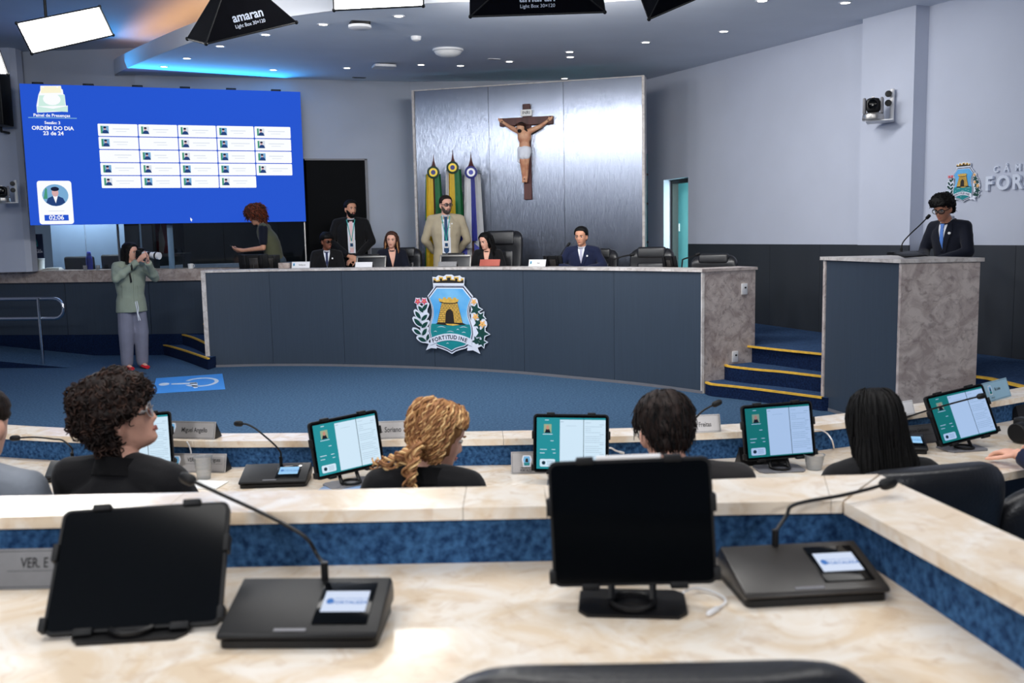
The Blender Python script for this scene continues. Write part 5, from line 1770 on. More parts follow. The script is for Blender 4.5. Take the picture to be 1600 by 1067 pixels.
# ================================================================== CHAIRS
def leather_chair(label, loc, rz, w=0.56, back_h=0.72, roll=True, seat_z=0.47, puffy=True):
    """swivel armchair facing local -y"""
    t = thing('leather_armchair', label, 'chair', loc, rz)
    bm = bmesh.new(); box(bm, (0, -0.02, seat_z - 0.06), (w * 0.9, 0.5, 0.13), None, 0.05, 0, 3); obj('seat', bm, M['leather'], t)
    # backrest: a rounded slab leaning back a little, fuller at the head
    bm = bmesh.new()
    rings = []
    rc = 0.11
    zt_ = seat_z - 0.04 + back_h
    zs_ = [seat_z - 0.04 + (back_h - rc) * i / 9 for i in range(10)] + [zt_ - rc + rc * math.sin(PI / 2 * i / 8) for i in range(1, 9)]
    for z in zs_:
        f = (z - seat_z + 0.04) / back_h
        hw = w / 2 * (0.88 + 0.12 * math.sin(PI * min(1, f * 1.25) * 0.5))
        dp = 0.055 + (0.022 * math.exp(-((f - 0.86) / 0.12) ** 2) if puffy else 0)
        cy = 0.2 + 0.1 * f
        if z > zt_ - rc:
            q_ = (z - (zt_ - rc)) / rc
            k = math.sqrt(max(0.0, 1 - q_ * q_))
            hw = hw - rc + rc * max(k, 0.12)
            dp *= 0.25 + 0.75 * k ** 0.7
        ring = []
        for s in range(32):
            a = 2 * PI * s / 32
            ca, sa = math.cos(a), math.sin(a)
            ex = abs(ca) ** 0.55 * (1 if ca > 0 else -1)
            ey = abs(sa) ** 0.7 * (1 if sa > 0 else -1)
            ring.append(V((hw * ex, cy + dp * ey - 0.04 * abs(ex * hw / (w / 2)) ** 3, z)))
        rings.append(ring)
    loft(bm, rings)
    obj('backrest', bm, M['leather'], t, True, 60)
    if puffy:
        bm = bmesh.new()
        box(bm, (0, 0.2 - 0.055 + 0.09, seat_z + back_h * 0.84), (w * 0.66, 0.07, back_h * 0.24), Matrix.Rotation(R(-6), 3, 'X'), 0.033, 0, 4)
        obj('head_cushion', bm, M['leather'], t, True, 60)
        bm = bmesh.new()
        box(bm, (0, 0.2 - 0.05 + 0.05, seat_z + back_h * 0.4), (w * 0.62, 0.06, back_h * 0.5), Matrix.Rotation(R(-6), 3, 'X'), 0.028, 0, 3)
        obj('back_cushion', bm, M['leather'], t, True, 60)
    for s in (-1, 1):
        bm = bmesh.new()
        tube(bm, catmull([(s * (w / 2 + 0.01), 0.22, seat_z + 0.2), (s * (w / 2 + 0.03), 0.0, seat_z + 0.2), (s * (w / 2 + 0.03), -0.2, seat_z + 0.18), (s * (w / 2 + 0.01), -0.22, seat_z + 0.02), (s * w * 0.36, -0.1, seat_z - 0.06)], 4), 0.022, 8)
        obj('armrest', bm, M['black'], t)
    bm = bmesh.new(); tube(bm, [(0, 0, 0.1), (0, 0, seat_z - 0.12)], 0.03, 10); obj('gas_column', bm, M['chrome'], t)
    for k in range(5):
        a = 2 * PI * k / 5 + 0.3
        bm = bmesh.new(); tube(bm, [(0, 0, 0.11), (0.27 * math.cos(a), 0.27 * math.sin(a), 0.075)], [0.026, 0.016], 8); lg = obj('foot_spoke', bm, M['black'], t)
        bm = bmesh.new(); lathe(bm, [(0, -0.012), (0.026, -0.012), (0.03, 0), (0.026, 0.012), (0, 0.012)], Matrix.Translation((0.27 * math.cos(a), 0.27 * math.sin(a), 0.031)) @ Matrix.Rotation(a, 4, 'Z') @ Matrix.Rotation(PI / 2, 4, 'X'), 10); obj('caster', bm, M['black'], lg)
    return t
def chair_at(label, px, ptop, y, rz, floorz, w=0.56, puffy=True, cz=None):
    p = at(px, ptop, y=y)
    bh = p.z - floorz - 0.47 + 0.04
    a = V((0, 0.3, 0))
    a = Matrix.Rotation(rz, 3, 'Z') @ a
    return leather_chair(label, (p.x - a.x, p.y - a.y, floorz), rz, w, bh, puffy=puffy)
chair_at('big black leather armchair behind the woman reading at the desk centre', 785, 361, 12.45, R(-22), PZ, 0.62)
chair_at('empty black leather armchair left of the doorway, near the right end of the big desk', 1021, 387.5, 11.05, R(-28), PZ, 0.54)
chair_at('empty black leather armchair at the right end of the big desk', 1118, 398.5, 10.6, R(-30), PZ, 0.54)
chair_at('black leather armchair behind the curly brown-haired woman at the big desk', 634, 388, 12.95, R(-14), PZ, 0.5)
chair_at('dark armchair behind the boy in the navy suit, just its right shoulder showing', 936, 390, 11.6, R(-24), PZ, 0.54)
chair_at('black leather armchair with broad shiny top behind the right corner of the near desk', 1462, 730, 2.34, R(180 + 14), 0.0, 0.5, False)
chair_at('black leather armchair partly out of frame at the right edge', 1690, 752, 2.5, R(180 + 20), 0.0, 0.5, False)
chair_at('empty black leather chair whose top fills the bottom edge of the picture', 1035, 1050, 0.98, R(180), 0.29, 0.54, False)

# ================================================================== THINGS ON THE BIG DESK
def facing(p, extra=0.0):
    return math.atan2(p.x, p.y) * -1 + extra
def dn(px, d):
    q = on_line(offset_line(dais2, d), px)
    i = min(range(len(dais2)), key=lambda k: (dais2[k] - q).length)
    a, b = dais2[max(0, i - 1)], dais2[min(len(dais2) - 1, i + 1)]
    return q, math.atan2(b.y - a.y, b.x - a.x)
M['monitor_back'] = mat('monitor_dark', rgb(22, 24, 28), 0.35, var=0.1, vscale=6)
M['monitor_frame'] = mat('monitor_silver_frame', rgb(150, 148, 144), 0.35, metal=0.6, var=0.05)
def desk_monitor(label, px, w, h, d=0.42, tilt=-12):
    q, a = dn(px, d)
    t = thing('desk_monitor', label, 'monitor', (q.x, q.y, 1.1), a)
    mt = Matrix.Translation((0, 0, 0.17)) @ Matrix.Rotation(R(tilt), 4, 'X')
    bm = bmesh.new(); box(bm, mt @ V((0, 0.02, 0.0)), (w - 0.01, 0.04, h - 0.01), mt.to_3x3(), 0.008); obj('housing', bm, M['monitor_back'], t)
    for nm, c, s in (('frame_top', (0, -0.004, h / 2 - 0.012), (w, 0.014, 0.024)), ('frame_side', (-w / 2 + 0.011, -0.004, 0), (0.022, 0.014, h)), ('frame_side', (w / 2 - 0.011, -0.004, 0), (0.022, 0.014, h))):
        bm = bmesh.new(); box(bm, mt @ V(c), s, mt.to_3x3(), 0.003); obj(nm, bm, M['monitor_frame'], t)
    bm = bmesh.new(); box(bm, mt @ V((0, 0.01, h / 2 + 0.012)), (w * 0.5, 0.03, 0.025), mt.to_3x3(), 0.003); obj('hood', bm, M['black'], t)
    bm = bmesh.new(); box(bm, (0, 0.03, 0.008), (w * 0.5, 0.16, 0.014), None, 0.003); obj('foot', bm, M['black'], t)
    bm = bmesh.new(); box(bm, (0, 0.05, 0.09), (0.05, 0.03, 0.16), None, 0.004); obj('stem', bm, M['black'], t)
    return t
desk_monitor('dark monitor with a silver frame in front of the standing bearded man', 581.5, 0.43, 0.3)
desk_monitor('dark monitor with a silver frame in front of the man in the beige blazer', 713, 0.45, 0.3)
def dais_plate(label, px, w, h=0.075, d=0.16, m='plate_white', text=None, z=None):
    q, a = dn(px, d)
    return nameplate(label, (q.x, q.y, DT + 0.001), a, w, h, [(text, 0.026, 0.02, 0)] if text else [], bool(text), m, 14)
dais_plate('white nameplate in front of the seated boy with glasses at the big desk', 473, 0.25, 0.085, text='Rodrigo Leo')
dais_plate('blank shiny plate in front of the bearded man\'s monitor', 571, 0.24, 0.07, m='plate_white')
dais_plate('dull plate in front of the middle monitor', 701, 0.26, 0.065, m='plate_dark')
dais_plate('white nameplate between the reading woman and the boy in navy', 840.5, 0.24, 0.085, text='Isaias')
q, a = dn(449, 0.18)
bm = bmesh.new(); box(bm, (0, 0, 0.038), (0.15, 0.1, 0.075), None, 0.006)
o = tag(obj('tissue_box', bm, M['granite_band'], None), 'small tan box at the left of the white nameplates on the big desk', 'box'); o.location = (q.x, q.y, DT); o.rotation_euler.z = a
def dais_tablet(label, px, w, h, d=0.45, z=1.1, hc=0.17, tilt=-14, extra=0.0):
    q, a = dn(px, d)
    t = thing('desk_tablet', label, 'tablet', (q.x, q.y, z), a + extra)
    mt = Matrix.Translation((0, 0, hc)) @ Matrix.Rotation(R(-tilt), 4, 'X')
    bm = bmesh.new(); box(bm, mt @ V((0, 0, 0)), (w, 0.02, h), mt.to_3x3(), 0.006); obj('case', bm, M['black_case'], t)
    for s in (-w * 0.3, w * 0.25):
        bm = bmesh.new(); box(bm, mt @ V((s, -0.015, 0.0)), (w * 0.12, 0.02, h * 0.98), mt.to_3x3(), 0.004); obj('back_strap', bm, M['black'], t)
    bm = bmesh.new(); box(bm, mt @ V((0.01, -0.022, -0.01)), (w * 0.3, 0.02, h * 0.7), mt.to_3x3(), 0.005); obj('back_plate', bm, M['consoletop'], t)
    bm = bmesh.new(); tube(bm, [(0, -0.05, 0.0), (0, -0.03, 0.05), tuple(mt @ V((0, -0.02, -0.01)))], 0.012, 8); obj('stand_arm', bm, M['black'], t)
    bm = bmesh.new(); box(bm, (0, 0, 0.005), (0.18, 0.13, 0.008), None, 0.002); obj('stand_foot', bm, M['black'], t)
    return t
dais_tablet('black tablet seen from behind at the left end of the big desk', 400, 0.4, 0.24, 0.4, 1.1, 0.25)
dais_tablet('second black tablet behind the left one, turned a little', 424, 0.3, 0.22, 0.62, 1.1, 0.24, -10, 0.4)
dais_tablet('black tablet seen from behind just left of the boy in navy', 866, 0.27, 0.2, 0.42, 1.1, 0.2)
dais_tablet('black tablet seen from behind before the empty armchair at right', 1047, 0.22, 0.19, 0.4, 1.1, 0.2, -14, -0.2)
def dais_mic(label, px, pts, d=0.5):
    q, a = dn(px, d)
    P = [at(x, y, y=q.y) for x, y in pts]
    t = thing('desk_microphone', label, 'microphone', (q.x, q.y, 1.1))
    loc = V((q.x, q.y, 1.1))
    bm = bmesh.new(); lathe(bm, [(0, 0), (0.06, 0), (0.055, 0.02), (0.02, 0.03), (0, 0.03)], None, 16); obj('base', bm, M['black'], t)
    L = catmull([V((0, 0, 0.02))] + [p - loc for p in P], 6)
    bm = bmesh.new(); tube(bm, L, 0.008, 6); obj('gooseneck', bm, M['black'], t)
    dd = (L[-1] - L[-3]).normalized()
    bm = bmesh.new(); tube(bm, [L[-1], L[-1] + dd * 0.01, L[-1] + dd * 0.05, L[-1] + dd * 0.06], [0.008, 0.018, 0.018, 0.006], 10); obj('mic_head', bm, M['black_case'], t)
dais_mic('thin desk microphone right of the boy in navy at the big desk', 955, [(955, 409), (958, 406), (972, 401), (984, 398.5)])
dais_mic('thin desk microphone leaning left of the boy in navy at the big desk', 874, [(876, 402), (880, 393), (886, 385)], 0.6)
dais_mic('thin desk microphone beside the right end tablet on the big desk', 1064, [(1066, 410), (1068, 405), (1078, 402), (1086, 399)], 0.4)

# podium microphone and papers
q0 = Q(0.55, 0.30)
pm = thing('podium_microphone', 'gooseneck microphone on a flat black base on the podium top', 'microphone')
k0 = at(1412, 398, z=PT)
ang = math.atan2(w.y, w.x)
bm = bmesh.new(); box(bm, (k0.x + 0.02, k0.y, PT + 0.017), (0.3, 0.14, 0.032), 0.12, 0.008); obj('base', bm, M['black'], pm)
P = [at(x, y, y=k0.y - 0.0) for x, y in ((1408, 396), (1408.5, 386), (1412, 377), (1424, 364), (1436, 353), (1447, 342))]
L = catmull(P, 6)
bm = bmesh.new(); tube(bm, [P[0] - V((0, 0, 0.02)), P[0] + V((0, 0, 0.05))], 0.012, 8); obj('socket', bm, M['black'], pm)
bm = bmesh.new(); tube(bm, L, 0.006, 8); obj('gooseneck', bm, M['black'], pm)
dd = (L[-1] - L[-3]).normalized()
bm = bmesh.new(); tube(bm, [L[-1], L[-1] + dd * 0.008, L[-1] + dd * 0.045, L[-1] + dd * 0.052], [0.006, 0.016, 0.016, 0.006], 10); obj('mic_head', bm, M['black_case'], pm)
bm = bmesh.new()
c = at(1432, 398, z=PT + 0.03)
box(bm, (c.x, c.y + 0.12, PT + 0.03), (0.2, 0.15, 0.012), Matrix.Rotation(R(12), 3, 'X') @ Matrix.Rotation(0.2, 3, 'Z'), 0.003)
tag(obj('black_folder', bm, M['black'], None), 'small black folder lying on the podium under the speaker\'s hands', 'folder')

# ================================================================== FLAGS
M['f_green'] = mat('flag_green_satin', rgb(20, 132, 76), 0.45, var=0.12, vscale=10, sheen=0.3)
M['f_yellow'] = mat('flag_yellow_satin', rgb(255, 214, 40), 0.4, var=0.06, vscale=10, sheen=0.3)
M['f_white'] = mat('flag_white_satin', rgb(246, 247, 250), 0.45, var=0.03, vscale=10, sheen=0.3)
M['f_blue'] = mat('flag_blue_satin', rgb(46, 56, 168), 0.42, var=0.1, vscale=10, sheen=0.3)
M['f_navy'] = mat('flag_navy', rgb(40, 44, 120), 0.5, var=0.05)
M['f_dkgreen'] = mat('rosette_dark_green', rgb(22, 52, 34), 0.6, var=0.1)
def flag(label, px, ptop, pros, y, cloth, ribbon, ros, emblem=None, wide=1.0):
    top, rs = at(px, ptop, y=y), at(px, pros, y=y)
    t = thing('flag_on_pole', label, 'flag', (top.x, top.y, PZ))
    zt, zr = top.z - PZ, rs.z - PZ
    bm = bmesh.new(); tube(bm, [(0, 0, 0.02), (0, 0, zt - 0.34)], 0.016, 10); obj('pole', bm, M['wood'], t)
    bm = bmesh.new(); lathe(bm, [(0, 0.001), (0.16, 0.001), (0.16, 0.02), (0.1, 0.05), (0.03, 0.09), (0, 0.09)], None, 20); obj('base', bm, M['wood'], t)
    k = zt - 0.34
    bm = bmesh.new(); lathe(bm, [(0.0, k - 0.06), (0.03, k - 0.06), (0.034, k - 0.02), (0.028, k + 0.02), (0.04, k + 0.05), (0.034, k + 0.08), (0.062, k + 0.1), (0.064, k + 0.115), (0.036, k + 0.15), (0.02, k + 0.2), (0.008, k + 0.26), (0.002, k + 0.34), (0, k + 0.34)], None, 14); obj('finial', bm, M['wood'], t)
    # hanging cloth, folded round the pole: each fold strip is a hanging pleat
    def pleat(name, x0, x1, m, z0, z1, yy, spread, n=9, amp=0.02, ph=0.0, mi=None):
        bm = bmesh.new()
        rows = []
        for i in range(n + 1):
            f = i / n
            z = z1 + (z0 - z1) * f
            row = []
            for j in range(9):
                g = j / 8
                x = (x0 + (x1 - x0) * g) * (0.5 + 0.5 * spread * (0.35 + 0.65 * f))
                yv = yy + amp * math.sin(g * PI * 2.5 + ph + f * 2) * (0.4 + 0.6 * f)
                row.append((x, yv, z))
            rows.append([bm.verts.new(q) for q in row])
        for a, b in zip(rows, rows[1:]):
            for j in range(8):
                bm.faces.new((a[j], a[j + 1], b[j + 1], b[j]))
        r = bmesh.ops.solidify(bm, geom=bm.faces[:], thickness=0.006)
        return obj(name, bm, m, t)
    zb = 0.18
    for nm, x0, x1, m, yy, ph in cloth:
        pleat(nm, x0 * wide, x1 * wide, M[m], zb, zr - 0.02, yy, 1.35, 9, 0.022, ph)
    for nm, x0, x1, m, zl in ribbon:
        o = pleat(nm, x0, x1, M[m], zr - zl, zr - 0.02, -0.075, 1.0, 6, 0.006)
    # rosette
    mt = Matrix.Translation((0.0, -0.085, zr)) @ Matrix.Rotation(PI / 2, 4, 'X')
    bm = bmesh.new(); lathe(bm, [(0, -0.01), (0.083, -0.01), (0.088, 0.004), (0.07, 0.012), (0, 0.014)], mt, 24); rz_ = obj('rosette', bm, M[ros[0]], t)
    bm = bmesh.new(); lathe(bm, [(0, 0.012), (0.06, 0.012), (0.056, 0.018), (0, 0.02)], mt, 20); obj('rosette_ring', bm, M[ros[1]], rz_)
    bm = bmesh.new(); lathe(bm, [(0, 0.016), (0.034, 0.016), (0.03, 0.024), (0, 0.026)], mt, 16); obj('rosette_centre', bm, M[ros[2]], rz_)
    return t
fy = 13.25
flag('green and yellow flag on the leftmost pole with a dark green rosette', 677, 240, 270, fy,
     [('cloth', -0.16, -0.06, 'f_green', 0.02, 0.0), ('cloth', -0.14, -0.02, 'f_yellow', -0.03, 1.0), ('cloth', -0.03, 0.13, 'f_green', 0.0, 2.0)],
     [('ribbon', -0.105, -0.01, 'f_yellow', 1.0), ('ribbon', 0.02, 0.11, 'f_green', 0.95)], ('f_dkgreen', 'f_yellow', 'f_navy'))
flag('green, yellow and white flag on the middle pole, tallest finial', 707, 233, 262.5, fy - 0.02,
     [('cloth', -0.14, -0.05, 'f_white', 0.02, 0.5), ('cloth', -0.08, 0.03, 'f_yellow', -0.02, 1.2), ('cloth', 0.02, 0.15, 'f_green', 0.0, 2.0)],
     [('ribbon', -0.06, 0.03, 'f_yellow', 1.0), ('ribbon', 0.03, 0.12, 'f_green', 0.95)], ('f_dkgreen', 'f_yellow', 'f_navy'))
t = flag('white and blue flag on the rightmost pole with a blue rosette', 735.5, 237, 270, fy - 0.04,
     [('cloth', -0.13, 0.0, 'f_white', 0.0, 0.4), ('cloth', -0.02, 0.17, 'f_white', 0.02, 1.6)],
     [('ribbon', -0.1, -0.01, 'f_white', 1.05), ('ribbon', -0.01, 0.07, 'f_blue', 0.95)], ('f_navy', 'f_white', 'f_blue'))
for z0, x0, x1, sl in ((0.78, 0.02, 0.19, 0.12), (1.02, -0.17, -0.08, -0.1), (0.5, -0.14, -0.02, 0.1)):
    bm = bmesh.new()
    vs = [(x0, -0.062, z0 + 0.2 + max(0, sl)), (x1, -0.062, z0 + 0.2 - min(0, sl) - sl * 0.2), (x1, -0.062, z0 - 0.2), (x0, -0.062, z0 - 0.2 + sl)]
    loft(bm, [[V(q) for q in vs], [V((q[0], q[1] + 0.004, q[2])) for q in vs]])
    obj('blue_band', bm, M['f_blue'], t, False)

# ================================================================== BOOTH CONTENTS
gb = lambda px, d: gy(px) - gn(px) * d
def on_counter(px, d, z=1.262):
    p = gb(px, d)
    return (p.x, p.y, z)
def fabric_chair(label, px, d, w, top):
    p = gb(px, d)
    t = thing('office_chair', label, 'chair', (p.x, p.y, 0.45))
    zt = at(px, top, y=p.y).z - 0.45
    bm = bmesh.new(); box(bm, (0, 0.05, zt - 0.25), (w, 0.07, 0.5), Matrix.Rotation(R(5), 3, 'X'), 0.05, 0, 4); obj('backrest', bm, M['black_case'], t)
    bm = bmesh.new(); box(bm, (0, 0.3, zt - 0.55), (w, 0.46, 0.08), None, 0.03, 0, 3); obj('seat', bm, M['black_case'], t)
    bm = bmesh.new(); tube(bm, [(0, 0.3, 0.02), (0, 0.3, zt - 0.58)], 0.03, 8); obj('column', bm, M['black'], t)
    bm = bmesh.new(); lathe(bm, [(0, 0.001), (0.24, 0.001), (0.22, 0.03), (0, 0.05)], Matrix.Translation((0, 0.3, 0)), 14); obj('foot', bm, M['black'], t)
    return t
fabric_chair('black office chair in the booth left of the tall blue bottle', 102, 0.33, 0.46, 401)
fabric_chair('black office chair in the booth right of the tall blue bottle', 156, 0.33, 0.36, 398)
M['bluebottle'] = mat('cobalt_plastic', rgb(44, 56, 190), 0.3, var=0.05)
p = on_counter(131, 0.12)
t = thing('blue_bottle', 'tall cobalt blue bottle behind the booth glass', 'bottle', p)
bm = bmesh.new(); lathe(bm, [(0, 0), (0.042, 0), (0.046, 0.02), (0.046, 0.16), (0.038, 0.2), (0.03, 0.21), (0, 0.21)], None, 16); obj('body', bm, M['bluebottle'], t)
bm = bmesh.new(); lathe(bm, [(0.031, 0.205), (0.033, 0.22), (0.03, 0.255), (0.018, 0.268), (0, 0.268)], None, 16); obj('cap', bm, M['bluebottle'], t)
p = on_counter(51, 0.12)
t = thing('white_bin', 'white cylindrical container at the left end of the booth window', 'container', p)
bm = bmesh.new(); lathe(bm, [(0, 0), (0.075, 0), (0.085, 0.17), (0.078, 0.17), (0.07, 0.01), (0, 0.01)], None, 18); obj('body', bm, M['paper'], t)
bm = bmesh.new(); lathe(bm, [(0.084, 0.16), (0.089, 0.165), (0.089, 0.178), (0.08, 0.178)], None, 18, 0, False); obj('rim', bm, M['white'], t)
p = gb(68, 0.16)
bm = bmesh.new()
for k in range(3):
    box(bm, (p.x + 0.02 * k, p.y, 1.27 + 0.012 * k), (0.3 - 0.06 * k, 0.16, 0.01), 0.1 * k)
tag(obj('paper_stack', bm, M['paper'], None, False), 'small heap of white papers beside the white container in the booth', 'papers')
for px, lab in ((137, 'small clear glass right of the blue bottle on the booth counter'), (157, 'small clear glass in front of the right office chair in the booth')):
    p = gb(px, -0.12)
    t = thing('drinking_glass', lab, 'glass', (p.x, p.y, 1.2605))
    bm = bmesh.new(); lathe(bm, [(0, 0), (0.026, 0), (0.03, 0.07), (0.027, 0.07), (0.024, 0.006), (0, 0.006)], None, 14); obj('wall', bm, M['cupplastic'], t)
    bm = bmesh.new(); lathe(bm, [(0, 0.006), (0.024, 0.006), (0.026, 0.035), (0, 0.035)], None, 12); obj('water', bm, M['clearcup'], t)
p = gb(297, -0.15)
t = thing('white_cup', 'small white cup on the granite counter before the dark booth window', 'cup', (p.x, p.y, 1.2605))
bm = bmesh.new(); lathe(bm, [(0, 0), (0.036, 0), (0.04, 0.07), (0.036, 0.07), (0.033, 0.006), (0, 0.006)], None, 16); obj('wall', bm, M['paper'], t)
bm = bmesh.new(); tube(bm, [(0.038, 0, 0.055), (0.058, 0, 0.05), (0.058, 0, 0.025), (0.036, 0, 0.018)], 0.004, 6); obj('handle', bm, M['paper'], t)
# poster stuck to the glass
M['poster'] = mat('dark_blue_poster', rgb(22, 36, 70), 0.5, var=0.05)
pa_, pb_ = at(40, 366, plane=(GLa + gln * 0.012, gln)), at(69, 403, plane=(GLa + gln * 0.012, gln))
wx = (V((pb_.x, pb_.y, 0)) - V((pa_.x, pa_.y, 0))).length
pm_ = frame_m((pa_ + pb_) / 2, gld, (0, 0, 1))
hx = pa_.z - pb_.z
t = thing('poster', 'dark blue poster with a small crest at the left of the booth window', 'poster')
bm = bmesh.new(); prism(bm, [(-wx / 2, -hx / 2), (wx / 2, -hx / 2), (wx / 2, hx / 2), (-wx / 2, hx / 2)], -0.003, 0.0, 0, pm_); obj('sheet', bm, M['poster'], t, False)
bm = bmesh.new()
pz = lambda pts, z, mi: face(bm, [pm_ @ V((x * wx, y * hx + 0.08 * hx, z)) for x, y in pts], mi)
pz([(-0.2, -0.1), (-0.17, 0.1), (-0.1, 0.22), (0.1, 0.22), (0.17, 0.1), (0.2, -0.1)], 0.001, 0)
pz([(-0.12, 0.02), (-0.08, 0.16), (0.08, 0.16), (0.12, 0.02)], 0.002, 1)
pz([(-0.14, -0.02), (-0.05, 0.1), (0.06, 0.1), (0.14, -0.02)], 0.003, 2)
text_bm(bm, 'FORTALEZA', 0.042, pm_ @ Matrix.Translation((0, -0.24 * hx, 0.001)), 0, 3, 0.02)
text_bm(bm, 'CÂMARA MUNICIPAL DE', 0.017, pm_ @ Matrix.Translation((0, -0.15 * hx, 0.001)), 0, 3, 0.01)
obj('print', bm, [M['c_sea'], M['c_gold'], M['c_leaf'], M['c_white']], t, False)
# dim things inside the dark part
M['redcloth'] = mat('dark_red_cloth', rgb(120, 40, 48), 0.7, var=0.2, vscale=10)
p = gb(244, 1.0)
t = thing('hanging_banner', 'dim red banner with a white stripe inside the dark booth', 'banner', (p.x, p.y, 1.45))
bm = bmesh.new(); box(bm, (0, 0, 0.3), (0.22, 0.03, 0.6), None, 0.004); obj('cloth', bm, M['redcloth'], t, False)
bm = bmesh.new(); prism(bm, [(-0.07, -0.1 + 0.15), (0.0, -0.12 + 0.15), (0.03, 0.2), (-0.02, 0.5), (-0.06, 0.3)], 0, 0.004, 0, Matrix.Translation((0, -0.0165, 0)) @ Matrix.Rotation(PI / 2, 4, 'X')); obj('white_stripe', bm, M['paper'], t, False)
p = gb(228, 0.8)
t = thing('booth_desk', 'pale desk shelf inside the dark booth behind the photographer', 'desk', (p.x, p.y, 0.45))
bm = bmesh.new(); box(bm, (0, 0, 1.0), (0.55, 0.3, 0.05), None, 0.004); obj('top', bm, M['greyplastic'], t, False)
for s in (-0.25, 0.25):
    bm = bmesh.new(); box(bm, (s, 0, 0.49), (0.04, 0.28, 0.975), None, 0.003); obj('side', bm, M['greyplastic'], t, False)

# ================================================================== PEOPLE
def cap(bm, p0, r0, p1, r1, seg=12):
    p0, p1 = V(p0), V(p1)
    ellipsoid(bm, p0, (r0, r0, r0), None, 0, seg, 8)
    ellipsoid(bm, p1, (r1, r1, r1), None, 0, seg, 8)
    if (p1 - p0).length > 1e-4:
        tube(bm, [p0, p1], [r0, r1], seg)

def blob(bm, voxel, smooth=2, faces=6000):
    """fuse overlapping closed shapes into one continuous surface"""
    me = bpy.data.meshes.new('blob')
    bm.to_mesh(me); bm.free()
    o = bpy.data.objects.new('blob', me)
    COL.objects.link(o)
    m = o.modifiers.new('r', 'REMESH'); m.mode = 'VOXEL'; m.voxel_size = voxel; m.use_smooth_shade = True
    if smooth:
        k = o.modifiers.new('s', 'SMOOTH'); k.factor = 0.5; k.iterations = smooth
    d = o.modifiers.new('d', 'DECIMATE')
    area = sum(p.area for p in me.polygons) * 0.75
    d.ratio = max(0.02, min(1.0, faces / max(1.0, 2 * area / voxel ** 2)))
    dg = bpy.context.evaluated_depsgraph_get()
    out = bpy.data.meshes.new_from_object(o.evaluated_get(dg))
    bpy.data.objects.remove(o); bpy.data.meshes.remove(me)
    for p in out.polygons:
        p.use_smooth = True
    return out

def interp(tab, x):
    if x <= tab[0][0]:
        return tab[0][1:]
    for a, b in zip(tab, tab[1:]):
        if x <= b[0]:
            t = (x - a[0]) / (b[0] - a[0])
            t = t * t * (3 - 2 * t) * 0.5 + t * 0.5
            return [p + (q - p) * t for p, q in zip(a[1:], b[1:])]
    return tab[-1][1:]
#        z      front  back   half width
HEAD = [(0.000, 0.060, 0.010, 0.018), (0.008, 0.080, 0.015, 0.032), (0.025, 0.088, 0.030, 0.045), (0.050, 0.088, 0.060, 0.055), (0.075, 0.089, 0.078, 0.063),
        (0.100, 0.088, 0.090, 0.069), (0.120, 0.086, 0.097, 0.073), (0.145, 0.089, 0.102, 0.076), (0.170, 0.086, 0.102, 0.076), (0.192, 0.072, 0.094, 0.069),
        (0.210, 0.052, 0.076, 0.056), (0.222, 0.032, 0.052, 0.038), (0.229, 0.012, 0.026, 0.018)]
g2 = lambda a, s: math.exp(-(a / s) ** 2)
def head_pt(z, th, feat=True):
    f, b, a = interp(HEAD, z)
    c, s = math.cos(th), math.sin(th)
    x = a * (abs(s) ** 0.92) * (1 if s >= 0 else -1)
    y = -f * c if c > 0 else -b * c
    if feat and c > 0:
        ax = abs(x)
        d = 0
        if 0.066 < z < 0.13:
            hgt = 0.006 + (0.13 - z) / 0.05 * 0.02 if z > 0.08 else 0.026 * max(0, (z - 0.066) / 0.014)
            d += min(hgt, 0.026) * g2(x, 0.0085 + 0.006 * max(0, (0.1 - z) / 0.02))
        d -= 0.010 * g2(ax - 0.031, 0.015) * g2(z - 0.118, 0.011)
        d += 0.004 * g2(z - 0.136, 0.009) * g2(ax - 0.025, 0.025)
        d += 0.006 * g2(x, 0.021) * (g2(z - 0.057, 0.006) + g2(z - 0.044, 0.006)) - 0.003 * g2(x, 0.022) * g2(z - 0.0505, 0.0025)
        d += 0.008 * g2(x, 0.022) * g2(z - 0.018, 0.014)
        d += 0.004 * g2(ax - 0.045, 0.016) * g2(z - 0.088, 0.02)
        y -= d
    return V((x, y, z))
def head_bm(nz=36, nt=48):
    bm = bmesh.new()
    rings = []
    for i in range(nz + 1):
        z = 0.229 * (0.5 - 0.5 * math.cos(PI * i / nz)) if False else 0.229 * i / nz
        rings.append([head_pt(z, 2 * PI * k / nt) for k in range(nt)])
    loft(bm, rings)
    for s in (-1, 1):
        ellipsoid(bm, (s * 0.077, 0.014, 0.105), (0.011, 0.021, 0.032), Matrix.Rotation(s * R(18), 3, 'Z') @ Matrix.Rotation(R(-12), 3, 'X'), 0, 12, 8)
        ellipsoid(bm, (s * 0.073, 0.006, 0.076), (0.008, 0.009, 0.012), None, 0, 8, 6)
    return bm
HB = head_bm()
HME = bpy.data.meshes.new('head_form'); HB.to_mesh(HME); HB.free()

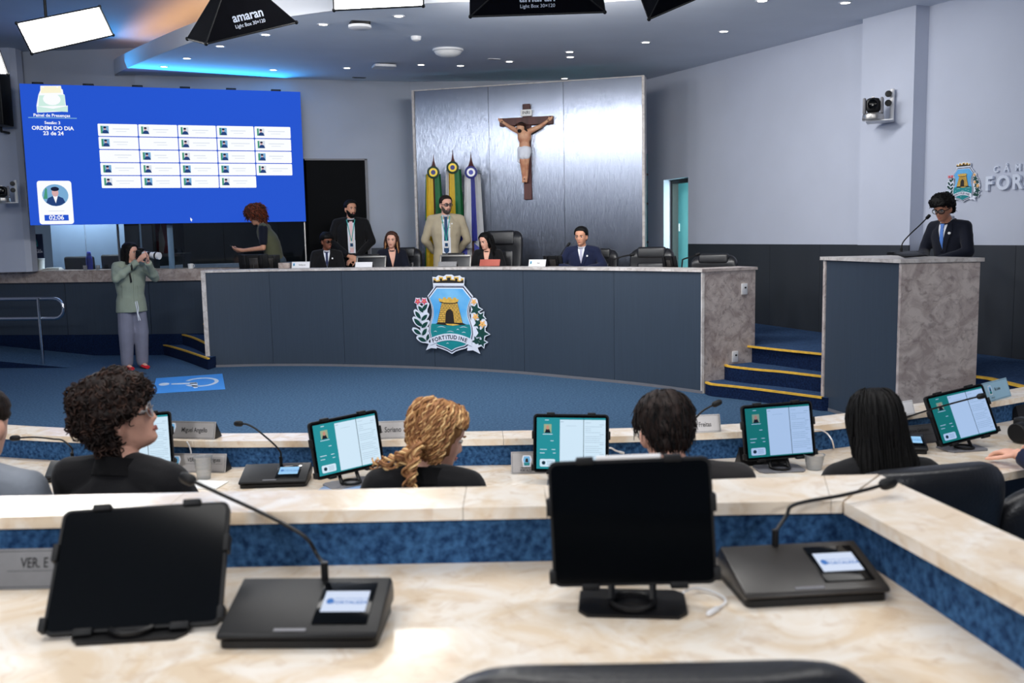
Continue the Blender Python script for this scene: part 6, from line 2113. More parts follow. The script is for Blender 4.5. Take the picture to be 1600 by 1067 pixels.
def hairline(th, kind):
    a = abs((math.degrees(th) + 180) % 360 - 180)
    T = {'short': [(0, 0.190), (38, 0.186), (58, 0.165), (70, 0.125), (84, 0.122), (100, 0.125), (112, 0.085), (135, 0.042), (180, 0.036)],
         'fringe': [(0, 0.158), (40, 0.156), (60, 0.150), (72, 0.128), (86, 0.125), (100, 0.125), (112, 0.08), (135, 0.04), (180, 0.035)],
         'curly': [(0, 0.150), (40, 0.145), (60, 0.125), (72, 0.105), (86, 0.105), (100, 0.10), (112, 0.035), (135, 0.0), (180, -0.01)],
         'long': [(0, 0.192), (34, 0.186), (55, 0.155), (66, 0.10), (76, 0.03), (90, -0.02), (180, -0.02)],
         'beard': [(0, 0.0), (180, 0.0)]}[kind]
    return interp(T, a)[0]
def hair_cap(kind, thick, amp, freq, nz=36, nt=56, top=0.0, seed=0, streak=0.0, side=1.0):
    bm = bmesh.new()
    rings = []
    ctr = V((0, 0.008, 0.115))
    for i in range(nz + 1):
        z = 0.229 * i / nz
        ring = []
        for k in range(nt):
            th_ = 2 * PI * k / nt
            p = head_pt(z, th_, False)
            n = (p - ctr)
            n.z *= 0.8 if z > 0.115 else 0.25
            n.normalize()
            m = max(0.0, min(1.0, (z - hairline(th_, kind)) / 0.016))
            m = m * m * (3 - 2 * m)
            q = p * freq + V((seed, seed * 0.7, 0))
            nn = noise.noise(q) + 0.5 * noise.noise(q * 2.1)
            st = streak * noise.noise(V((th_ * 9, z * 9, seed)))
            sd_ = abs(math.sin(th_))
            t = thick * (1 + (side - 1) * sd_) + top * max(0, (z - 0.15) / 0.08) + amp * nn + st
            ring.append(p + n * (t * m - 0.014 * (1 - m)))
        rings.append(ring)
    loft(bm, rings)
    return bm

def hand_bm(bm, w, d, nrm, side, curl, s=1.0):
    """w wrist, d direction of the fingers, nrm where the palm faces, side +1 when the thumb lies along d x nrm"""
    d = V(d).normalized()
    nrm = V(nrm); nrm = (nrm - d * nrm.dot(d)).normalized()
    ac = d.cross(nrm) * side
    w = V(w)
    pc = w + d * 0.05 * s
    m = Matrix((ac, d, nrm)).transposed()
    ellipsoid(bm, pc, (0.041 * s, 0.056 * s, 0.017 * s), m, 0, 12, 8)
    tube(bm, [w - d * 0.03, w + d * 0.02], [0.026 * s, 0.027 * s], 10)
    for k, (o, l) in enumerate(((0.029, 0.074), (0.0095, 0.083), (-0.0105, 0.077), (-0.0295, 0.060))):
        p = w + d * (0.088 - abs(o) * 0.12) * s + ac * o * s
        a = 0.18 * curl
        base = p - d * 0.03 * s
        for j, f in enumerate((0.45, 0.31, 0.24)):
            a += curl * (0.32, 0.55, 0.35)[j]
            q = p + (d * math.cos(a) + nrm * math.sin(a) + ac * o * 1.2) * l * f * s
            r0 = (0.0098, 0.009, 0.0082)[j] * s
            cap(bm, p if j else base, r0, q if j else p, r0, 8)
            cap(bm, p, r0, q, r0 * 0.92, 8)
            p = q
    p = w + d * 0.025 * s + ac * 0.030 * s + nrm * 0.004
    for j, (l, a) in enumerate(((0.042, 0.95), (0.034, 0.55), (0.028, 0.3))):
        q = p + (ac * math.sin(a) + d * math.cos(a) + nrm * 0.35 * curl).normalized() * l * s
        cap(bm, p, (0.0125, 0.0108, 0.0095)[j] * s, q, (0.0108, 0.0096, 0.0085)[j] * s, 8)
        p = q

def mixv(a, b, t):
    return V(a) + (V(b) - V(a)) * t

SK = {}
def skin(name, r, g, b):
    SK[name] = mat('skin_' + name, rgb(r, g, b), 0.5, var=0.05, vscale=25, spec=0.35)
skin('light', 226, 172, 150); skin('tan', 206, 150, 122); skin('brown', 120, 74, 56); skin('mid', 176, 122, 98)
HM = {}
def hairm(name, c, c2):
    HM[name] = mat('hair_' + name, rgb(*c), 0.6, c2=rgb(*c2), vscale=60, stretch=(1, 1, 0.25), bump=0.5, bscale=160, spec=0.2)
hairm('black', (14, 12, 12), (6, 6, 7)); hairm('darkbrown', (44, 32, 28), (18, 13, 12)); hairm('brown', (84, 54, 42), (40, 24, 20))
hairm('auburn', (140, 70, 44), (70, 30, 22)); hairm('blonde', (240, 204, 148), (196, 146, 92)); hairm('blonde_dark', (188, 138, 90), (128, 86, 54)); hairm('curlbrown', (66, 46, 38), (30, 20, 17)); hairm('greybeard', (96, 84, 78), (52, 44, 42))
hairm('tips', (190, 140, 96), (120, 76, 52))
CL = {}
def cloth(name, c, v=0.08, rough=0.85, bump=0.15):
    CL[name] = mat('cloth_' + name, rgb(*c), rough, var=v, vscale=7, bump=bump, bscale=140, spec=0.2, sheen=0.1)
cloth('black', (17, 17, 20)); cloth('charcoal', (38, 36, 37)); cloth('navy', (22, 30, 58)); cloth('navydark', (18, 22, 36)); cloth('grey', (126, 132, 142)); cloth('beige', (178, 166, 142))
cloth('sage', (142, 152, 138)); cloth('trouser_grey', (122, 124, 142)); cloth('olive', (84, 86, 66)); cloth('denim', (64, 78, 92)); cloth('white', (226, 230, 240), 0.03); cloth('pink', (232, 196, 198), 0.03)
cloth('tie_navy', (30, 42, 82), 0.1, 0.5); cloth('tie_blue', (86, 130, 206), 0.1, 0.5); cloth('tie_grey', (170, 170, 190), 0.1, 0.5); cloth('teal', (60, 168, 160), 0.05, 0.6); cloth('red', (190, 26, 40), 0.08, 0.6); cloth('black_trouser', (24, 24, 28)); cloth('lightknit', (226, 208, 204), 0.04)
cloth('tie_petrol', (34, 66, 104), 0.1, 0.5)
M['eye_white'] = mat('eye_white', rgb(225, 222, 220), 0.25, var=0.02)
M['iris'] = mat('iris_dark', rgb(36, 22, 16), 0.2, var=0.1)
M['lip'] = mat('lip_tone', rgb(168, 96, 88), 0.5, var=0.05)
M['clearframe'] = mat('clear_spectacle_frame', rgb(190, 186, 184), 0.2, metal=0.3, var=0.02)
M['lens'] = mat('spectacle_lens', rgb(245, 248, 250), 0.02, trans=1.0, var=0.005)

def decal(name, pts, bvh, off, m, parent, thick=0.003, cuts=3, tf=None):
    """a piece of cloth cut to the outline pts (x, z), laid on the surface below it as seen from the front"""
    bm = bmesh.new()
    f = bm.faces.new([bm.verts.new((x, 0, z)) for x, z in pts])
    bmesh.ops.triangulate(bm, faces=[f])
    for _ in range(cuts):
        es = [e for e in bm.edges if e.calc_length() > 0.018]
        if not es:
            break
        bmesh.ops.subdivide_edges(bm, edges=es, cuts=1, use_grid_fill=False)
        bmesh.ops.triangulate(bm, faces=bm.faces[:])
    last = None
    for v in bm.verts:
        h = bvh.ray_cast(V((v.co.x, -1.2, v.co.z)), V((0, 1, 0)))
        if h[0] is None:
            n_ = bvh.find_nearest(V((v.co.x, -0.15, v.co.z)))
            y = n_[0].y if n_[0] is not None else -0.12
        else:
            y = h[0].y
        v.co.y = y - off
    bmesh.ops.recalc_face_normals(bm, faces=bm.faces)
    if sum(f.normal.y * f.calc_area() for f in bm.faces) > 0:
        bmesh.ops.reverse_faces(bm, faces=bm.faces)
    ex = bmesh.ops.extrude_face_region(bm, geom=bm.faces[:])
    for g_ in ex['geom']:
        if isinstance(g_, bmesh.types.BMVert):
            g_.co.y += thick + 0.004
    return obj(name, bm, m, parent, True, 60)

def arc_pts(c, r, a0, a1, n=10):
    return [(c[0] + r * math.cos(R(a0 + (a1 - a0) * k / n)), c[1] + r * math.sin(R(a0 + (a1 - a0) * k / n))) for k in range(n + 1)]

def person(label, px, ptop, y, floorz, rz, sit=True, lean=6, head=(0, 0, 0), sk='tan', hair=None, top='black', top_kind='jacket', legs='black_trouser', shoes='black',
           sw=1.0, arms=None, hands=None, voxel=0.008, nface=9000, hairt=0.02, neckfwd=0.03, seat=0.47, crown=None, shift=(0, 0), detail=True, bulk=1.0, legpose=None, scale=None, fixed=None, sleeves=1.0, tuck=0.0):
    """px, ptop: where the crown of the head shows in the picture; y: its distance; rz: which way the body faces (0 = toward the camera)"""
    tgt = at(px, ptop, y=y)
    def joints(s):
        J = {}
        if sit:
            P = V((0, 0, seat + 0.09 * s))
        else:
            P = V((0, 0, 0.93 * s))
        up = V((0, -math.sin(R(lean)), math.cos(R(lean))))
        J['P'] = P
        J['C'] = P + up * 0.30 * s
        up2 = V((0, -math.sin(R(lean * 1.5)), math.cos(R(lean * 1.5))))
        J['N'] = J['C'] + up2 * 0.235 * s
        J['H'] = J['N'] + V((0, -neckfwd, 0.0)) * s + up2 * (0.040 - tuck) * s       # chin-level point of the head axis
        for sd_, k in ((1, 'L'), (-1, 'R')):
            J['S' + k] = J['C'] + up2 * 0.196 * s + V((sd_ * 0.178 * sw * s, 0.015 * s, 0))
        return J
    hx, hp, hr = head
    HR = Matrix.Rotation(R(hx), 4, 'Z') @ Matrix.Rotation(R(hp), 4, 'X') @ Matrix.Rotation(R(hr), 4, 'Y')
    def hmat(J, s):
        piv = V((0, 0.012, 0.03))
        return Matrix.Translation(J['H'] + V((0, 0.01, 0.0)) * s) @ Matrix.Diagonal((s, s, s, 1)) @ Matrix.Translation(piv) @ HR @ Matrix.Translation(-piv)
    s = scale or 1.0
    if scale is None:
        for _ in range(6):
            J = joints(s)
            hm = hmat(J, s)
            top_z = max((hm @ head_pt(z, t_, False)).z for z in (0.16, 0.19, 0.21, 0.229) for t_ in (0, PI / 2, PI, -PI / 2)) + hairt * s
            want = tgt.z - floorz
            base = seat if sit else 0.0
            s *= (want - base) / (top_z - base)
    J = joints(s)
    hm = hmat(J, s)
    ctr = hm @ V((0, 0.005, 0.2))
    rot = Matrix.Rotation(rz, 3, 'Z')
    o = rot @ V((ctr.x, ctr.y, 0))
    root = thing('person', label, 'person', (tgt.x - o.x + shift[0], tgt.y - o.y + shift[1], floorz), rz)
    # arms
    A = {}
    dfl = {'L': ((0.235, 0.0, -0.26), (0.235, -0.08, -0.48)), 'R': ((-0.235, 0.0, -0.26), (-0.235, -0.08, -0.48))}
    if sit:
        dfl = {'L': ((0.23, -0.06, -0.25), (0.16, -0.30, -0.26)), 'R': ((-0.23, -0.06, -0.25), (-0.16, -0.30, -0.26))}
    for k in 'LR':
        e, w = (arms or dfl)[k]
        sh = J['S' + k]
        base = V((0, J['C'].y, sh.z))
        A[k] = (sh, base + V(e) * s, base + V(w) * s)
    hd = hands or {}
    # ---- body, one continuous surface
    bm = bmesh.new()
    t = bmesh.new(); t.from_mesh(HME)
    tmerge(bm, t, hm)
    hc = hm @ V((0, 0.02, 0.035))
    cap(bm, J['N'] - V((0, -0.005, 0.03)) * s, 0.062 * s * (0.86 + 0.14 * sw), hc, 0.05 * s * (0.86 + 0.14 * sw))
    def torso(bm, grow, zlow=None, hem=0.0, upto=1.0):
        P, C, N = J['P'], J['C'], J['N']
        rings = []
        prof = [(-0.10, 0.155, 0.115, 0), (0.0, 0.160, 0.118, 0), (0.35, 0.142, 0.105, 0), (0.7, 0.155, 0.112, 0), (1.0, 0.170, 0.118, 0), (1.35, 0.175, 0.112, 0), (1.62, 0.150, 0.095, 0), (1.80, 0.10, 0.075, 0), (1.95, 0.062, 0.06, 0)]
        if hem:
            prof[0] = (-0.10 - hem, 0.168, 0.125, 0)
        for f, rx, ry, _ in prof:
            if f < 1:
                c = mixv(P, C, f)
            else:
                c = mixv(C, N, (f - 1) / 0.95)
            kx = sw if f > 0.6 else (0.5 + 0.5 * sw)
            rx, ry = (rx * kx * bulk + grow) * s, (ry * bulk + grow) * s
            rings.append([c + V((rx * (abs(math.cos(a)) ** 0.85) * (1 if math.cos(a) > 0 else -1), ry * math.sin(a), 0)) for a in [2 * PI * q / 24 for q in range(24)]])
        loft(bm, rings)
    torso(bm, -0.012)
    for k in 'LR':
        sh, e, w = A[k]
        cap(bm, mixv(J['N'], sh, 0.2) - V((0, 0, 0.008)) * s, 0.05 * s, sh, 0.048 * s)
        cap(bm, sh, 0.046 * s, e, 0.036 * s)
        cap(bm, e, 0.037 * s, w, 0.025 * s)
        hi = hd.get(k, {})
        d = V(hi.get('d', tuple((w - e).normalized())))
        hand_bm(bm, w + d.normalized() * 0.01, d, hi.get('n', (0, 0, -1)), hi.get('side', 1 if k == 'L' else -1), hi.get('curl', 0.5), s)
    LG = {}
    for sd_, k in ((1, 'L'), (-1, 'R')):
        hip = J['P'] + V((sd_ * 0.09 * s, 0, -0.02 * s))
        if legpose:
            kn, an = (V(q) for q in legpose[k])
        elif sit:
            kn = V((sd_ * 0.11 * s, -0.43 * s, seat + 0.03)); an = V((sd_ * 0.11 * s, -0.40 * s, 0.085))
        else:
            kn = V((sd_ * 0.10 * s, -0.015 * s, 0.50 * s)); an = V((sd_ * 0.105 * s, 0.015 * s, 0.085))
        LG[k] = (hip, kn, an)
        cap(bm, hip, 0.078 * s, kn, 0.052 * s); cap(bm, kn, 0.05 * s, an, 0.034 * s)
        cap(bm, an + V((0, 0, -0.035)), 0.036 * s, an + V((0, -0.12 * s, -0.05)), 0.028 * s)
    body = obj('body', blob(bm, voxel, 1, nface), None, root)
    body.data.materials.clear(); body.data.materials.append(SK[sk])
    # ---- trousers and shoes
    cloth_m = CL[legs]
    bm = bmesh.new()
    wide = 1.55 if legs == 'trouser_grey' else 1.0
    P = J['P']
    ellipsoid(bm, P + V((0, 0.01, 0.0)), (0.172 * s * (0.5 + 0.5 * sw) * bulk, 0.135 * s, 0.12 * s), None, 0, 16, 10)
    for k in 'LR':
        hip, kn, an = LG[k]
        cap(bm, hip, 0.098 * s, kn, 0.068 * s * wide); cap(bm, kn, 0.066 * s * wide, an + V((0, 0, 0.0)), 0.052 * s * wide)
    obj('trousers', blob(bm, 0.014, 2, 2600), None, root).data.materials.append(cloth_m)
    for k in 'LR':
        an = LG[k][2]
        bm = bmesh.new()
        rings = []
        for f, wv, hv in ((0.075, 0.034, 0.07), (0.05, 0.042, 0.085), (0.0, 0.043, 0.082), (-0.06, 0.046, 0.062), (-0.12, 0.05, 0.05), (-0.165, 0.042, 0.04), (-0.185, 0.02, 0.025)):
            rings.append([an + V((wv * s * math.cos(a), f * s, -0.083 + max(0.0, hv * s * (0.5 + 0.5 * math.sin(a))))) for a in [2 * PI * q / 12 for q in range(12)]])
        loft(bm, rings)
        obj('shoe', bm, CL['red'] if shoes == 'red' else M['leather'], root)
    # ---- upper clothing
    bvh = None
    if top_kind:
        bm = bmesh.new()
        g = 0.014 if top_kind != 'shirt' else 0.006
        torso(bm, g, None, 1.0 * (0.75 if not sit else 0.2) if top_kind == 'jacket' else (0.35 if top_kind == 'blouson' else 0.1))
        for k in 'LR':
            sh, e, w = A[k]
            gs = 0.015 if top_kind != 'shirt' else 0.009
            cap(bm, mixv(J['N'], sh, 0.22) - V((0, 0, 0.006)) * s, (0.052 + gs * 0.6) * s, sh, (0.05 + gs) * s)
            if top_kind == 'vest':
                continue
            if sleeves < 1:
                cap(bm, sh, (0.05 + gs) * s, mixv(sh, e, 0.75), (0.048 + gs) * s)
                continue
            cap(bm, sh, (0.05 + gs) * s, e, (0.043 + gs) * s)
            dd_ = (w - e).normalized()
            cap(bm, e, (0.043 + gs) * s, w - dd_ * 0.045 * s, (0.031 + gs) * s)
            tube(bm, [w - dd_ * 0.06 * s, w - dd_ * 0.008 * s], [(0.034 + gs) * s, (0.033 + gs) * s], 12)
            if top_kind == 'blouson':
                cap(bm, mixv(sh, e, 0.3), (0.066) * s, mixv(e, w, 0.25), 0.068 * s)
        me = blob(bm, voxel * 1.15, 3, 7000 if voxel < 0.007 else 5000)
        # soft creases in the cloth
        for v in me.vertices:
            q = v.co * 9 + V((px * 0.1, 0, 0))
            v.co += v.normal * (0.006 * noise.noise(V((q.x, q.y, q.z * 1.8))) + 0.003 * noise.noise(q * 2.7)) * s
        nm = {'jacket': 'jacket', 'blouson': 'jacket', 'shirt': 'top', 'vest': 'vest', 'top': 'top'}[top_kind]
        jk = obj(nm, me, None, root)
        jk.data.materials.append(CL[top])
        if top_kind in ('jacket', 'blouson'):
            n_ = J['N'] + V((0, 0.0, 0.016)) * s
            lo, md, hi = [], [], []
            for k in range(17):
                a = R(-118 + 236 * k / 16)
                d_ = V((math.sin(a), math.cos(a), 0))
                drop = -0.028 * (1 - math.cos(a)) * s
                lo.append(n_ + d_ * 0.098 * s + V((0, 0, -0.022 * s + drop)))
                md.append(n_ + d_ * 0.080 * s + V((0, 0, 0.034 * s + drop)))
                hi.append(n_ + d_ * 0.068 * s + V((0, 0, 0.022 * s + drop)))
            bm = bmesh.new()
            vs = [[bm.verts.new(p) for p in L] for L in (lo, md, hi)]
            for A_, B_ in zip(vs, vs[1:]):
                for k in range(16):
                    bm.faces.new((A_[k], A_[k + 1], B_[k + 1], B_[k]))
            bmesh.ops.solidify(bm, geom=bm.faces[:], thickness=0.004)
            obj('jacket_collar', bm, CL[top], jk, True, 80)
        bvh = BVHTree.FromPolygons([v.co.copy() for v in me.vertices], [tuple(p.vertices) for p in me.polygons])
    info = dict(root=root, J=J, hm=hm, s=s, A=A, bvh=bvh, rot=rot, body=body)
    # ---- face details
    if detail:
        for sd_ in (-1, 1):
            bm = bmesh.new(); ellipsoid(bm, hm @ V((sd_ * 0.031, -0.0745, 0.118)), (0.0125 * s, 0.0095 * s, 0.0068 * s), hm.to_3x3().normalized(), 0, 12, 8)
            e_ = obj('eye', bm, M['eye_white'], root)
            bm = bmesh.new(); ellipsoid(bm, hm @ V((sd_ * 0.031, -0.0826, 0.118)), (0.0074 * s, 0.0036 * s, 0.0069 * s), hm.to_3x3().normalized(), 0, 10, 6)
            obj('iris', bm, M['iris'], e_)
            bm = bmesh.new()
            tube(bm, [hm @ V((sd_ * x, yy, zz)) for x, yy, zz in ((0.014, -0.0925, 0.134), (0.028, -0.0915, 0.139), (0.045, -0.082, 0.136))], [0.003 * s, 0.0042 * s, 0.002 * s], 6)
            obj('eyebrow', bm, HM[hair[0]] if hair else HM['black'], root)
        bm = bmesh.new()
        tube(bm, [hm @ V((x, yy, zz)) for x, yy, zz in ((-0.022, -0.0875, 0.051), (-0.009, -0.0955, 0.054), (0, -0.097, 0.0525), (0.009, -0.0955, 0.054), (0.022, -0.0875, 0.051))], [0.0015 * s, 0.004 * s, 0.0045 * s, 0.004 * s, 0.0015 * s], 6)
        tube(bm, [hm @ V((x, yy, zz)) for x, yy, zz in ((-0.018, -0.0875, 0.049), (0, -0.0965, 0.0455), (0.018, -0.0875, 0.049))], [0.0015 * s, 0.005 * s, 0.0015 * s], 6)
        obj('mouth', bm, M['lip'], root)
    return info

def put_hair(I, name, bm, mats, ang=180):
    bmesh.ops.transform(bm, matrix=I['hm'], verts=bm.verts)
    return obj(name, bm, mats, I['root'], True, ang)

def glasses(I, m, wide=0.026, high=0.019, r=0.0022):
    hm, root = I['hm'], I['root']
    bm = bmesh.new()
    for sd_ in (-1, 1):
        P = [hm @ V((sd_ * (0.033 + wide * math.cos(a) * (abs(math.cos(a)) ** -0.3 if abs(math.cos(a)) > 0.05 else 1)), -0.102 + 0.012 * abs(math.cos(a)) * (1 if math.cos(a) > 0 else 0.0), 0.117 + high * math.sin(a))) for a in [2 * PI * k / 18 for k in range(19)]]
        tube(bm, P, r, 6, 0, False)
        tube(bm, [hm @ V((sd_ * 0.060, -0.09, 0.122)), hm @ V((sd_ * 0.076, -0.06, 0.122)), hm @ V((sd_ * 0.081, 0.0, 0.12)), hm @ V((sd_ * 0.079, 0.02, 0.112))], r, 6)
    tube(bm, [hm @ V((-0.008, -0.106, 0.12)), hm @ V((0, -0.109, 0.123)), hm @ V((0.008, -0.106, 0.12))], r, 6)
    o = obj('spectacles', bm, m, root)
    for sd_ in (-1, 1):
        bm = bmesh.new()
        n_ = [hm @ V((sd_ * (0.033 + wide * 0.94 * math.cos(a)), -0.101, 0.117 + high * 0.94 * math.sin(a))) for a in [2 * PI * k / 16 for k in range(16)]]
        loft(bm, [n_, [p + (hm.to_3x3() @ V((0, 0.0012, 0))) for p in n_]])
        obj('lens', bm, M['lens'], o, False)

def suit_front(I, shirt='white', tie=None, lapel=None, pin=True, vw=0.052, vlow=0.27, open_to=None, lanyard=False, skin_v=False, tiew=0.026):
    """V of shirt, tie and lapels laid on the jacket front; measured down from the neck base"""
    J, s, b, root = I['J'], I['s'], I['bvh'], I['root']
    nz = J['N'].z
    z = lambda d: nz - d * s
    low = vlow if open_to is None else open_to
    if open_to is None:
        V_ = [(-vw * s, z(-0.015)), (-vw * 1.0 * s, z(0.02)), (0, z(low)), (vw * s, z(0.02)), (vw * s, z(-0.015))]
    else:
        V_ = [(-vw * s, z(-0.015)), (-vw * 1.1 * s, z(0.06)), (-vw * 0.9 * s, z(low)), (vw * 1.0 * s, z(low)), (vw * 1.1 * s, z(0.06)), (vw * s, z(-0.015))]
    if skin_v:
        decal('neckline', V_, b, 0.003, skin_v, root)
    else:
        decal('shirt_front', V_, b, 0.003, CL[shirt], root)
    if not skin_v:
        bm = bmesh.new()
        n_ = J['N'] + V((0, -0.004, 0.012)) * s
        ring = [n_ + V((0.066 * s * math.sin(a), -0.066 * s * math.cos(a), -0.03 * s * math.cos(a) + 0.0 * s)) for a in [2 * PI * k / 20 for k in range(20)]]
        up = [p + V((0, 0, 0.034 * s)) - (p - n_) * 0.08 for p in ring]
        loft(bm, [ring, up], 0, False)
        bmesh.ops.solidify(bm, geom=bm.faces[:], thickness=0.004)
        obj('collar', bm, CL[shirt], root)
    if tie:
        w = tiew * s
        decal('tie', [(-w * 0.55, z(0.018)), (w * 0.55, z(0.018)), (w * 0.8, z(0.0)) if False else (w * 0.5, z(0.05)), (w * 1.1, z(low - 0.01) if open_to is None else z(low - 0.03)), (0, z(low + 0.01)), (-w * 1.1, z(low - 0.01) if open_to is None else z(low - 0.03)), (-w * 0.5, z(0.05))] if open_to else
              [(-w * 0.6, z(0.014)), (w * 0.6, z(0.014)), (w * 0.42, z(0.05)), (w * 0.75, z(low * 0.62)), (0, z(low - 0.012)), (-w * 0.75, z(low * 0.62)), (-w * 0.42, z(0.05))], b, 0.009, CL[tie], root)
        decal('tie_knot', [(-w * 0.75, z(0.006)), (w * 0.75, z(0.006)), (w * 0.5, z(0.048)), (-w * 0.5, z(0.048))], b, 0.014, CL[tie], root)
    if lapel:
        for sd_ in (-1, 1):
            if open_to is None:
                pts = [(sd_ * vw * 0.95 * s, z(-0.012)), (sd_ * (vw + 0.03) * s, z(0.0)), (sd_ * (vw + 0.034) * s, z(0.07)), (sd_ * (vw + 0.05) * s, z(0.08)), (sd_ * 0.03 * s, z(low + 0.02)), (0.0, z(low + 0.012)), (sd_ * vw * 0.93 * s, z(0.03))]
            else:
                pts = [(sd_ * vw * 0.95 * s, z(-0.012)), (sd_ * (vw + 0.03) * s, z(0.0)), (sd_ * (vw + 0.036) * s, z(0.07)), (sd_ * (vw + 0.054) * s, z(0.085)), (sd_ * (vw + 0.004) * s, z(0.3)), (sd_ * vw * 0.96 * s, z(0.28)), (sd_ * vw * 1.05 * s, z(0.06))]
            decal('lapel', pts, b, 0.008, CL[lapel], root, 0.004)
    if pin:
        decal('pin', [(0.082 * s + 0.011 * math.cos(a), z(0.1) + 0.011 * math.sin(a)) for a in [2 * PI * k / 10 for k in range(10)]], b, 0.016, M['white'], root)
    if lanyard:
        for sd_ in (-1, 1):
            decal('lanyard', [(sd_ * 0.052 * s, z(-0.01)), (sd_ * 0.063 * s, z(-0.005)), (sd_ * 0.006 * s, z(lanyard)), (-sd_ * 0.004 * s, z(lanyard))], b, 0.017, CL['teal'], root)
        decal('badge', [(-0.03 * s, z(lanyard)), (0.03 * s, z(lanyard)), (0.03 * s, z(lanyard + 0.095)), (-0.03 * s, z(lanyard + 0.095))], b, 0.02, M['white'], root)
        decal('badge_photo', [(-0.02 * s, z(lanyard + 0.03)), (0.02 * s, z(lanyard + 0.03)), (0.02 * s, z(lanyard + 0.075)), (-0.02 * s, z(lanyard + 0.075))], b, 0.0245, CL['tie_petrol'], root)

def curls(seedmesh_bm, n, rad, r, turns, length, tones, seed=1, down=0.0, sides=5, minz=None, steps=9):
    """small tubes of curled hair scattered over a hair form (head's own axes)"""
    rr = random.Random(seed)
    bmesh.ops.recalc_face_normals(seedmesh_bm, faces=seedmesh_bm.faces)
    seedmesh_bm.normal_update()
    fs = [f for f in seedmesh_bm.faces if f.calc_area() > 1e-7]
    fs = [f for f in fs if minz is None or f.calc_center_median().z > minz(f.calc_center_median())]
    ar = [f.calc_area() for f in fs]
    out = bmesh.new()
    for f in rr.choices(fs, ar, k=n):
        p = f.calc_center_median() + V((rr.uniform(-1, 1), rr.uniform(-1, 1), rr.uniform(-1, 1))) * 0.006
        nn = f.normal
        if nn.length < 0.1:
            continue
        t = nn.orthogonal().normalized()
        t = (Matrix.Rotation(rr.uniform(0, 2 * PI), 3, nn) @ t)
        if down:
            dn_ = V((0, 0, -1))
            t = (t * (1 - down) + (dn_ - nn * dn_.dot(nn)) * down).normalized()
        b = nn.cross(t)
        L = length * rr.uniform(0.6, 1.2)
        ph = rr.uniform(0, 6.28)
        tn = turns * rr.uniform(0.7, 1.2)
        pts, rs = [], []
        R0 = rad * rr.uniform(0.7, 1.2)
        for k in range(steps):
            u_ = k / (steps - 1)
            a = ph + 2 * PI * tn * u_
            drop = V((0, 0, -1)) * (L * u_ * u_ * 0.35 if down else 0)
            pts.append(p + t * (L * u_) + drop + (nn * math.cos(a) + b * math.sin(a)) * R0 * (0.5 + 0.5 * u_) + nn * 0.002)
            rs.append(r * (1 - 0.6 * u_) * rr.uniform(0.9, 1.1))
        tube(out, pts, rs, sides, rr.randrange(tones), False)
    return out

def fall(form, n, length, r, tones, seed, wave=0.006, waves=2.0, keep=None, sides=5, steps=16, lift=0.004, stop=None):
    """strands that run down over a hair form and then hang from its edge (head's own axes, gravity along -z)"""
    rr = random.Random(seed)
    bmesh.ops.recalc_face_normals(form, faces=form.faces)
    form.normal_update()
    tree = BVHTree.FromBMesh(form)
    fs = [f for f in form.faces if f.calc_area() > 1e-7 and (keep is None or keep(f.calc_center_median()))]
    out = bmesh.new()
    for f in rr.choices(fs, [q.calc_area() for q in fs], k=n):
        p = f.calc_center_median().copy()
        L = length * rr.uniform(0.65, 1.1)
        st = L / steps
        ph, wv = rr.uniform(0, 6.28), waves * rr.uniform(0.8, 1.2)
        off = lift * rr.uniform(0.2, 1.6)
        # leave the crown in the direction away from the parting
        d = V((p.x + rr.uniform(-0.01, 0.01), max(p.y, -0.02) + 0.03, 0)).normalized()
        pts, rs = [], []
        for k in range(steps + 1):
            u_ = k / steps
            co, no, _, ds = tree.find_nearest(p)
            if co is None:
                break
            inside = (p - co).dot(no) < 0
            if ds < 0.03 or inside:
                p = co + no * off
                g = V((0, 0, -1)) + d * (0.9 * max(0.0, no.z))
                t = (g - no * g.dot(no))
                t = t.normalized() if t.length > 0.05 else V((0, 0, -1))
            else:
                t = V((0, 0, -1))
            a = ph + 2 * PI * wv * u_
            b = t.cross(no)
            w_ = wave * (0.25 + 0.75 * u_)
            pts.append(p + no * (w_ * (0.6 + 0.6 * math.cos(a))) + b * (w_ * math.sin(a)))
            rs.append(r * (1 - 0.55 * u_))
            p = p + t * st
            if stop is not None and stop(p):
                break
        if len(pts) > 3:
            tube(out, pts, rs[:len(pts)], sides, rr.randrange(tones), False)
    return out

# ------------------------------------------------------------------ the people at the far row, seen from behind
FR = R(180)
deskarms = {'L': ((0.25, -0.10, -0.24), (0.17, -0.36, -0.20)), 'R': ((-0.25, -0.10, -0.24), (-0.17, -0.36, -0.20))}
flat = {'L': dict(d=(-0.3, -1, -0.05), n=(0, 0, -1), curl=0.4), 'R': dict(d=(0.3, -1, -0.05), n=(0, 0, -1), curl=0.4)}

# curly dark-haired person with glasses
I = person('person with big dark curls and clear glasses in a black jacket, looking right', 168, 579, 2.62, 0, FR + R(-14), True, 4, (-66 + 10, -14, 0), 'light', ('darkbrown',), 'black', 'jacket', voxel=0.0055, nface=14000, hairt=0.045, arms=deskarms, hands=flat, sw=1.02)
bm = hair_cap('curly', 0.038, 0.016, 34, 44, 72, 0.012, 3, 0, 1.0)
ex = hair_cap('curly', 0.034, 0.016, 34, 30, 48, 0.012, 3)
cu = curls(ex, 900, 0.010, 0.0042, 1.5, 0.035, 2, 5, 0.25, 4, lambda c: hairline(math.atan2(c.x, -c.y), 'curly') + 0.008)
ex.free()
put_hair(I, 'hair', bm, HM['darkbrown'])
put_hair(I, 'hair_curls', cu, [HM['darkbrown'], HM['curlbrown']])['kind'] = 'stuff'
glasses(I, M['clearframe'], 0.027, 0.022, 0.0016)

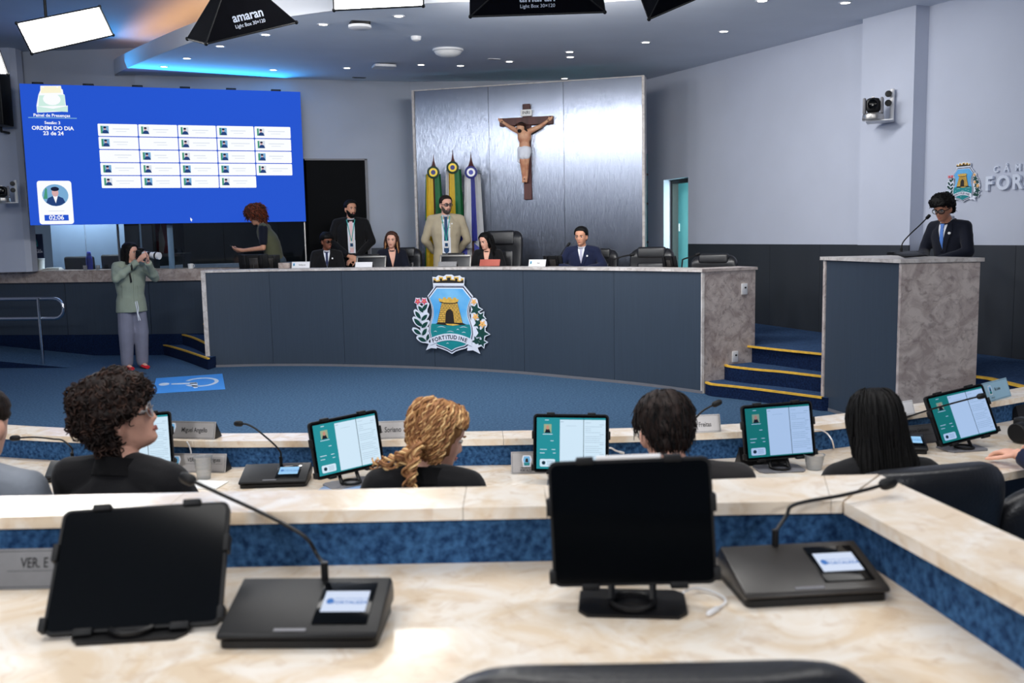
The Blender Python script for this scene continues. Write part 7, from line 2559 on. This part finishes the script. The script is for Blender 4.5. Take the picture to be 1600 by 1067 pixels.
# blonde ringlets
I = person('person with long blonde ringlets in a black jacket, bent over to the right', 694, 622, 2.72, 0, FR + R(-8), True, 14, (-58, 22, 0), 'light', ('blonde_dark',), 'black', 'jacket', voxel=0.0055, nface=14000, hairt=0.014, arms=deskarms, hands=flat, sw=0.9, neckfwd=0.06, tuck=0.012)
bm = hair_cap('long', 0.014, 0.004, 22, 40, 64, 0.0, 8, 0.006)
ex = hair_cap('long', 0.016, 0.004, 22, 36, 60, 0.0, 8)
def back_only(c):
    a = abs(math.degrees(math.atan2(c.x, -c.y)))
    return c.z > (0.188 if a < 60 else (0.10 if a < 96 else -0.01)) and c.z < 0.235
cu = fall(ex, 520, 0.21, 0.0044, 3, 21, 0.0085, 4.5, back_only, 5, 26, 0.006, lambda p: (p.y < -0.012 and p.z < 0.165) or p.z < -0.07)
ex.free()
put_hair(I, 'hair', bm, HM['blonde_dark'])
put_hair(I, 'hair_ringlets', cu, [HM['blonde'], HM['blonde_dark'], HM['tips']])['kind'] = 'stuff'
# two long locks: one over the left shoulder toward the tablet, one down the back
inv = I['root'].matrix_basis.inverted()
rootm = Matrix.Translation(I['root'].location) @ Matrix.Rotation(I['root'].rotation_euler.z, 4, 'Z')
ri = rootm.inverted()
def lock(name, pix, n, r0, seed, spread, tones, turns):
    rr = random.Random(seed)
    base = catmull([ri @ at(x, y_, y=d) for x, y_, d in pix], 10)
    out = bmesh.new()
    fr_ = frames(base)
    for k in range(n):
        ox, oz = rr.uniform(-1, 1) * spread, rr.uniform(-1, 1) * spread
        ph = rr.uniform(0, 6.28)
        pts, rs = [], []
        N_ = len(base)
        cut = int(N_ * rr.uniform(0.75, 1.0))
        for i in range(cut):
            t_, a, b = fr_[i]
            f = i / N_
            an = ph + turns * 2 * PI * f
            pts.append(base[i] + a * (ox + 0.008 * math.cos(an)) + b * (oz + 0.008 * math.sin(an)))
            rs.append(r0 * (1 - 0.5 * f))
        tube(out, pts, rs, 5, rr.randrange(tones), False)
    return out
bl = [HM['blonde'], HM['blonde_dark'], HM['tips']]
bm = lock('a', [(655, 700, 2.66), (640, 712, 2.64), (618, 722, 2.64), (596, 728, 2.66), (582, 730, 2.68)], 16, 0.0048, 4, 0.016, 3, 4)
obj('hair_lock', bm, bl, I['root'])['kind'] = 'stuff'
bm = lock('b', [(652, 690, 2.62), (646, 712, 2.58), (640, 735, 2.56), (640, 752, 2.55), (643, 768, 2.55)], 14, 0.0048, 9, 0.013, 3, 4)
obj('hair_lock', bm, bl, I['root'])['kind'] = 'stuff'

# short-haired person behind the large tablet
I = person('person with short dark hair in a charcoal jacket, head bent, behind the large near tablet', 1036, 607, 2.62, 0, FR + R(4), True, 13, (2, 24, 0), 'light', ('darkbrown',), 'charcoal', 'jacket', voxel=0.0055, nface=14000, hairt=0.024, arms=deskarms, hands=flat, sw=1.1, neckfwd=0.075, tuck=0.04)
bm = hair_cap('short', 0.020, 0.007, 30, 44, 72, 0.006, 12, 0.007, 1.0)
ex = hair_cap('short', 0.016, 0.004, 30, 30, 50, 0.006, 12)
cu = curls(ex, 700, 0.003, 0.0024, 0.5, 0.035, 2, 15, 0.75, 4, lambda c: hairline(math.atan2(c.x, -c.y), 'short') + 0.012, 6)
ex.free()
put_hair(I, 'hair', bm, HM['darkbrown'])
put_hair(I, 'hair_strands', cu, [HM['darkbrown'], HM['black']])['kind'] = 'stuff'

# long straight black hair
I = person('person with long straight black hair in a black jacket, seen from behind at right', 1362, 603, 2.72, 0, FR + R(8), True, 9, (6, 8, 0), 'tan', ('black',), 'black', 'jacket', voxel=0.0055, nface=12000, hairt=0.018, arms=deskarms, hands=flat, sw=0.92, neckfwd=0.04)
def long_fall(zs, seed, rx, ry, y0, streak=0.006, n=72, back=True):
    bm = bmesh.new()
    rings = []
    for z, kx, ky, yo in zs:
        ring = []
        for k in range(n):
            a = 2 * PI * k / n
            st = streak * (noise.noise(V((a * 7, z * 6, seed))) + 0.6 * noise.noise(V((a * 19, z * 5, seed + 3))))
            x = (rx * kx + st) * math.sin(a)
            y = (ry * ky + st) * math.cos(a)
            ring.append(V((x, y0 + yo + y, z)))
        rings.append(ring)
    loft(bm, rings)
    return bm
zs = [(0.243, 0.05, 0.05, 0), (0.241, 0.26, 0.28, 0), (0.231, 0.52, 0.56, 0), (0.208, 0.76, 0.8, 0), (0.172, 0.92, 0.96, 0), (0.13, 1.0, 1.0, 0.002), (0.09, 1.05, 0.96, 0.008), (0.05, 1.12, 0.82, 0.022), (0.01, 1.2, 0.66, 0.04), (-0.04, 1.28, 0.5, 0.06), (-0.09, 1.32, 0.38, 0.07), (-0.135, 1.28, 0.28, 0.075), (-0.155, 1.0, 0.16, 0.075)]
bm = long_fall(zs, 4, 0.093, 0.105, 0.02, 0.009, 96)
put_hair(I, 'hair', bm, HM['black'])
ex = long_fall(zs, 4, 0.093, 0.105, 0.02, 0.009, 64)
cu = fall(ex, 520, 0.42, 0.0024, 1, 31, 0.003, 1.0, lambda c: c.z > 0.02 and c.z < 0.24, 4, 16, 0.004)
ex.free()
put_hair(I, 'hair_strands', cu, [HM['black']])['kind'] = 'stuff'

# man in grey at the left edge, mostly out of frame
I = person('person in a grey suit jacket cut off by the left edge of the picture', -34, 603, 2.62, 0, FR + R(-10), True, 7, (4, 8, 0), 'light', ('darkbrown',), 'grey', 'jacket', voxel=0.006, nface=12000, hairt=0.014, arms=deskarms, hands=flat, sw=1.1)
put_hair(I, 'hair', hair_cap('short', 0.012, 0.004, 40, 40, 64, 0.006, 2, 0.004), HM['darkbrown'])

# person at the right edge with a camera on the desk
hx_ = {'L': ((0.27, -0.15, -0.23), (0.19, -0.34, -0.19)), 'R': ((-0.25, -0.10, -0.24), (-0.18, -0.36, -0.20))}
I = person('person in a navy jacket at the right edge, only sleeve and hand in view', 1715, 570, 2.78, 0, FR + R(32), True, 8, (0, 10, 0), 'light', ('darkbrown',), 'navy', 'jacket', voxel=0.0055, nface=14000, hairt=0.02, arms=hx_, hands={'L': dict(d=(-0.2, -1, 0.0), n=(0, 0, -1), curl=0.7), 'R': dict(d=(0.2, -1, 0), n=(0, 0, -1), curl=0.5)})
put_hair(I, 'hair', hair_cap('short', 0.016, 0.004, 40, 36, 56, 0.006, 6, 0.004), HM['darkbrown'])
hw_ = (Matrix.Translation(I['root'].location) @ Matrix.Rotation(I['root'].rotation_euler.z, 4, 'Z')) @ I['A']['L'][2]
want = at(1598, 720, z=D1T + 0.035)
I['root'].location += V((want.x - hw_.x, want.y - hw_.y, want.z - hw_.z if abs(want.z - hw_.z) < 0.02 else 0))
leather_chair('black leather armchair under the person in navy at the right edge', (I['root'].location.x, I['root'].location.y, 0.0), I['root'].rotation_euler.z, 0.54, 0.6, puffy=False)
0 and print('EDGE', [tuple(round(c, 3) for c in (Matrix.Translation(I['root'].location) @ Matrix.Rotation(I['root'].rotation_euler.z, 4, 'Z') @ I['A'][k][2])) for k in 'LR'])
# camera lens lying on the desk beside that person
p = at(1592, 690, z=D1T)
t = thing('photo_camera', 'black camera with a wide lens lying on the desk at the right edge', 'camera', (p.x + 0.03, p.y, D1T), R(-60))
mt = Matrix.Translation((0, 0, 0.046)) @ Matrix.Rotation(PI / 2, 4, 'X')
bm = bmesh.new(); lathe(bm, [(0.034, 0.0), (0.045, 0.0), (0.045, 0.03), (0.041, 0.034), (0.041, 0.09), (0.036, 0.095), (0.0, 0.095)], mt @ Matrix.Translation((0, 0, -0.02)), 24); obj('lens_barrel', bm, M['black_case'], t)
bm = bmesh.new(); lathe(bm, [(0.034, 0.0), (0.03, -0.02), (0, -0.024)], mt @ Matrix.Translation((0, 0, 0.05)), 20); obj('front_glass', bm, M['blackgloss'], t)
bm = bmesh.new(); box(bm, (0, 0.03, 0.05), (0.13, 0.06, 0.09), None, 0.012); obj('camera_body', bm, M['black'], t)

# ------------------------------------------------------------------ people on the platform
crest_arms = {'L': ((0.25, -0.05, -0.24), (0.06, -0.27, -0.20)), 'R': ((-0.25, -0.05, -0.24), (-0.06, -0.27, -0.20))}
clasp = {'L': dict(d=(-0.9, -0.3, 0.0), n=(0, 0.3, -1), curl=0.7), 'R': dict(d=(0.9, -0.3, 0.0), n=(0, 0.3, -1), curl=0.7)}
def face_cam(px, extra=0.0):
    p = at(px, 380, y=12.5)
    return -math.atan2(p.x, p.y) * 1.0 + extra

# seated boy with glasses, left
I = person('seated person with dark skin, glasses and a navy tie, leftmost at the big desk', 510, 362, 12.72, PZ, face_cam(510), True, 4, (30, 4, 0), 'brown', ('black',), 'black', 'jacket', hairt=0.034, sw=0.98)
put_hair(I, 'hair', hair_cap('fringe', 0.024, 0.008, 50, 32, 48, 0.012, 5), HM['black'])
glasses(I, M['black'])
suit_front(I, 'white', 'tie_navy', 'black', True, 0.05, 0.25)

# standing bearded man
I = person('standing person with black beard and black suit with a teal lanyard, hands clasped', 547, 312.5, 13.35, PZ, face_cam(547), False, 1, (26, 0, 0), 'tan', ('black',), 'black', 'jacket', hairt=0.014, sw=1.12, bulk=1.06,
           arms={'L': ((0.29, -0.03, -0.27), (0.05, -0.2, -0.50)), 'R': ((-0.29, -0.03, -0.27), (-0.05, -0.21, -0.47))}, hands={'L': dict(d=(-0.8, -0.3, -0.35), n=(0, 0.6, -1), curl=0.8), 'R': dict(d=(0.8, -0.35, -0.3), n=(0, 1, -0.3), curl=0.8)})
put_hair(I, 'hair', hair_cap('short', 0.014, 0.003, 40, 32, 48, 0.008, 3), HM['black'])
def beard(I, m, thick=0.011, upper=0.072):
    bm = bmesh.new()
    rings = []
    for i in range(21):
        z = -0.006 + 0.105 * i / 20
        ring = []
        for k in range(40):
            th_ = 2 * PI * k / 40
            p = head_pt(max(0.0, z), th_, True)
            a = abs(math.degrees((th_ + PI) % (2 * PI) - PI))
            lim = upper if a < 22 else (0.052 if a < 38 else 0.062 + (a - 38) * 0.0012)
            mm = max(0, min(1, (lim - z) / 0.008)) * max(0, min(1, (98 - a) / 14))
            if a < 16 and 0.044 < z < 0.059:
                mm *= 0.15
            n_ = V((p.x, p.y + 0.0, 0)).normalized() + V((0, 0, -0.5 if z < 0.02 else 0))
            ring.append(p + n_ * (thick * mm - 0.012 * (1 - mm)) + V((0, 0, z if z < 0 else 0)))
        rings.append(ring)
    loft(bm, rings)
    put_hair(I, 'beard', bm, m)
beard(I, HM['black'])
suit_front(I, 'white', None, 'black', False, 0.052, 0.3, 0.47, 0.3)
z_ = I['J']['N'].z
decal('tie', [(-0.022, z_ - 0.02), (0.022, z_ - 0.02), (0.03, z_ - 0.46), (-0.03, z_ - 0.46)], I['bvh'], 0.01, CL['pink'], I['root'])

# seated woman with brown waves
I = person('seated person with wavy brown shoulder-length hair in a dark blazer at the big desk', 612, 361, 12.62, PZ, face_cam(612, R(4)), True, 5, (-14, 2, 3), 'light', ('brown',), 'navydark', 'jacket', hairt=0.022, sw=0.9)
zs = [(0.247, 0.05, 0.05, 0), (0.243, 0.35, 0.35, 0), (0.228, 0.66, 0.66, 0), (0.2, 0.88, 0.85, 0)]
def waves(I, m, low, seed, w=0.105, tips=None, front=-0.02):
    """hair falling at both sides and the back, open in front of the face"""
    bm = bmesh.new()
    b1 = hair_cap('long', 0.02, 0.006, 30, 30, 48, 0.004, seed, 0.004)
    put_hair(I, 'hair', b1, m)
    rr = random.Random(seed)
    out = bmesh.new()
    for k in range(70):
        a = R(rr.uniform(72, 288))
        z0 = rr.uniform(0.08, 0.19)
        p = head_pt(z0, a, False)
        q = V((p.x * 1.22, p.y * 1.12 + 0.012, p.z))
        pts, rs = [], []
        ph = rr.uniform(0, 6.3)
        n_ = 12
        z1 = low + rr.uniform(-0.02, 0.03)
        for i in range(n_):
            f = i / (n_ - 1)
            sp = 1 + 0.25 * math.sin(PI * min(1, f * 0.7))
            pts.append(V((q.x * sp + 0.010 * math.cos(ph + f * 7) * f, q.y * (1 + 0.1 * f) + 0.008 * math.sin(ph + f * 7) * f, z0 + (z1 - z0) * f)))
            rs.append(0.011 * (1 - 0.55 * f))
        tube(out, pts, rs, 6, (1 if tips and rr.random() < 0.3 else 0), True)
    put_hair(I, 'hair_locks', out, [m, tips or m])['kind'] = 'stuff'
waves(I, HM['brown'], -0.09, 7, tips=HM['tips'])
suit_front(I, 'white', None, 'navydark', False, 0.055, 0.26, None, False, SK['light'])

# man in the beige blazer
I = person('standing person in a beige blazer with glasses, grey beard and a teal lanyard', 696, 305.5, 12.85, PZ, face_cam(696), False, 1, (24, 2, 0), 'light', ('darkbrown',), 'beige', 'jacket', legs='black_trouser', hairt=0.012, sw=1.12,
           arms={'L': ((0.29, 0.04, -0.28), (0.16, 0.2, -0.45)), 'R': ((-0.29, 0.04, -0.28), (-0.16, 0.2, -0.45))}, hands={'L': dict(d=(-1, 0.2, -0.1), n=(0, 1, 0), curl=0.6), 'R': dict(d=(1, 0.2, -0.1), n=(0, 1, 0), curl=0.6)})
put_hair(I, 'hair', hair_cap('short', 0.011, 0.003, 40, 32, 48, 0.01, 8), HM['darkbrown'])
beard(I, HM['greybeard'], 0.008, 0.07)
glasses(I, M['black'], 0.027, 0.018, 0.003)
suit_front(I, 'white', 'tie_petrol', 'beige', True, 0.058, 0.3, 0.5, 0.33, False, 0.032)
z_ = I['J']['N'].z
decal('belt', [(-0.06, z_ - 0.5), (0.06, z_ - 0.5), (0.06, z_ - 0.545), (-0.06, z_ - 0.545)], I['bvh'], 0.012, M['leather'], I['root'])
for sd_ in (-1, 1):
    decal('pocket', [(sd_ * 0.09, z_ - 0.24), (sd_ * 0.15, z_ - 0.235), (sd_ * 0.152, z_ - 0.265), (sd_ * 0.09, z_ - 0.27)], I['bvh'], 0.006, CL['beige'], I['root'])

# woman reading
I = person('seated person with long dark hair looking down at a red folder at the big desk', 757, 362.5, 12.05, PZ, face_cam(757, R(-12)), True, 6, (-32, 16, 0), 'light', ('black',), 'black', 'jacket', hairt=0.02, sw=0.9, arms=crest_arms, hands=clasp)
waves(I, HM['black'], -0.14, 17)
suit_front(I, 'lightknit', None, 'black', False, 0.05, 0.25, None, False, SK['light'])
z_ = I['J']['N'].z
decal('blouse', [(-0.028, z_ - 0.19), (0.03, z_ - 0.18), (0.012, z_ - 0.27), (-0.012, z_ - 0.27)], I['bvh'], 0.009, CL['white'], I['root'])
M['folder_red'] = mat('terracotta_folder', rgb(176, 88, 74), 0.6, var=0.06)
q, a = dn(767, 0.2)
bm = bmesh.new(); box(bm, (0, 0, 0.045), (0.28, 0.012, 0.085), Matrix.Rotation(R(-18), 3, 'X'), 0.004)
o = tag(obj('red_folder', bm, M['folder_red'], None), 'terracotta red folder propped in front of the woman reading', 'folder'); o.location = (q.x, q.y, DT + 0.002); o.rotation_euler.z = a

# boy in navy
I = person('seated person in a navy suit with clasped hands, rightmost at the big desk', 908, 353.5, 11.15, PZ, face_cam(908, R(-8)), True, 5, (-12, 4, 0), 'tan', ('black',), 'navy', 'jacket', hairt=0.02, sw=1.02,
           arms={'L': ((0.29, -0.06, -0.2), (0.07, -0.3, -0.235)), 'R': ((-0.29, -0.06, -0.2), (-0.07, -0.3, -0.235))}, hands=clasp)
put_hair(I, 'hair', hair_cap('short', 0.017, 0.004, 40, 32, 48, 0.008, 11), HM['black'])
suit_front(I, 'white', 'tie_grey', 'navy', True, 0.045, 0.2)

# red-haired woman sitting on the counter
I = person('person with curly auburn hair in an olive vest, sitting sideways looking at a phone', 396, 328, 13.3, 1.262 - 0.47, R(-84), True, 14, (0, 24, 0), 'tan', ('auburn',), 'olive', 'vest', legs='denim', hairt=0.035, sw=0.98, seat=0.45, scale=1.02, neckfwd=0.05, sleeves=0.5, bulk=1.05,
           arms={'L': ((0.22, -0.06, -0.27), (0.10, -0.36, -0.30)), 'R': ((-0.22, -0.06, -0.27), (-0.10, -0.36, -0.30))}, hands={'L': dict(d=(-0.2, -1, 0.1), n=(-0.6, 0, 0.8), curl=0.7), 'R': dict(d=(0.2, -1, 0.1), n=(0.6, 0, 0.8), curl=0.7)},
           legpose={'L': ((0.14, -0.42, 0.58), (0.10, -0.05, 0.56)), 'R': ((-0.12, -0.42, 0.58), (-0.05, -0.08, 0.56))})
tz = at(396, 328, y=13.3).z
bm = hair_cap('curly', 0.046, 0.016, 34, 34, 52, 0.012, 9)
ex = hair_cap('curly', 0.050, 0.014, 34, 26, 44, 0.01, 9)
cu = curls(ex, 420, 0.011, 0.0066, 1.3, 0.075, 2, 8, 0.7, 4, lambda c: hairline(math.atan2(c.x, -c.y), 'curly') + 0.008)
ex.free()
put_hair(I, 'hair', bm, HM['auburn']); put_hair(I, 'hair_curls', cu, [HM['auburn'], HM['brown']])['kind'] = 'stuff'
J, s = I['J'], I['s']
for k in 'LR':
    sh, e, _ = I['A'][k]
    bm = bmesh.new()
    cap(bm, sh + V((0, 0, -0.005)), 0.066 * s, mixv(sh, e, 0.72), 0.056 * s)
    obj('sleeve', blob(bm, 0.009, 1, 900), None, I['root']).data.materials.append(CL['navydark'])
w_ = I['A']['L'][2]
bm = bmesh.new(); box(bm, (0.0, -0.46 * s + J['C'].y - 0.02, w_.z + 0.04), (0.075, 0.15, 0.01), Matrix.Rotation(R(-25), 3, 'X'), 0.003)
o = tag(obj('mobile_phone', bm, M['blackgloss'], None), 'black phone in the hands of the auburn-haired person', 'phone')
o.location, o.rotation_euler = I['root'].location, I['root'].rotation_euler

# photographer on the floor
I = person('standing photographer in a sage jacket, grey trousers and red shoes, aiming a camera', 203, 378.5, 12.1, 0, R(42), False, 3, (32, 6, 0), 'light', ('black',), 'sage', 'blouson', legs='trouser_grey', shoes='red', hairt=0.018, sw=0.98, bulk=1.16,
           arms={'L': ((0.26, -0.22, -0.17), (0.09, -0.44, 0.06)), 'R': ((-0.25, -0.18, -0.16), (0.03, -0.25, 0.07))},
           hands={'L': dict(d=(-0.1, -0.4, 0.85), n=(-0.5, -0.2, 0.5), curl=0.7), 'R': dict(d=(0.4, -0.45, 0.5), n=(0.6, 0.3, 0.0), curl=0.8)})
put_hair(I, 'hair', hair_cap('long', 0.02, 0.005, 30, 30, 48, 0.004, 4, 0.004), HM['black'])
waves_low = -0.06
rr = random.Random(5)
out = bmesh.new()
for k in range(60):
    a = R(rr.uniform(66, 294)); z0 = rr.uniform(0.06, 0.17)
    p = head_pt(z0, a, False)
    pts = [V((p.x * 1.2, p.y * 1.15 + 0.008, z0 + (-0.05 - z0) * f)) for f in [i / 7 for i in range(8)]]
    tube(out, pts, [0.010 * (1 - 0.5 * i / 7) for i in range(8)], 6)
put_hair(I, 'hair_locks', out, HM['black'])['kind'] = 'stuff'
s, J, b = I['s'], I['J'], I['bvh']
z_ = J['N'].z
for sd_ in (-1, 1):
    decal('pocket', [(sd_ * 0.045, z_ - 0.30), (sd_ * 0.145, z_ - 0.29), (sd_ * 0.145, z_ - 0.44), (sd_ * 0.045, z_ - 0.45)], b, 0.006, CL['sage'], I['root'])
    decal('pocket_flap', [(sd_ * 0.04, z_ - 0.285), (sd_ * 0.15, z_ - 0.275), (sd_ * 0.15, z_ - 0.305), (sd_ * 0.04, z_ - 0.315)], b, 0.012, CL['sage'], I['root'])
decal('placket', [(-0.012, z_ - 0.03), (0.012, z_ - 0.03), (0.012, z_ - 0.5), (-0.012, z_ - 0.5)], b, 0.007, CL['sage'], I['root'])
decal('black_strap', [(-0.08, z_ + 0.01), (-0.06, z_ + 0.01), (-0.03, z_ - 0.24), (-0.05, z_ - 0.25)], b, 0.012, M['black'], I['root'])
bm = bmesh.new()
for dx in (0.0, 0.022):
    tube(bm, [(dx, -0.15 * s, 0.95 * s), (dx + 0.01, -0.165 * s, 0.85 * s), (dx * 0.3 + 0.015, -0.16 * s, 0.78 * s), (dx + 0.025, -0.165 * s, 0.68 * s)], 0.006, 5)
obj('drawstring', bm, CL['white'], I['root'])
# camera held at the eye
hm = I['hm']
fw = (hm.to_3x3() @ V((0, -1, 0))).normalized()
eye = hm @ V((0.0, -0.15, 0.105))
rt = fw.cross(V((0, 0, 1))).normalized()
up = rt.cross(fw)
cm = Matrix(((rt.x, fw.x, up.x, eye.x), (rt.y, fw.y, up.y, eye.y), (rt.z, fw.z, up.z, eye.z), (0, 0, 0, 1)))
rm = Matrix.Translation(I['root'].location) @ Matrix.Rotation(I['root'].rotation_euler.z, 4, 'Z')
t = thing('photo_camera', 'camera with a long white lens held up by the standing photographer', 'camera')
t.matrix_world = rm @ cm
bm = bmesh.new(); box(bm, (0, 0.02, 0), (0.14, 0.07, 0.1), None, 0.015); box(bm, (0, 0.02, 0.06), (0.06, 0.06, 0.04), None, 0.012); obj('camera_body', bm, M['black'], t)
bm = bmesh.new(); lathe(bm, [(0.034, 0.05), (0.04, 0.08), (0.04, 0.2), (0.046, 0.22), (0.046, 0.3), (0, 0.3)], Matrix.Rotation(-PI / 2, 4, 'X'), 18); obj('white_lens', bm, M['white'], t)
bm = bmesh.new(); lathe(bm, [(0.042, 0.13), (0.044, 0.135), (0.044, 0.17), (0.042, 0.175)], Matrix.Rotation(-PI / 2, 4, 'X'), 18); lathe(bm, [(0.047, 0.24), (0.05, 0.245), (0.05, 0.262), (0.047, 0.265)], Matrix.Rotation(-PI / 2, 4, 'X'), 18); obj('focus_ring', bm, M['black'], t)
bm = bmesh.new(); box(bm, (-0.074, 0.02, 0.01), (0.012, 0.05, 0.05), None, 0.005); obj('red_hand_strap', bm, CL['red'], t)

# speaker at the podium
spx = face_cam(1474)
I = person('person with black curly hair, glasses and navy suit speaking at the podium', 1472, 302, 7.95, PZ, R(-60), False, 9, (8, 20, 0), 'mid', ('black',), 'navydark', 'jacket', hairt=0.036, sw=1.0, voxel=0.0075, neckfwd=0.07,
           arms={'L': ((0.25, -0.08, -0.25), (0.08, -0.32, -0.33)), 'R': ((-0.25, -0.08, -0.25), (-0.06, -0.32, -0.33))}, hands={'L': dict(d=(-0.5, -0.8, 0.0), n=(0, 0.2, -1), curl=0.6), 'R': dict(d=(0.4, -0.9, 0.0), n=(0, 0, -1), curl=0.6)})
bm = hair_cap('fringe', 0.036, 0.012, 40, 36, 56, 0.008, 14, 0, 1.15)
ex = hair_cap('fringe', 0.034, 0.012, 40, 26, 44, 0.008, 14, 0, 1.15)
cu = curls(ex, 380, 0.007, 0.0048, 1.2, 0.025, 1, 9, 0.1, 4, lambda c: hairline(math.atan2(c.x, -c.y), 'fringe') + 0.008, 7)
ex.free()
put_hair(I, 'hair', bm, HM['black']); put_hair(I, 'hair_curls', cu, [HM['black']])['kind'] = 'stuff'
glasses(I, M['black'], 0.029, 0.02, 0.0028)
suit_front(I, 'white', 'tie_blue', 'navydark', True, 0.05, 0.27)
print('SPEAKER', I['root'].location, I['s'])

# the figure on the cross: one continuous painted body with loincloth, hair and beard
def corpus():
    s = 0.0
    bm = bmesh.new()
    X = lambda px, py, d: xz(px, py).to_2d().to_3d() + V((0, 0, d))
    def c2(a, ra, b, rb):
        cap(bm, a, ra, b, rb, 10)
    hd_ = X(818, 201, 0.15)
    nk_ = X(822, 207, 0.125); chs = X(823, 218, 0.12); wst = X(823, 228, 0.115); hip = X(824, 236, 0.115)
    kn = X(824, 252, 0.15); an = X(823.5, 276, 0.10)
    sl, sr = X(814.5, 207, 0.11), X(831.5, 206, 0.11)
    el, er = X(800, 200, 0.095), X(847, 198.5, 0.095)
    hl, hr_ = X(787.5, 191.5, 0.075), X(859, 189, 0.075)
    ellipsoid(bm, hd_, (0.06, 0.062, 0.05), None, 0, 14, 10)
    c2(hd_, 0.035, nk_, 0.04)
    ellipsoid(bm, chs + V((0, 0.03, 0)), (0.1, 0.115, 0.06), None, 0, 14, 10)
    ellipsoid(bm, wst, (0.078, 0.11, 0.052), None, 0, 14, 10)
    ellipsoid(bm, hip, (0.088, 0.08, 0.06), None, 0, 14, 10)
    for sh, e, h in ((sl, el, hl), (sr, er, hr_)):
        c2(sh, 0.042, e, 0.03); c2(e, 0.03, h, 0.02)
        dd_ = (h - e).normalized()
        ellipsoid(bm, h + dd_ * 0.02, (0.034, 0.026, 0.014), None, 0, 10, 6)
        for k in range(4):
            q_ = h + dd_ * 0.04 + V((0, -0.018 + 0.012 * k, 0))
            c2(q_, 0.007, q_ + dd_ * (0.035 - 0.004 * abs(k - 1.5)) + V((0, 0, 0.012)), 0.006)
        c2(h + V((0, 0.02, 0)), 0.008, h + V((0, 0.045, 0.012)) + dd_ * 0.012, 0.006)
    for sd_ in (-1, 1):
        a, b, c_ = hip + V((sd_ * 0.035, -0.02, 0)), kn + V((sd_ * 0.035, 0, 0)), an + V((sd_ * 0.022, 0, 0))
        c2(a, 0.052, b, 0.038); c2(b, 0.038, c_, 0.024)
        c2(c_, 0.024, c_ + V((0, -0.075, 0.025)), 0.018)
    me = blob(bm, 0.0085, 1, 5000)
    me.transform(xm_)
    o = obj('body', me, None, cr)
    o.data.materials.append(mat('painted_plaster_skin', rgb(222, 172, 136), 0.5, c2=rgb(190, 126, 96), vscale=12))
    bm = bmesh.new()
    ellipsoid(bm, hip + V((0, 0.0, 0.0)), (0.098, 0.075, 0.075), None, 0, 14, 10)
    cap(bm, hip + V((-0.03, -0.03, 0.01)), 0.066, kn + V((-0.03, 0.06, 0)), 0.056); cap(bm, hip + V((0.03, -0.03, 0.01)), 0.066, kn + V((0.03, 0.06, 0)), 0.056)
    cap(bm, hip + V((-0.08, 0.03, 0.02)), 0.03, hip + V((-0.085, -0.15, 0.02)), 0.022)
    me = blob(bm, 0.01, 1, 1800)
    for v in me.vertices:
        v.co += v.normal * 0.008 * noise.noise(V((v.co.x * 18, v.co.y * 40 + v.co.x * 30, v.co.z * 18)))
    me.transform(xm_)
    obj('loincloth', me, None, cr).data.materials.append(CL['white'])
    bm = bmesh.new()
    ellipsoid(bm, hd_ + V((0.006, 0.028, -0.012)), (0.064, 0.05, 0.058), None, 0, 14, 8)
    cap(bm, hd_ + V((0.045, 0, -0.01)), 0.026, nk_ + V((0.055, -0.01, 0.02)), 0.016); cap(bm, hd_ + V((-0.045, 0, -0.01)), 0.024, nk_ + V((-0.05, -0.01, 0.02)), 0.014)
    ellipsoid(bm, hd_ + V((-0.008, -0.048, 0.03)), (0.032, 0.03, 0.024), None, 0, 10, 6)
    me = blob(bm, 0.008, 1, 1500)
    me.transform(xm_)
    obj('hair_and_beard', me, None, cr).data.materials.append(HM['darkbrown'])
    bm = bmesh.new()
    for k in range(3):
        tube(bm, [xm_ @ (hd_ + V((0.066 * math.cos(a), 0.035 + 0.008 * math.sin(3 * a + k * 2), 0.0 + 0.06 * math.sin(a)))) for a in [2 * PI * i / 16 for i in range(17)]], 0.007, 5, 0, False)
    obj('thorn_crown', bm, HM['brown'], cr)
    for h in (hl, hr_, an + V((0, -0.04, 0.025))):
        bm = bmesh.new(); ellipsoid(bm, xm_ @ (h + V((0, 0, 0.022))), (0.009, 0.009, 0.009), None, 0, 8, 6); obj('nail', bm, M['ink'], cr)
corpus()
